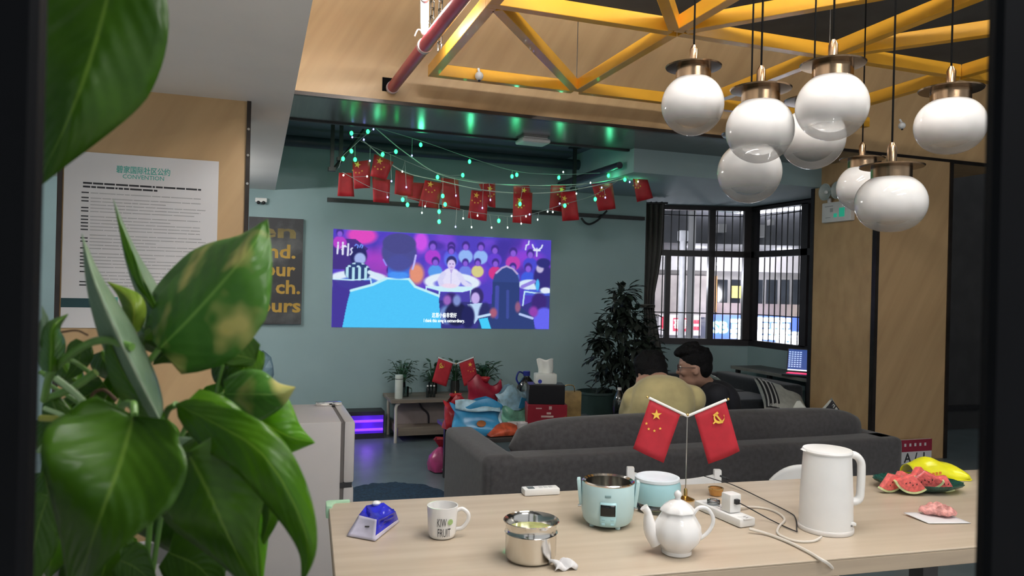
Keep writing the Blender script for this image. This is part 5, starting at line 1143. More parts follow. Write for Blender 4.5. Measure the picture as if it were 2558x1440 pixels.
# uv box
p = P(922, 1085, Y=6.80); g = thing('uv_cabinet', 'low cabinet glowing violet beside the bench', 'cabinet', loc=(p.x, 6.86, 0)); hh = P(922, 1028, Y=6.78).z
MB().bx(-0.22, 0.13, -0.10, 0.10, 0, hh).bx(0, 0, 0, 0, 0, 0).build('case', blackm, g, smooth=False)
uv = mat('violet glow panel', (0.1, 0.02, 0.5), emit=(0.06, 0.01, 0.55), estr=0.3, var=0.3, scale=3); uv2 = mat('violet lit tube', (0.3, 0.1, 1), emit=(0.22, 0.03, 1.0), estr=0.9)
MB().bx(-0.21, 0.12, -0.104, -0.10, 0.05, hh - 0.035).build('window', uv, g, smooth=False)
for z in (0.085, hh - 0.085): MB().cyl((-0.2, -0.108, z), (0.115, -0.108, z), 0.012, n=8).build('lamp_tube', uv2, g)
pt_light('uv_tube_light', (p.x - 0.03, 6.70, 0.15), 0.22, (0.3, 0.08, 1.0), 0.06)
# thermos
def on_bench(u, Y): return Vector((P(u, 990, Y=Y).x, Y, BZ))
c = on_bench(996, 6.60); g = thing('thermos', 'white thermos flask on the left end of the bench', 'thermos', loc=c)
MB().lathe([(0.034, 0), (0.036, 0.004), (0.036, 0.17), (0.035, 0.172)], 24).build('body', mat('pale thermos enamel', (0.60, 0.66, 0.62), rough=0.35), g)
MB().lathe([(0.0355, 0.172), (0.0355, 0.178)], 24).build('ring', blackm, g); MB().lathe([(0.036, 0.178), (0.036, 0.205), (0.033, 0.212)], 24).build('cap', MATS['pale thermos enamel'], g)
c = on_bench(1011, 6.70); g = thing('glass_cup', 'clear glass cup with handle beside the thermos', 'cup', loc=c); cg_ = glass_mat('clear cup glass', (0.75, 0.85, 0.82), 0.05, 0.2)
MB().lathe([(0.03, 0), (0.036, 0.003), (0.037, 0.09), (0.035, 0.09), (0.033, 0.006), (0.001, 0.005)], 20).build('body', cg_, g); MB().tube(bez([(0.035, 0, 0.08), (0.06, 0, 0.07), (0.06, 0, 0.03), (0.035, 0, 0.02)], 16), 0.005, 6).build('handle', cg_, g)
# small plants in vases
lf = mat('deep green foliage', (0.022, 0.075, 0.03), rough=0.45, var=0.35, scale=25)
def leafquad(mb, p, d, L, w, up=Vector((0, 0, 1))):
    d = d.normalized(); s = d.cross(up); s = s.normalized() if s.length > 1e-3 else Vector((1, 0, 0)); n = s.cross(d)
    pts = [p, p + d * L * .35 + s * w + n * L * .05, p + d * L * .75 + s * w * .6 + n * L * .02, p + d * L - n * L * .12, p + d * L * .75 - s * w * .6 + n * L * .02, p + d * L * .35 - s * w + n * L * .05, p + d * L * .5 + n * L * .0]
    mb.add(pts, [(0, 1, 6), (1, 2, 6), (2, 3, 6), (3, 4, 6), (4, 5, 6), (5, 0, 6)])
def vase_plant(u, Y, h, w, n, label, seedn, vase_h=0.12, dark=False):
    c = on_bench(u, Y); g = thing('potted_plant', label, 'plant', loc=c, group='plants on the bench'); r = random.Random(seedn)
    MB().lathe([(0.035, 0), (0.04, 0.004), (0.045, vase_h * .6), (0.04, vase_h), (0.037, vase_h), (0.04, vase_h * .55), (0.001, 0.006)], 20).build('vase', MATS['grey clear plastic'] if not dark else mat('dark vase glaze', (0.03, 0.03, 0.03), rough=0.2), g)
    mb = MB(); ms = MB()
    for i in range(n):
        a = r.uniform(0, 6.28); q = Vector((math.cos(a) * r.uniform(0.1, 1) * w, math.sin(a) * r.uniform(0.1, 1) * w * .6, vase_h + r.uniform(0.03, 1) * h))
        ms.tube([(0, 0, vase_h * .4), (q.x * .4, q.y * .4, (vase_h + q.z) / 2), q], 0.003, 4)
        leafquad(mb, q, Vector((math.cos(a), math.sin(a) * .5, r.uniform(-.5, .5))), r.uniform(0.05, 0.085), r.uniform(0.018, 0.03))
    mb.build('foliage', lf, g)['kind'] = 'stuff'; ms.build('stems', lf, g)['kind'] = 'stuff'
    return g
vase_plant(1001, 6.82, 0.20, 0.12, 46, 'leafy plant in a vase behind the thermos', 1); vase_plant(1080, 6.82, 0.20, 0.09, 34, 'leafy plant left of the small flags', 2, 0.11)
vase_plant(1136, 6.85, 0.20, 0.08, 30, 'leafy plant between the two small flags', 4, 0.12, True); vase_plant(1207, 6.80, 0.17, 0.14, 60, 'bushy plant right of the small flags', 3, 0.12, True)
flagstand('bench_flags', 'pair of small red flags among the plants on the bench', on_bench(1137, 6.66), 0.30, 1.45, swap=True, rz=0.0, flare=0.35)
for i, u in enumerate((1068, 1076, 1084)):
    c = on_bench(u, 6.62 + 0.01 * (i % 2)); g = thing('small_bottle', ('leftmost', 'middle', 'rightmost')[i] + ' of the three small dark bottles on the bench', 'bottle', loc=c, group='small bottles on the bench')
    MB().lathe([(0.012, 0), (0.0135, 0.003), (0.0135, 0.075), (0.007, 0.09), (0.007, 0.098)], 12).build('body', mat('dark bottle glass', (0.02, 0.025, 0.025), rough=0.1), g); MB().cyl((0, 0, 0.098), (0, 0, 0.11), 0.008, n=10).build('cap', white, g)
# pink bag on the floor
p = P(1100, 1178, Z=0); g = thing('plastic_bag', 'knotted pink plastic bag on the floor by the sofa', 'bag', loc=p)
pkb = mat('pink plastic film', (0.50, 0.06, 0.22), rough=0.3, var=0.3, scale=10, bump=0.4, bscale=18); rdb = mat('red plastic film', (0.45, 0.02, 0.03), rough=0.3, var=0.2, scale=10, bump=0.4, bscale=18)
sc_ = depth(p) / F
MB().lathe([(0.03, 0), (0.085, 0.01), (0.10, 0.06), (0.09, 0.11), (0.06, 0.15), (0.02, 0.185), (0.014, 0.19)], 20, wob=lambda a, z: 1 + 0.10 * math.sin(5 * a + 20 * z)).build('bag', pkb, g)
MB().lathe([(0.013, 0.185), (0.02, 0.20), (0.05, 0.245), (0.055, 0.25)], 16, caps=False, wob=lambda a, z: 1 + 0.25 * math.sin(4 * a)).build('knot', rdb, g, solid=0.003)
MB().box((0.02, -0.093, 0.04), (0.05, 0.004, 0.045), Matrix.Rotation(0.5, 3, 'Y')).build('label', paper, g, smooth=False)
# rug
p0 = P(965, 1208, Z=0); rg = thing('round_rug', 'dark blue shaggy rug on the floor behind the table', 'rug', loc=(p0.x - 0.02, p0.y - 0.55, 0))
rr = random.Random(2); jag = [rr.uniform(0.955, 1.03) for _ in range(120)]
MB().lathe([(0.40, 0.002), (0.41, 0.012), (0.38, 0.022), (0.2, 0.024), (0.001, 0.024)], 120, sx=0.95, sy=1.3, wob=lambda a, z: jag[int(a / (2 * math.pi) * 119.9)]).build('pile', mat('dark blue pile', (0.014, 0.045, 0.085), rough=0.95, var=0.4, scale=60, bump=0.9, bscale=120), rg)
# ------------------------------------------------------------------ coffee table and its clutter
CT = thing('coffee_table', 'low dark coffee table beyond the grey sofa', 'table', loc=(1.85, 4.95, 0)); ZQ = 0.42
MB().bx(1.28, 2.48, 4.58, 5.34, ZQ - 0.03, ZQ).build('top', mat('dark table board', (0.05, 0.047, 0.045), rough=0.4), CT, smooth=False, world=True, bevel=0.003)
for x in (1.34, 2.42):
    for y in (4.64, 5.28): MB().bx(x - 0.02, x + 0.02, y - 0.02, y + 0.02, 0, ZQ - 0.03).build('leg', blackm, CT, smooth=False, world=True)
def C(u, Y): return Vector((P(u, 1075, Y=Y).x, Y, ZQ))
def bagshape(w, d, h, ph=0.0, open_=0.5, lean=0.0):
    """soft upright bag: a loop of cross-sections"""
    def fn(a, b):
        t = 2 * math.pi * b; z = h * a; k = 1 - 0.10 * math.sin(math.pi * a) ; dep = d * (1 - open_ * a) * (1 + 0.15 * math.sin(3 * math.pi * a))
        c, s = math.cos(t), math.sin(t)
        x = w / 2 * abs(c) ** 0.55 * (1 if c > 0 else -1) * (k + 0.05 * math.sin(7 * a + ph)); y = dep / 2 * abs(s) ** 0.7 * (1 if s > 0 else -1)
        z += 0.03 * h / 0.2 * math.sin(2.3 * x / w * 3 + ph) * a ** 3
        return Vector((x + 0.006 * math.sin(11 * a + 4 * t), y + lean * a + 0.008 * math.sin(9 * a + 3 * t + ph), z))
    mb = MB(); mb.grid(fn, 14, 36); n = 14 * 37; mb.f.append(tuple(range(0, 36))[::-1]); return mb
blb = mat('bright blue bag film', (0.055, 0.33, 0.62), rough=0.25, var=0.15, scale=8, bump=0.35, bscale=14); blw = mat('pale blue bag film', (0.38, 0.60, 0.72), rough=0.3, var=0.25, scale=20, bump=0.4, bscale=18)
c = C(1190, 4.74); g = thing('snack_bag', 'large bright blue snack bag on the coffee table', 'bag', loc=c, rz=-0.15)
bagshape(0.345, 0.14, 0.215, 0.5, 0.45).build('pouch', blb, g)
def mouth(a, b): return Vector(((a - .5) * 0.30, -0.03 - 0.035 * b + 0.012 * math.sin(6 * a), 0.205 + 0.03 * math.sin(3 * a + 1) - 0.05 * b * (1 + .5 * math.sin(5 * a))))
MB().grid(mouth, 12, 5).build('folded_mouth', blw, g, solid=0.003)
lo = MB().lathe([(0.0005, 0), (0.022, 0.001), (0.024, 0.004)], 16, caps=False, sx=1.3, sy=0.9).build('logo', mat('orange brown print', (0.45, 0.16, 0.05), rough=0.5), g); lo.location = (0.02, -0.082, 0.085); lo.rotation_euler = (math.pi / 2, 0, 0)
c = C(1283, 5.12); g = thing('snack_bag', 'pale blue snack bag leaning behind the black box', 'bag', loc=c, rz=0.3); bagshape(0.26, 0.12, 0.24, 2.0, 0.6, 0.04).build('pouch', blw, g); MB().box((0.03, -0.075, 0.14), (0.07, 0.004, 0.08), Matrix.Rotation(0.3, 3, 'Y')).build('print_patch', blb, g, smooth=False)
c = C(1136, 4.98); g = thing('plastic_bag', 'shiny red plastic bag left of the blue snack bag', 'bag', loc=c); bagshape(0.16, 0.13, 0.21, 1.0, 0.5).build('bag', rdb, g); MB().lathe([(0.02, 0.2), (0.03, 0.22), (0.045, 0.235)], 14, caps=False, wob=lambda a, z: 1 + .25 * math.sin(4 * a)).build('knot', rdb, g, solid=0.003)
c = C(1208, 5.2); g = thing('plastic_bag', 'dark red bag rising behind the blue snack bag', 'bag', loc=c); bagshape(0.26, 0.16, 0.30, 3.0, 0.8).build('bag', mat('crimson bag film', (0.32, 0.015, 0.04), rough=0.35, var=0.2, scale=9, bump=0.3, bscale=14), g); MB().lathe([(0.02, 0.28), (0.03, 0.3), (0.04, 0.32)], 14, caps=False).build('knot', rdb, g, solid=0.003)
c = C(1262, 4.68); g = thing('snack_bag', 'flat orange red snack bag in front of the red carton', 'bag', loc=c, rz=0.1); orr = mat('orange red film', (0.55, 0.10, 0.045), rough=0.3, var=0.35, scale=25, bump=0.4, bscale=16)
MB().grid(lambda a, b: Vector(((a - .5) * 0.27, (b - .5) * 0.14, 0.006 + 0.075 * max(0, math.sin(math.pi * a)) ** .7 * max(0, math.sin(math.pi * b)) ** .6)), 18, 12).build('pouch', orr, g, solid=0.003); MB().bx(0.12, 0.145, -0.06, 0.06, 0.002, 0.008).build('seal', orr, g, smooth=False)
c = C(1285, 4.92); g = thing('snack_bag', 'green and white snack bag beside the red carton', 'bag', loc=c); bagshape(0.20, 0.1, 0.13, 4.0, 0.5).build('pouch', mat('green bag film', (0.16, 0.42, 0.30), rough=0.3, var=0.4, scale=14), g); MB().bx(-0.07, 0.07, -0.052, -0.049, 0.02, 0.05).build('print_patch', paper, g, smooth=False)
# cartons and tissue
c = C(1362, 4.80); g = thing('red_carton', 'dark red gift carton with white lettering on the coffee table', 'carton', loc=c, rz=-0.24)
RW, RH = 0.275, 0.185; crt = mat('crimson carton', (0.28, 0.012, 0.028), rough=0.4, var=0.1, scale=6)
MB().bx(-RW / 2, RW / 2, -0.085, 0.085, 0, RH).build('box', crt, g, bevel=0.003, seg=1)
for (x, z, w, h) in [(0.02, RH * 0.88, 0.02, 0.022), (0.01, RH * 0.68, 0.03, 0.014), (0.0, RH * 0.56, 0.085, 0.013), (-0.06, RH * 0.86, 0.04, 0.008)]:
    MB().bx(x - w / 2, x + w / 2, -0.0865, -0.085, z - h / 2, z + h / 2).build('print_mark', mat('pale carton print', (0.6, 0.45, 0.42), rough=0.5), g, smooth=False)
MB().prism([(-0.07, 0.0), (-0.07, 0.05), (0.05, 0.07), (0.13, 0.11), (0.13, 0.0)], (0, -0.0852, 0), (1, 0, 0), (0, 0, 1), 0.001).build('print_scene', mat('orange carton print', (0.42, 0.10, 0.03), rough=0.5, var=0.5, scale=40), g, smooth=False)
zt0 = ZQ + RH
g = thing('black_carton', 'black carton stacked on the red carton', 'carton', loc=Vector((c.x - 0.005, c.y, zt0)), rz=-0.26)
MB().bx(-0.125, 0.125, -0.08, 0.08, 0, 0.135).build('box', mat('black carton board', (0.012, 0.012, 0.015), rough=0.3), g, bevel=0.003, seg=1); MB().bx(-0.125, 0.125, -0.0815, -0.08, 0.128, 0.135).build('lid_seam', blackm, g, smooth=False)
g = thing('tissue_box', 'white tissue packet with a raised sheet on the black carton', 'tissue box', loc=Vector((c.x - 0.01, c.y, zt0 + 0.135)), rz=-0.2)
MB().bx(-0.075, 0.075, -0.05, 0.05, 0, 0.072).build('packet', mat('white tissue wrap', (0.72, 0.76, 0.72), rough=0.5, var=0.04), g, bevel=0.01)
lo = MB().lathe([(0.0005, 0), (0.014, 0.001)], 16, caps=False).build('blue_logo', mat('blue print', (0.03, 0.05, 0.4), rough=0.5), g); lo.location = (-0.045, -0.0515, 0.02); lo.rotation_euler = (math.pi / 2, 0, 0)
MB().grid(lambda a, b: Vector(((a - .5) * (0.10 + 0.02 * b) + 0.004 * math.sin(5 * b), 0.016 * math.sin(7 * a) * (1 - .3 * b), 0.065 + 0.105 * b + 0.006 * math.sin(9 * a) * b)), 14, 8).build('tissue_sheet', mat('tissue paper', (0.78, 0.81, 0.78), rough=0.8, var=0.03), g, solid=0.002)
c = C(1418, 4.98); g = thing('gift_bag', 'golden brown paper gift bag behind the red carton', 'bag', loc=c, rz=-0.3); MB().bx(-0.09, 0.09, -0.045, 0.045, 0, 0.235).build('body', mat('gold brown paper', (0.33, 0.22, 0.08), rough=0.5, var=0.3, scale=12), g, bevel=0.003); MB().tube(bez([(-0.04, -0.04, 0.23), (-0.03, -0.04, 0.28), (0.03, -0.04, 0.28), (0.04, -0.04, 0.23)], 16), 0.004, 6).build('handle', gold, g)
c = C(1312, 5.24); g = thing('water_jug', 'clear water jug with dark blue cap behind the cartons', 'jug', loc=c)
MB().lathe([(0.06, 0), (0.07, 0.005), (0.072, 0.22), (0.06, 0.27), (0.03, 0.305), (0.022, 0.315), (0.022, 0.325)], 24).build('bottle', MATS['clear tray'], g); MB().cyl((0, 0, 0.322), (0, 0, 0.355), 0.027, n=14).build('cap', mat('dark blue plastic', (0.02, 0.035, 0.25), rough=0.3), g); MB().tube(bez([(-0.01, 0, 0.33), (-0.06, 0, 0.35), (-0.08, 0, 0.30), (-0.06, 0, 0.26)], 16), 0.007, 6).build('handle', MATS['dark blue plastic'], g)
for (u, Y, lb, m_) in [(1304, 4.62, 'white paper cup in front of the red carton', paper), (1421, 4.62, 'white and green paper cup right of the red carton', paper)]:
    c = C(u, Y); g = thing('paper_cup', lb, 'cup', loc=c, group='paper cups on the coffee table'); MB().lathe([(0.026, 0), (0.028, 0.002), (0.037, 0.085), (0.038, 0.088), (0.036, 0.088), (0.026, 0.006), (0.001, 0.005)], 20).build('wall', m_, g)
    if 'green' in lb: MB().lathe([(0.0285, 0.005), (0.0345, 0.05)], 20, caps=False).build('green_band', mat('green cup print', (0.06, 0.3, 0.16), rough=0.5), g, solid=0.001)
# ------------------------------------------------------------------ corner: bin, clear bottle, big dark plant, curtain
c = P(1487, 1090, t=6.4); g = thing('waste_bin', 'dark green round bin beside the tall plant', 'bin', loc=(c.x, c.y, 0)); hb_ = P(1487, 978, t=6.4).z
MB().lathe([(0.13, 0), (0.135, 0.005), (0.165, hb_ - 0.01), (0.17, hb_), (0.158, hb_), (0.128, 0.01), (0.001, 0.01)], 28).build('bin', mat('dark green plastic', (0.025, 0.05, 0.045), rough=0.45), g); MB().lathe([(0.165, hb_ - 0.02), (0.174, hb_ - 0.015), (0.174, hb_ + 0.003), (0.165, hb_ + 0.003)], 28, caps=False).build('rim', MATS['dark green plastic'], g)
c = P(1545, 1080, t=5.9); g = thing('water_bottle', 'clear ribbed water bottle beside the tall plant', 'bottle', loc=(c.x, c.y, 0)); hb_ = P(1545, 975, t=5.9).z
MB().lathe([(0.05, 0), (0.055, 0.01)] + [(0.052 + 0.005 * (i % 2), 0.03 + (hb_ - 0.12) * i / 12) for i in range(13)] + [(0.03, hb_ - 0.03), (0.015, hb_)], 20).build('bottle', MATS['clear tray'], g); MB().cyl((0, 0, hb_), (0, 0, hb_ + 0.02), 0.017, n=10).build('cap', white, g)
c = P(1570, 1000, t=6.5); g = thing('tall_plant', 'tall dark potted plant in front of the curtain', 'plant', loc=(c.x, c.y, 0)); r = random.Random(8)
MB().lathe([(0.13, 0), (0.14, 0.01), (0.19, 0.30), (0.20, 0.32), (0.18, 0.32), (0.17, 0.28), (0.001, 0.27)], 24).build('pot', mat('black pot plastic', (0.012, 0.012, 0.013), rough=0.5), g)
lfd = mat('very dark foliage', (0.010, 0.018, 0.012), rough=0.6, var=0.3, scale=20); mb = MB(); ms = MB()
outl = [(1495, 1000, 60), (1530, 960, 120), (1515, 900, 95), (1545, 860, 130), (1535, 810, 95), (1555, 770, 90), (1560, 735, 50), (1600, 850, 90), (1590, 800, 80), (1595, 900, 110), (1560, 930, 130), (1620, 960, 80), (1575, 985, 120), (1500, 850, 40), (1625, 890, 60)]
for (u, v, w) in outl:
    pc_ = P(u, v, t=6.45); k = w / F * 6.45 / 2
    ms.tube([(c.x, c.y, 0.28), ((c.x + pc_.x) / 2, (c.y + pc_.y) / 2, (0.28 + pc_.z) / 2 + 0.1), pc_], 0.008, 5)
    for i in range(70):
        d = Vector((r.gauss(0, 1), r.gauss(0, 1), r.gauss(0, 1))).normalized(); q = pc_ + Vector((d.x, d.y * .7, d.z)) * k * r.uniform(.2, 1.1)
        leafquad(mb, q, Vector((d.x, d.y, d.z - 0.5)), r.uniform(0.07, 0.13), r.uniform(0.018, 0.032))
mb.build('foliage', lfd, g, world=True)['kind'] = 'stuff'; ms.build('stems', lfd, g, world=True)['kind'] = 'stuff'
ctop = P(1625, 505, t=7.95); g = thing('curtain', 'dark brown grey curtain gathered left of the window', 'curtain', loc=(ctop.x, ctop.y, 0.5)); cum = mat('brown grey curtain cloth', (0.050, 0.046, 0.040), rough=0.85, var=0.15, scale=15, stretch=(6, 6, 1), sheen=0.2)
prof = [(505, 1588, 1662), (560, 1588, 1660), (620, 1590, 1656), (680, 1592, 1647), (730, 1595, 1637), (762, 1600, 1632), (790, 1598, 1637), (830, 1592, 1645), (870, 1586, 1652), (930, 1580, 1655)]
def cfn(a, b):
    q = b * (len(prof) - 1); i = min(int(q), len(prof) - 2); f_ = q - i; v, x0, x1 = [prof[i][k] * (1 - f_) + prof[i + 1][k] * f_ for k in range(3)]
    p = P(x0 + (x1 - x0) * a, v, t=7.95); return p + fwd * (0.035 * math.sin(a * 34) + 0.012 * math.sin(a * 71 + b * 3))
MB().grid(cfn, 80, 26).build('cloth', cum, g, world=True, solid=0.004)
tb = P(1616, 765, t=7.88); MB().box(tb, (0.16, 0.10, 0.035), rotz(-YAW)).build('tie_band', cum, g, world=True, bevel=0.01)
o = MB().cyl(P(1575, 508, t=7.9), P(1668, 508, t=7.9), 0.012, n=10).build('curtain_rod', blackm, g, world=True)

# ------------------------------------------------------------------ people
skin = mat('skin', (0.40, 0.23, 0.165), rough=0.5, var=0.08, scale=12, sub=0.08); hairm = mat('black hair', (0.005, 0.005, 0.006), rough=0.75, spec=0.15, var=0.3, scale=60, bump=0.4, bscale=120)
def cap(mb, a, ra, b, rb, n=14):
    a = Vector(a); b = Vector(b); mb.sph(a, ra, n, 10); mb.sph(b, rb, n, 10); mb.tube([a, b], [ra, rb], n); return mb
def limb(mb, pts):
    for (a, ra), (b, rb) in zip(pts[:-1], pts[1:]): cap(mb, a, ra, b, rb)
    return mb
def remesh(mb, name, m, parent=None, vox=0.008, smooth=4, loc=None, mats=None):
    me = bpy.data.meshes.new(name)
    off = Vector(loc) if loc is not None else (Vector(wmat(parent).translation) if parent else Vector((0, 0, 0)))
    me.from_pydata([tuple(Vector(p) - off) for p in mb.v], [], mb.f)
    o = bpy.data.objects.new(name, me); COL.objects.link(o)
    md = o.modifiers.new('r', 'REMESH'); md.mode = 'VOXEL'; md.voxel_size = vox; md.use_smooth_shade = True
    sm = o.modifiers.new('s', 'SMOOTH'); sm.iterations = smooth; sm.factor = 0.5
    dg = bpy.context.evaluated_depsgraph_get(); me2 = bpy.data.meshes.new_from_object(o.evaluated_get(dg)); o.modifiers.clear(); o.data = me2; bpy.data.meshes.remove(me); me2.name = name
    me2.materials.clear(); me2.materials.append(m); me2.shade_smooth()
    if parent is not None: o.parent = parent
    elif loc is not None: o.location = loc
    return o
def head_parts(c, f, up=Vector((0, 0, 1))):
    f = f.normalized(); l = up.cross(f).normalized(); z = f.cross(l).normalized(); R = Matrix((f, l, z)).transposed()
    L = lambda x, y, q: c + R @ Vector((x, y, q)); mb = MB()
    mb.sph(L(0, 0, 0.02), (0.095, 0.078, 0.108), 20, 14, R); mb.sph(L(0.028, 0, -0.055), (0.064, 0.058, 0.058), 16, 12, R)
    cap(mb, L(0.088, 0, 0.022), 0.008, L(0.106, 0, -0.016), 0.0125, 10)
    for s in (-1, 1): mb.sph(L(0.096, s * 0.011, -0.019), 0.009, 8, 6); mb.sph(L(-0.008, s * 0.080, -0.004), (0.021, 0.010, 0.032), 12, 8, R); mb.sph(L(0.062, s * 0.042, -0.012), (0.028, 0.026, 0.028), 10, 8, R)
    mb.sph(L(0.088, 0, -0.044), (0.013, 0.024, 0.007), 10, 6, R); mb.sph(L(0.086, 0, -0.055), (0.013, 0.022, 0.008), 10, 6, R); mb.sph(L(0.074, 0, -0.088), 0.024, 10, 8); mb.sph(L(0.079, 0, 0.040), (0.014, 0.052, 0.010), 12, 6, R)
    return mb, L, R
def hand(mb, w, d, n, s=1.0, curl=0.6, side=1):
    """palm from wrist w along d, palm normal n, five bent fingers"""
    d = d.normalized(); n = n.normalized(); sd = d.cross(n).normalized() * side
    pc_ = w + d * 0.045 * s; R = Matrix((d, sd, n)).transposed(); mb.sph(pc_, (0.052 * s, 0.040 * s, 0.016 * s), 12, 8, R)
    for k, (off, L1) in enumerate([(-0.030, 0.072), (-0.010, 0.082), (0.010, 0.078), (0.029, 0.062)]):
        b = w + d * 0.085 * s + sd * off * s; a1 = (d * math.cos(curl * .5) + n * math.sin(curl * .5)); a2 = (d * math.cos(curl * 1.4) + n * math.sin(curl * 1.4)); a3 = (d * math.cos(curl * 2.1) + n * math.sin(curl * 2.1))
        p1 = b + a1 * L1 * .45 * s; p2 = p1 + a2 * L1 * .32 * s; p3 = p2 + a3 * L1 * .24 * s; limb(mb, [(b, 0.0095 * s), (p1, 0.009 * s), (p2, 0.0082 * s), (p3, 0.0072 * s)])
    b = w + d * 0.025 * s - sd * 0.034 * s; p1 = b + (d * .6 - sd * .75 + n * .2).normalized() * 0.036 * s; p2 = p1 + (d * .9 - sd * .1 + n * .45).normalized() * 0.03 * s; limb(mb, [(b, 0.0125 * s), (p1, 0.0105 * s), (p2, 0.0085 * s)])
    return mb
Q = lambda u, v, t: P(u, v, t=t)
def eyes(person, L, R, loc):
    for s in (-1, 1):
        e = MB().sph(L(0.077, s * 0.032, 0.018), 0.0125, 12, 8); e.v = [tuple(Vector(p) - Vector(loc)) for p in e.v]; eo = e.build('eye', mat('eye white', (0.6, 0.58, 0.55), rough=0.2), person)
        e = MB().sph(L(0.0865, s * 0.033, 0.017), 0.0055, 8, 6); e.v = [tuple(Vector(p) - Vector(loc)) for p in e.v]; e.build('iris', mat('dark iris', (0.02, 0.012, 0.01), rough=0.2), eo)
# --- man in yellow, back to the viewer
fY = (fwd * 0.93 - rgt * 0.37).normalized(); base = Vector((2.12, 3.86, 0.43))
hc = Q(1626, 936, 4.46); mb, L, R = head_parts(hc, (fY * 0.92 + Vector((0, 0, -0.38))), Vector((0, 0, 1)))
pel = Vector((2.13, 3.80, 0.53)); neck = Q(1651, 956, 4.30); ch = Q(1655, 1005, 4.17)
shL = Q(1588, 1000, 4.22); shR = Q(1728, 998, 4.20)
cap(mb, hc + Vector((0.0, -0.01, -0.04)), 0.055, neck, 0.058); cap(mb, neck, 0.06, ch, 0.115); cap(mb, ch, 0.125, pel, 0.135)
elL = Q(1560, 1050, 4.40); wrL = Q(1590, 986, 4.33); elR = Q(1716, 1062, 4.40); wrR = Q(1668, 1050, 4.60)
limb(mb, [(shL, 0.060), (elL, 0.042), (wrL, 0.029)]); limb(mb, [(shR, 0.060), (elR, 0.042), (wrR, 0.029)]); limb(mb, [(neck + Vector((0, 0, -0.03)), 0.05), (shL, 0.055)]); limb(mb, [(neck + Vector((0, 0, -0.03)), 0.05), (shR, 0.055)])
hand(mb, wrL, (Q(1603, 935, 4.34) - wrL), (rgt * 0.8 + fwd * 0.6), 0.85, 0.7, 1); hand(mb, wrR, (fwd * .5 - rgt * 0.8 + Vector((0, 0, -.2))), Vector((0, 0, -1)), 1.0, 0.6, -1)
legs = []
for s, dx in ((-1, -0.11), (1, 0.11)):
    hip = pel + Vector((dx * 0.9, 0.02, -0.02)); kn = Vector((pel.x + dx * 1.5, pel.y + 0.42, 0.47)); an = Vector((kn.x, kn.y + 0.06, 0.09)); to = an + Vector((0, 0.17, -0.04))
    legs.append([(hip, 0.090), (kn, 0.058), (an, 0.042), (to, 0.036)]); limb(mb, legs[-1])
man1 = remesh(mb, 'person', skin, None, 0.0075, 3, loc=base); tag(man1, 'person in a yellow shirt hunched on the grey sofa, back turned, hand at the face', 'person'); eyes(man1, L, R, base)
ym = mat('mustard yellow shirt', (0.42, 0.36, 0.17), rough=0.85, var=0.10, scale=10, bump=0.15, bscale=14, sheen=0.2)
sh = MB(); cap(sh, neck + Vector((0, 0, -0.035)), 0.075, ch, 0.150); cap(sh, ch + rgt * 0.035, 0.150, pel + Vector((0, 0, -0.03)), 0.158); cap(sh, ch - rgt * 0.04, 0.145, pel, 0.155)
limb(sh, [(neck + Vector((0, 0, -0.045)), 0.068), (shL, 0.078), (shL.lerp(elL, .62), 0.060)]); limb(sh, [(neck + Vector((0, 0, -0.045)), 0.068), (shR, 0.082), (shR.lerp(elR, .62), 0.062)]); sh.sph(ch.lerp(neck, .5), (0.17, 0.12, 0.10), 18, 12, rotz(-YAW))
remesh(sh, 'shirt', ym, man1, 0.010, 6)
tr_ = MB(); [limb(tr_, [(a, r_ + 0.012) for a, r_ in lg[:3]]) for lg in legs]; tr_.sph(pel, (0.16, 0.14, 0.11), 16, 10); remesh(tr_, 'trousers', mat('dark grey trousers', (0.03, 0.03, 0.035), rough=0.85), man1, 0.012, 4)
for lg in legs: shoe = MB(); shoe.sph((lg[2][0] + lg[3][0]) / 2 + Vector((0, 0.01, -0.035)), (0.05, 0.13, 0.045), 14, 10); shoe.v = [(p[0], p[1], max(p[2], 0.002)) for p in shoe.v]; shoe.build('shoe', blackm, man1, world=True)
hr = MB(); hr.sph(L(-0.012, 0, 0.035), (0.106, 0.093, 0.110), 22, 16, R); hr.sph(L(-0.035, 0, -0.01), (0.078, 0.084, 0.085), 18, 12, R); hr.sph(L(0.02, 0, 0.10), (0.085, 0.075, 0.045), 16, 10, R)
rr = random.Random(4)
for i in range(40):
    a = rr.uniform(0, 6.28); e = rr.uniform(0.1, 1.3); d = Vector((math.cos(a) * math.cos(e), math.sin(a) * math.cos(e), math.sin(e))); hr.sph(L(-0.012 + d.x * 0.10, d.y * 0.088, 0.04 + d.z * 0.105), 0.016, 8, 6)
remesh(hr, 'hair', hairm, man1, 0.007, 2)
# --- man in black, in profile facing left
fB = (-rgt * 0.96 + fwd * 0.26).normalized(); base = Vector((2.72, 3.98, 0.43))
hc = Q(1735, 922, 4.62); mb, L, R = head_parts(hc, fB + Vector((0, 0, -0.12)))
neck = Q(1762, 962, 4.68); ch = Q(1782, 1008, 4.68); pel = Vector((2.78, 4.02, 0.53)); shN = Q(1792, 990, 4.50); shF = Q(1752, 985, 4.88)
cap(mb, hc + fB * -0.02 + Vector((0, 0, -0.05)), 0.056, neck, 0.060); cap(mb, neck, 0.06, ch, 0.115); cap(mb, ch, 0.12, pel, 0.13)
elN = Q(1788, 1075, 4.50); wrN = Q(1755, 1068, 4.62); elF = Q(1735, 1055, 4.98); wrF = Q(1712, 1058, 4.9)
limb(mb, [(shN, 0.058), (elN, 0.042), (wrN, 0.029)]); limb(mb, [(shF, 0.058), (elF, 0.042), (wrF, 0.029)]); hand(mb, wrN, fB, Vector((0, 0, -1)), 1, 0.6, 1); hand(mb, wrF, fB, Vector((0, 0, -1)), 1, 0.6, -1)
legs = []
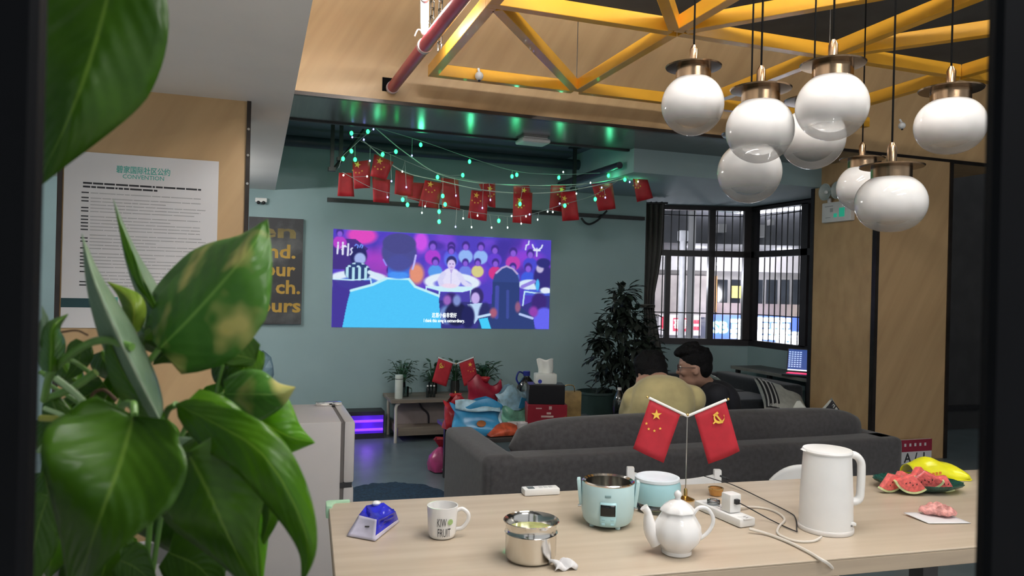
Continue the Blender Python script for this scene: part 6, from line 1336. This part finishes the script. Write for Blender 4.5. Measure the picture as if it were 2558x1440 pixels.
for s in (-1, 1):
    sd = Vector((0, 0, 1)).cross(fB); hip = pel + sd * 0.09 * s; kn = hip + fwd * 0.36 + sd * 0.05 * s - rgt * 0.12; kn.z = 0.47; an = kn + fwd * 0.05; an.z = 0.09; to = an + fwd * 0.16; to.z = 0.05
    legs.append([(hip, 0.088), (kn, 0.057), (an, 0.042), (to, 0.036)]); limb(mb, legs[-1])
man2 = remesh(mb, 'person', skin, None, 0.0075, 3, loc=base); tag(man2, 'person in black with glasses sitting in profile behind the sofa', 'person'); eyes(man2, L, R, base)
bkm = mat('black t shirt', (0.008, 0.009, 0.014), rough=0.85, var=0.2, scale=10)
sh = MB(); cap(sh, neck + Vector((0, 0, -0.03)) - fB * 0.01, 0.072, ch, 0.142); cap(sh, ch - fB * 0.02, 0.150, pel, 0.155); cap(sh, ch + fB * 0.03, 0.13, pel, 0.14)
limb(sh, [(neck + Vector((0, 0, -0.04)), 0.066), (shN, 0.078), (shN.lerp(elN, .62), 0.060)]); limb(sh, [(neck + Vector((0, 0, -0.04)), 0.066), (shF, 0.078), (shF.lerp(elF, .62), 0.060)])
remesh(sh, 'shirt', bkm, man2, 0.010, 5)
tr_ = MB(); [limb(tr_, [(a, r_ + 0.012) for a, r_ in lg[:3]]) for lg in legs]; tr_.sph(pel, (0.15, 0.15, 0.11), 16, 10); remesh(tr_, 'trousers', MATS['dark grey trousers'], man2, 0.012, 4)
for lg in legs: shoe = MB(); shoe.sph((lg[2][0] + lg[3][0]) / 2 + Vector((0, 0.01, -0.035)), (0.06, 0.12, 0.045), 14, 10); shoe.v = [(p[0], p[1], max(p[2], 0.002)) for p in shoe.v]; shoe.build('shoe', blackm, man2, world=True)
hr = MB(); hr.sph(L(-0.018, 0, 0.060), (0.100, 0.086, 0.088), 20, 14, R); hr.sph(L(-0.050, 0, 0.01), (0.062, 0.076, 0.075), 16, 12, R); hr.sph(L(0.035, 0, 0.115), (0.075, 0.072, 0.038), 16, 10, R); hr.sph(L(0.085, 0, 0.105), (0.034, 0.055, 0.026), 12, 8, R)
for i in range(46):
    a = rr.uniform(0, 6.28); e = rr.uniform(0.45, 1.4); d = Vector((math.cos(a) * math.cos(e), math.sin(a) * math.cos(e), math.sin(e))); hr.sph(L(-0.002 + d.x * 0.10, d.y * 0.08, 0.065 + d.z * 0.095), 0.016, 8, 6)
remesh(hr, 'hair', hairm, man2, 0.006, 2)
gl = MB()
for s in (-1, 1):
    ring = [L(0.099, s * 0.033 + 0.024 * math.cos(a), 0.016 + 0.019 * math.sin(a)) for a in [2 * math.pi * k / 16 for k in range(16)]]; gl.tube(ring, 0.0022, 6, closed=True)
    gl.tube([L(0.098, s * 0.056, 0.02), L(0.05, s * 0.086, 0.018), L(-0.01, s * 0.09, 0.014)], 0.0022, 6)
gl.tube([L(0.1, -0.01, 0.02), L(0.104, 0, 0.022), L(0.1, 0.01, 0.02)], 0.002, 6); gl.build('glasses', mat('dark brown glasses frame', (0.04, 0.018, 0.014), rough=0.3), man2, world=True)
# ------------------------------------------------------------------ shelf partition we look through
def upright(u_edge, side, t, w, d, name, label):
    p = P(u_edge, 720, t=t); o = MB().box((0, 0, 1.73), (w, d, 3.46), None).build(name, framem, None, smooth=False, bevel=0.003, seg=1)
    c = p + rgt * (w / 2 * side); o.location = (c.x, c.y, 0); o.rotation_euler = (0, 0, -YAW); o['kind'] = 'structure'; o['label'] = label; return o
ul = upright(92, -1, 0.36, 0.10, 0.012, 'trim_3', 'near black shelf upright at the left'); ur = upright(2462, 1, 0.40, 0.12, 0.012, 'trim_4', 'near black shelf upright at the right')
# planter shelf between the uprights, below the view
sc = P(600, 720, t=0.56); shf = MB().box((0, 0, 0), (1.0, 0.30, 0.03)).build('trim_5', framem, None, smooth=False); c = P(900, 720, t=0.58); shf.location = (c.x, c.y, 0.90); shf.rotation_euler = (0, 0, -YAW); shf['kind'] = 'structure'; shf['label'] = 'shelf board carrying the planter'
# ------------------------------------------------------------------ pothos
def leaf_mat(name, c1, c2, vari=None, rough=0.3, pale=False):
    m = bpy.data.materials.new(name); m.use_nodes = True; nt = m.node_tree; b = nt.nodes['Principled BSDF']
    uvn = nt.nodes.new('ShaderNodeUVMap'); sp = nt.nodes.new('ShaderNodeSeparateXYZ'); nt.links.new(uvn.outputs[0], sp.inputs[0])
    tc = nt.nodes.new('ShaderNodeTexCoord'); nz = nt.nodes.new('ShaderNodeTexNoise'); nz.inputs['Scale'].default_value = 30; nz.inputs['Detail'].default_value = 4; nt.links.new(tc.outputs['Object'], nz.inputs['Vector'])
    rp = nt.nodes.new('ShaderNodeValToRGB'); rp.color_ramp.elements[0].position = 0.35; rp.color_ramp.elements[1].position = 0.7; rp.color_ramp.elements[0].color = (*c1, 1); rp.color_ramp.elements[1].color = (*c2, 1); nt.links.new(nz.outputs['Fac'], rp.inputs[0]); col = rp.outputs[0]
    # side veins: phase = s*14 - |v|*5
    ab = nt.nodes.new('ShaderNodeMath'); ab.operation = 'ABSOLUTE'; nt.links.new(sp.outputs['Y'], ab.inputs[0])
    m1 = nt.nodes.new('ShaderNodeMath'); m1.operation = 'MULTIPLY_ADD'; m1.inputs[1].default_value = 62.0; nt.links.new(sp.outputs['X'], m1.inputs[0])
    m2 = nt.nodes.new('ShaderNodeMath'); m2.operation = 'MULTIPLY'; m2.inputs[1].default_value = -20.0; nt.links.new(ab.outputs[0], m2.inputs[0]); nt.links.new(m2.outputs[0], m1.inputs[2])
    sn = nt.nodes.new('ShaderNodeMath'); sn.operation = 'SINE'; nt.links.new(m1.outputs[0], sn.inputs[0])
    md = nt.nodes.new('ShaderNodeMapRange'); md.inputs[1].default_value = 0.0; md.inputs[2].default_value = 0.05; md.inputs[3].default_value = 1.0; md.inputs[4].default_value = 0.0; nt.links.new(ab.outputs[0], md.inputs[0])
    mx0 = nt.nodes.new('ShaderNodeMixRGB'); nt.links.new(md.outputs[0], mx0.inputs[0]); nt.links.new(col, mx0.inputs[1]); mx0.inputs[2].default_value = (min(1, c2[0] * 1.9 + .03), min(1, c2[1] * 1.5 + .03), c2[2] * 1.6 + .02, 1); col = mx0.outputs[0]
    if vari:
        n2 = nt.nodes.new('ShaderNodeTexNoise'); n2.inputs['Scale'].default_value = 22; mp = nt.nodes.new('ShaderNodeMapping'); nt.links.new(tc.outputs['Object'], mp.inputs[0]); nt.links.new(mp.outputs[0], n2.inputs['Vector'])
        r2 = nt.nodes.new('ShaderNodeValToRGB'); r2.color_ramp.elements[0].position = 0.54; r2.color_ramp.elements[1].position = 0.70; nt.links.new(n2.outputs['Fac'], r2.inputs[0])
        mx = nt.nodes.new('ShaderNodeMixRGB'); nt.links.new(r2.outputs[0], mx.inputs[0]); nt.links.new(col, mx.inputs[1]); mx.inputs[2].default_value = (*vari, 1); col = mx.outputs[0]
    nt.links.new(col, b.inputs['Base Color']); b.inputs['Roughness'].default_value = rough; b.inputs['Specular IOR Level'].default_value = 0.32
    bp = nt.nodes.new('ShaderNodeBump'); bp.inputs['Strength'].default_value = 0.10; bp.inputs['Distance'].default_value = 0.002; nt.links.new(sn.outputs[0], bp.inputs['Height']); nt.links.new(bp.outputs[0], b.inputs['Normal'])
    tl = nt.nodes.new('ShaderNodeBsdfTranslucent'); nt.links.new(col, tl.inputs[0]); ms = nt.nodes.new('ShaderNodeMixShader'); ms.inputs[0].default_value = 0.30; nt.links.new(b.outputs[0], ms.inputs[1]); nt.links.new(tl.outputs[0], ms.inputs[2]); nt.links.new(ms.outputs[0], nt.nodes['Material Output'].inputs[0])
    return m
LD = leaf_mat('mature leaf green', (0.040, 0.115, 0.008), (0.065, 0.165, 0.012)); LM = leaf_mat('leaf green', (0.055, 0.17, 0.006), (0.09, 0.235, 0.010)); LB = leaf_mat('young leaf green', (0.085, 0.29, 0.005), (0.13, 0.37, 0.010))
LV = leaf_mat('variegated leaf', (0.07, 0.22, 0.03), (0.12, 0.30, 0.05), (0.62, 0.58, 0.20)); LP = leaf_mat('pale leaf underside', (0.20, 0.31, 0.19), (0.28, 0.40, 0.26), None, 0.4)
LY = leaf_mat('yellow green leaf', (0.20, 0.36, 0.03), (0.32, 0.44, 0.06), (0.6, 0.55, 0.12))
pp0 = P(350, 1400, t=0.62)
poth = thing('pothos_plant', 'large leafy pothos close to the viewer at the left', 'plant', loc=(pp0.x, pp0.y, 0.916))
def wprof(s, heart):
    s = min(1.0, s); k = 0.60 if heart else 0.72; w = max(0.0, math.sin(math.pi * s ** k)) ** (0.72 if heart else 0.8)
    if s > 0.45:
        q = (s - 0.45) / 0.55; w *= 1 - 0.62 * q ** 1.3                  # drawn-out tip
    return w
def leaf(pts, wl, wr, m, fold=0.0, curl=0.0, heart=True, nm='leaf', ns=26, nv=10, foldl=None):
    """pts: (u, v, t) along the midrib; wl/wr half-widths (px) left/right of the midrib; fold pushes the edges away in depth (m)"""
    mid = bez([Vector(p) for p in pts], ns); ns = len(mid) - 1; mb = MB(); uvs = []
    for i, q in enumerate(mid):
        s = i / ns; d = mid[min(i + 1, ns)] - mid[max(i - 1, 0)]; nx, ny = -d.y, d.x; ln = math.hypot(nx, ny) or 1; nx /= ln; ny /= ln; w = wprof(s, heart)
        for j in range(nv + 1):
            v = 2 * j / nv - 1; ww = (wr if v > 0 else wl) * w * abs(v); sg = 1 if v > 0 else -1
            # left of the direction of travel in image space is (+ny,-nx) flipped; keep sign so wl is image-left when travelling up
            u = q.x - nx * ww * sg * -1; vv = q.y - ny * ww * sg * -1
            back = 0.0
            if heart and s < 0.10: u -= d.x / (math.hypot(d.x, d.y) or 1) * ww * 0.5 * (1 - s / 0.10) * abs(v); vv -= d.y / (math.hypot(d.x, d.y) or 1) * ww * 0.5 * (1 - s / 0.10) * abs(v)
            tt = q.z + (foldl if (foldl is not None and v < 0) else fold) * abs(v) ** 1.3 * w + curl * math.sin(7 * s + 2 * v) * 0.004 + 0.0015 * math.sin(26 * s - 8 * abs(v)) * abs(v) * w
            mb.v.append(tuple(P(u, vv, t=tt))); uvs.append((s, v))
    for i in range(ns):
        for j in range(nv): k = i * (nv + 1) + j; mb.f.append((k, k + 1, k + nv + 2, k + nv + 1))
    o = mb.build(nm, m, poth, world=True, ang=180)
    ul_ = o.data.uv_layers.new(name='UVMap')
    for lp_ in o.data.loops: ul_.data[lp_.index].uv = uvs[lp_.vertex_index]
    md = o.modifiers.new('solid', 'SOLIDIFY'); md.thickness = 0.0006; md.offset = 0
    return o
stemm = mat('green stem', (0.12, 0.26, 0.05), rough=0.4, var=0.2, scale=30); stemd = mat('brown dry stem', (0.10, 0.05, 0.02), rough=0.6, var=0.2, scale=30); stemp = mat('pale green stem', (0.30, 0.45, 0.22), rough=0.4, var=0.2, scale=30)
def stem(pts, r, m=None, nm='stem'): return MB().tube(bez([P(u, v, t=t) for u, v, t in pts], 24), r, 8).build(nm, m or stemm, poth, world=True)
# top left dark leaf hanging down
leaf([(300, -130, 0.52), (235, 120, 0.50), (170, 300, 0.50), (85, 478, 0.52)], 175, 175, LD, 0.02, 1.0)
leaf([(40, -120, 0.60), (120, 0, 0.60), (175, 60, 0.60), (205, 30, 0.61)], 60, 60, LP, 0.02)
stem([(300, -130, 0.52), (320, -200, 0.53), (200, -320, 0.56), (60, -420, 0.6)], 0.0022)
# variegated leaf with the tip up
leaf([(398, 872, 0.62), (480, 790, 0.60), (570, 690, 0.60), (628, 620, 0.61), (668, 548, 0.63)], 118, 150, LV, -0.004, 1.0, foldl=0.075)
leaf([(640, 900, 0.66), (560, 880, 0.64), (480, 850, 0.64), (420, 815, 0.65)], 30, 70, LD, 0.0)
# upright narrow folded leaves
leaf([(400, 1050, 0.56), (348, 950, 0.56), (285, 820, 0.57), (235, 700, 0.58), (205, 585, 0.60)], 46, 46, LP, 0.05, 0.5, heart=False)
leaf([(410, 1058, 0.565), (330, 965, 0.58), (285, 880, 0.585), (270, 830, 0.59)], 42, 26, LM, 0.03)
leaf([(415, 850, 0.66), (385, 760, 0.66), (330, 640, 0.67), (283, 498, 0.69)], 30, 26, LP, 0.05, heart=False)
leaf([(405, 800, 0.655), (345, 700, 0.655), (310, 600, 0.665), (287, 520, 0.67)], 10, 14, LM, 0.0, heart=False)
leaf([(330, 830, 0.63), (335, 770, 0.62), (310, 735, 0.63), (268, 704, 0.64)], 30, 30, LY, 0.01)
leaf([(398, 880, 0.645), (360, 820, 0.65), (345, 780, 0.65)], 22, 60, LP, 0.03)
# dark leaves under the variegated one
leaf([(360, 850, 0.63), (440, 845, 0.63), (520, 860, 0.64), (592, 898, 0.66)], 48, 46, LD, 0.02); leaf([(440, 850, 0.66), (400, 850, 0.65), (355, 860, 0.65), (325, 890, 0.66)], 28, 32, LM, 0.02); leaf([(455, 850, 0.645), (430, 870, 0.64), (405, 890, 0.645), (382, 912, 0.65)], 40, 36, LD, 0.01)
# big foreground leaf bottom left
leaf([(335, 1040, 0.50), (300, 1160, 0.47), (245, 1310, 0.46), (175, 1520, 0.49)], 165, 205, LD, -0.008, 1.0, ns=30, nv=14)
leaf([(470, 1130, 0.54), (520, 1230, 0.54), (570, 1340, 0.55), (650, 1500, 0.58)], 150, 130, LD, 0.02, 1.0)
# arching long leaf at the right
leaf([(440, 1010, 0.58), (540, 1060, 0.54), (650, 1130, 0.52), (730, 1250, 0.52), (770, 1370, 0.53), (752, 1470, 0.55)], 62, 78, LM, 0.012, 0.6, heart=False, ns=32)
leaf([(470, 1000, 0.60), (560, 1080, 0.585), (640, 1170, 0.58), (690, 1260, 0.59)], 70, 60, LM, 0.02)
# bright leaves right
leaf([(560, 985, 0.66), (630, 985, 0.64), (690, 985, 0.64), (738, 968, 0.65)], 62, 70, LV, 0.02); leaf([(590, 1000, 0.68), (650, 1050, 0.665), (720, 1090, 0.665), (787, 1107, 0.68)], 90, 88, LB, 0.02)
leaf([(640, 870, 0.70), (615, 910, 0.69), (590, 955, 0.69), (575, 1000, 0.70)], 42, 46, LM, 0.02); leaf([(560, 880, 0.72), (575, 930, 0.70), (580, 970, 0.70), (560, 1010, 0.71)], 30, 46, LD, 0.02); leaf([(520, 1005, 0.72), (540, 980, 0.72), (560, 950, 0.72)], 30, 24, LB, 0.0)
leaf([(640, 1180, 0.63), (668, 1240, 0.62), (672, 1300, 0.62), (640, 1400, 0.64)], 36, 26, LM, 0.01, heart=False); leaf([(610, 1200, 0.64), (640, 1300, 0.63), (650, 1380, 0.63), (655, 1480, 0.64)], 26, 30, LB, 0.01, heart=False)
leaf([(430, 1110, 0.62), (480, 1125, 0.61), (520, 1125, 0.61), (548, 1122, 0.62)], 30, 26, LP, 0.01); leaf([(440, 1150, 0.57), (480, 1190, 0.56), (520, 1215, 0.56), (562, 1240, 0.57)], 40, 44, LP, 0.02)
leaf([(450, 1160, 0.60), (520, 1160, 0.60), (580, 1180, 0.60), (640, 1230, 0.61)], 70, 80, LD, 0.02); leaf([(410, 1075, 0.64), (430, 1090, 0.64), (448, 1130, 0.65)], 20, 26, LB, 0.0)
# left cup shaped leaf and inner tangle
leaf([(125, 930, 0.60), (128, 870, 0.60), (132, 820, 0.60), (170, 785, 0.62)], 34, 36, LM, 0.03); leaf([(120, 900, 0.62), (108, 840, 0.62), (112, 800, 0.62), (105, 765, 0.63)], 16, 18, LP, 0.0)
leaf([(180, 900, 0.68), (200, 880, 0.68), (190, 920, 0.68), (150, 960, 0.69)], 34, 30, LD, 0.0); leaf([(260, 960, 0.70), (225, 985, 0.70), (180, 1010, 0.70), (140, 1060, 0.71)], 36, 40, LD, 0.01)
leaf([(130, 1000, 0.66), (150, 1060, 0.66), (130, 1120, 0.66), (100, 1200, 0.67)], 40, 44, LD, 0.01); leaf([(250, 1020, 0.72), (290, 960, 0.72), (310, 930, 0.72), (300, 900, 0.72)], 30, 26, LM, 0.0); leaf([(120, 1240, 0.56), (95, 1320, 0.56), (80, 1420, 0.56), (70, 1500, 0.57)], 60, 60, LD, 0.0)
leaf([(200, 1010, 0.74), (160, 1080, 0.74), (130, 1150, 0.74)], 60, 60, LD, 0.0); leaf([(300, 1400, 0.62), (340, 1420, 0.62), (400, 1470, 0.62)], 60, 60, LD, 0.0); leaf([(420, 1380, 0.66), (500, 1420, 0.66), (560, 1500, 0.66)], 90, 80, LD, 0.0)
stem([(330, 868, 0.57), (260, 850, 0.58), (200, 870, 0.60), (130, 930, 0.62), (110, 1000, 0.64)], 0.0032); stem([(140, 945, 0.62), (190, 985, 0.62), (230, 1030, 0.62)], 0.0028, stemp); stem([(110, 1020, 0.63), (170, 1045, 0.63), (215, 1080, 0.63)], 0.002, stemp)
stem([(360, 890, 0.66), (355, 960, 0.66), (360, 1060, 0.66)], 0.0018); stem([(240, 930, 0.66), (180, 970, 0.66), (110, 1000, 0.67)], 0.0036); stem([(145, 832, 0.70), (190, 826, 0.70), (220, 838, 0.70)], 0.001, stemd, 'aerial_root'); stem([(225, 1020, 0.69), (232, 985, 0.69), (260, 975, 0.69), (290, 1000, 0.69)], 0.0016, stemd, 'aerial_root')
stem([(100, 1045, 0.64), (180, 1048, 0.64), (240, 1050, 0.64)], 0.0028, mat('yellow green stem', (0.28, 0.30, 0.05), rough=0.5)); stem([(398, 872, 0.62), (360, 920, 0.62), (300, 1010, 0.63), (280, 1200, 0.65), (330, 1500, 0.66)], 0.0026); stem([(440, 1010, 0.58), (410, 1050, 0.60), (380, 1250, 0.64), (360, 1500, 0.66)], 0.0026)
stem([(560, 985, 0.66), (480, 1040, 0.66), (420, 1200, 0.66), (370, 1500, 0.66)], 0.0024); stem([(560, 900, 0.7), (545, 960, 0.7), (538, 1010, 0.7)], 0.0018); stem([(110, 940, 0.66), (170, 900, 0.66), (230, 935, 0.67)], 0.002); stem([(335, 1040, 0.50), (330, 1010, 0.52), (300, 1060, 0.6), (330, 1400, 0.66)], 0.0026)
for (u0, v0, u1, v1, t) in [(100, 930, 210, 1000, .68), (120, 960, 250, 1060, .7), (110, 1080, 210, 1120, .7), (150, 1100, 300, 1040, .72), (95, 1130, 200, 1010, .69), (210, 1120, 260, 1000, .71)]: stem([(u0, v0, t), ((u0 + u1) / 2, (v0 + v1) / 2 - 10, t), (u1, v1, t)], 0.002, stemp if u0 % 20 else stemm)
# inner, shaded leaves of the bush
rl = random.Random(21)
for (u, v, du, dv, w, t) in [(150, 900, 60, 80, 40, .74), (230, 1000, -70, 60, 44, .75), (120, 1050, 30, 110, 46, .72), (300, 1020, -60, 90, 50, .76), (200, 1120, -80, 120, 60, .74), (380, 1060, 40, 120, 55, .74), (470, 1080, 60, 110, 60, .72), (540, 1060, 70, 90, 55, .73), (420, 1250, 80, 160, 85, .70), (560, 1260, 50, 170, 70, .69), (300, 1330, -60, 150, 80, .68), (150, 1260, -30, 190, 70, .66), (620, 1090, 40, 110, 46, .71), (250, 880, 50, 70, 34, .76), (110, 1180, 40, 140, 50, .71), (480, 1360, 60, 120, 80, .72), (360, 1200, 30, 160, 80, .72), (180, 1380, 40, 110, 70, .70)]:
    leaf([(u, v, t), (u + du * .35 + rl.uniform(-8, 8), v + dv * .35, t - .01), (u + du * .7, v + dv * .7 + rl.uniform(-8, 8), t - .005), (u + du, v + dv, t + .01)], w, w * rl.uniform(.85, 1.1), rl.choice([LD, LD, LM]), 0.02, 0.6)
# planter
pc_ = P(360, 1440, t=0.68)
MB().lathe([(0.075, 0.0), (0.08, 0.004), (0.10, 0.20), (0.105, 0.21), (0.095, 0.21), (0.09, 0.19), (0.001, 0.18)], 28, c=(pc_.x, pc_.y, 0.916)).build('planter', mat('grey planter', (0.25, 0.25, 0.25), rough=0.6), poth, world=True)
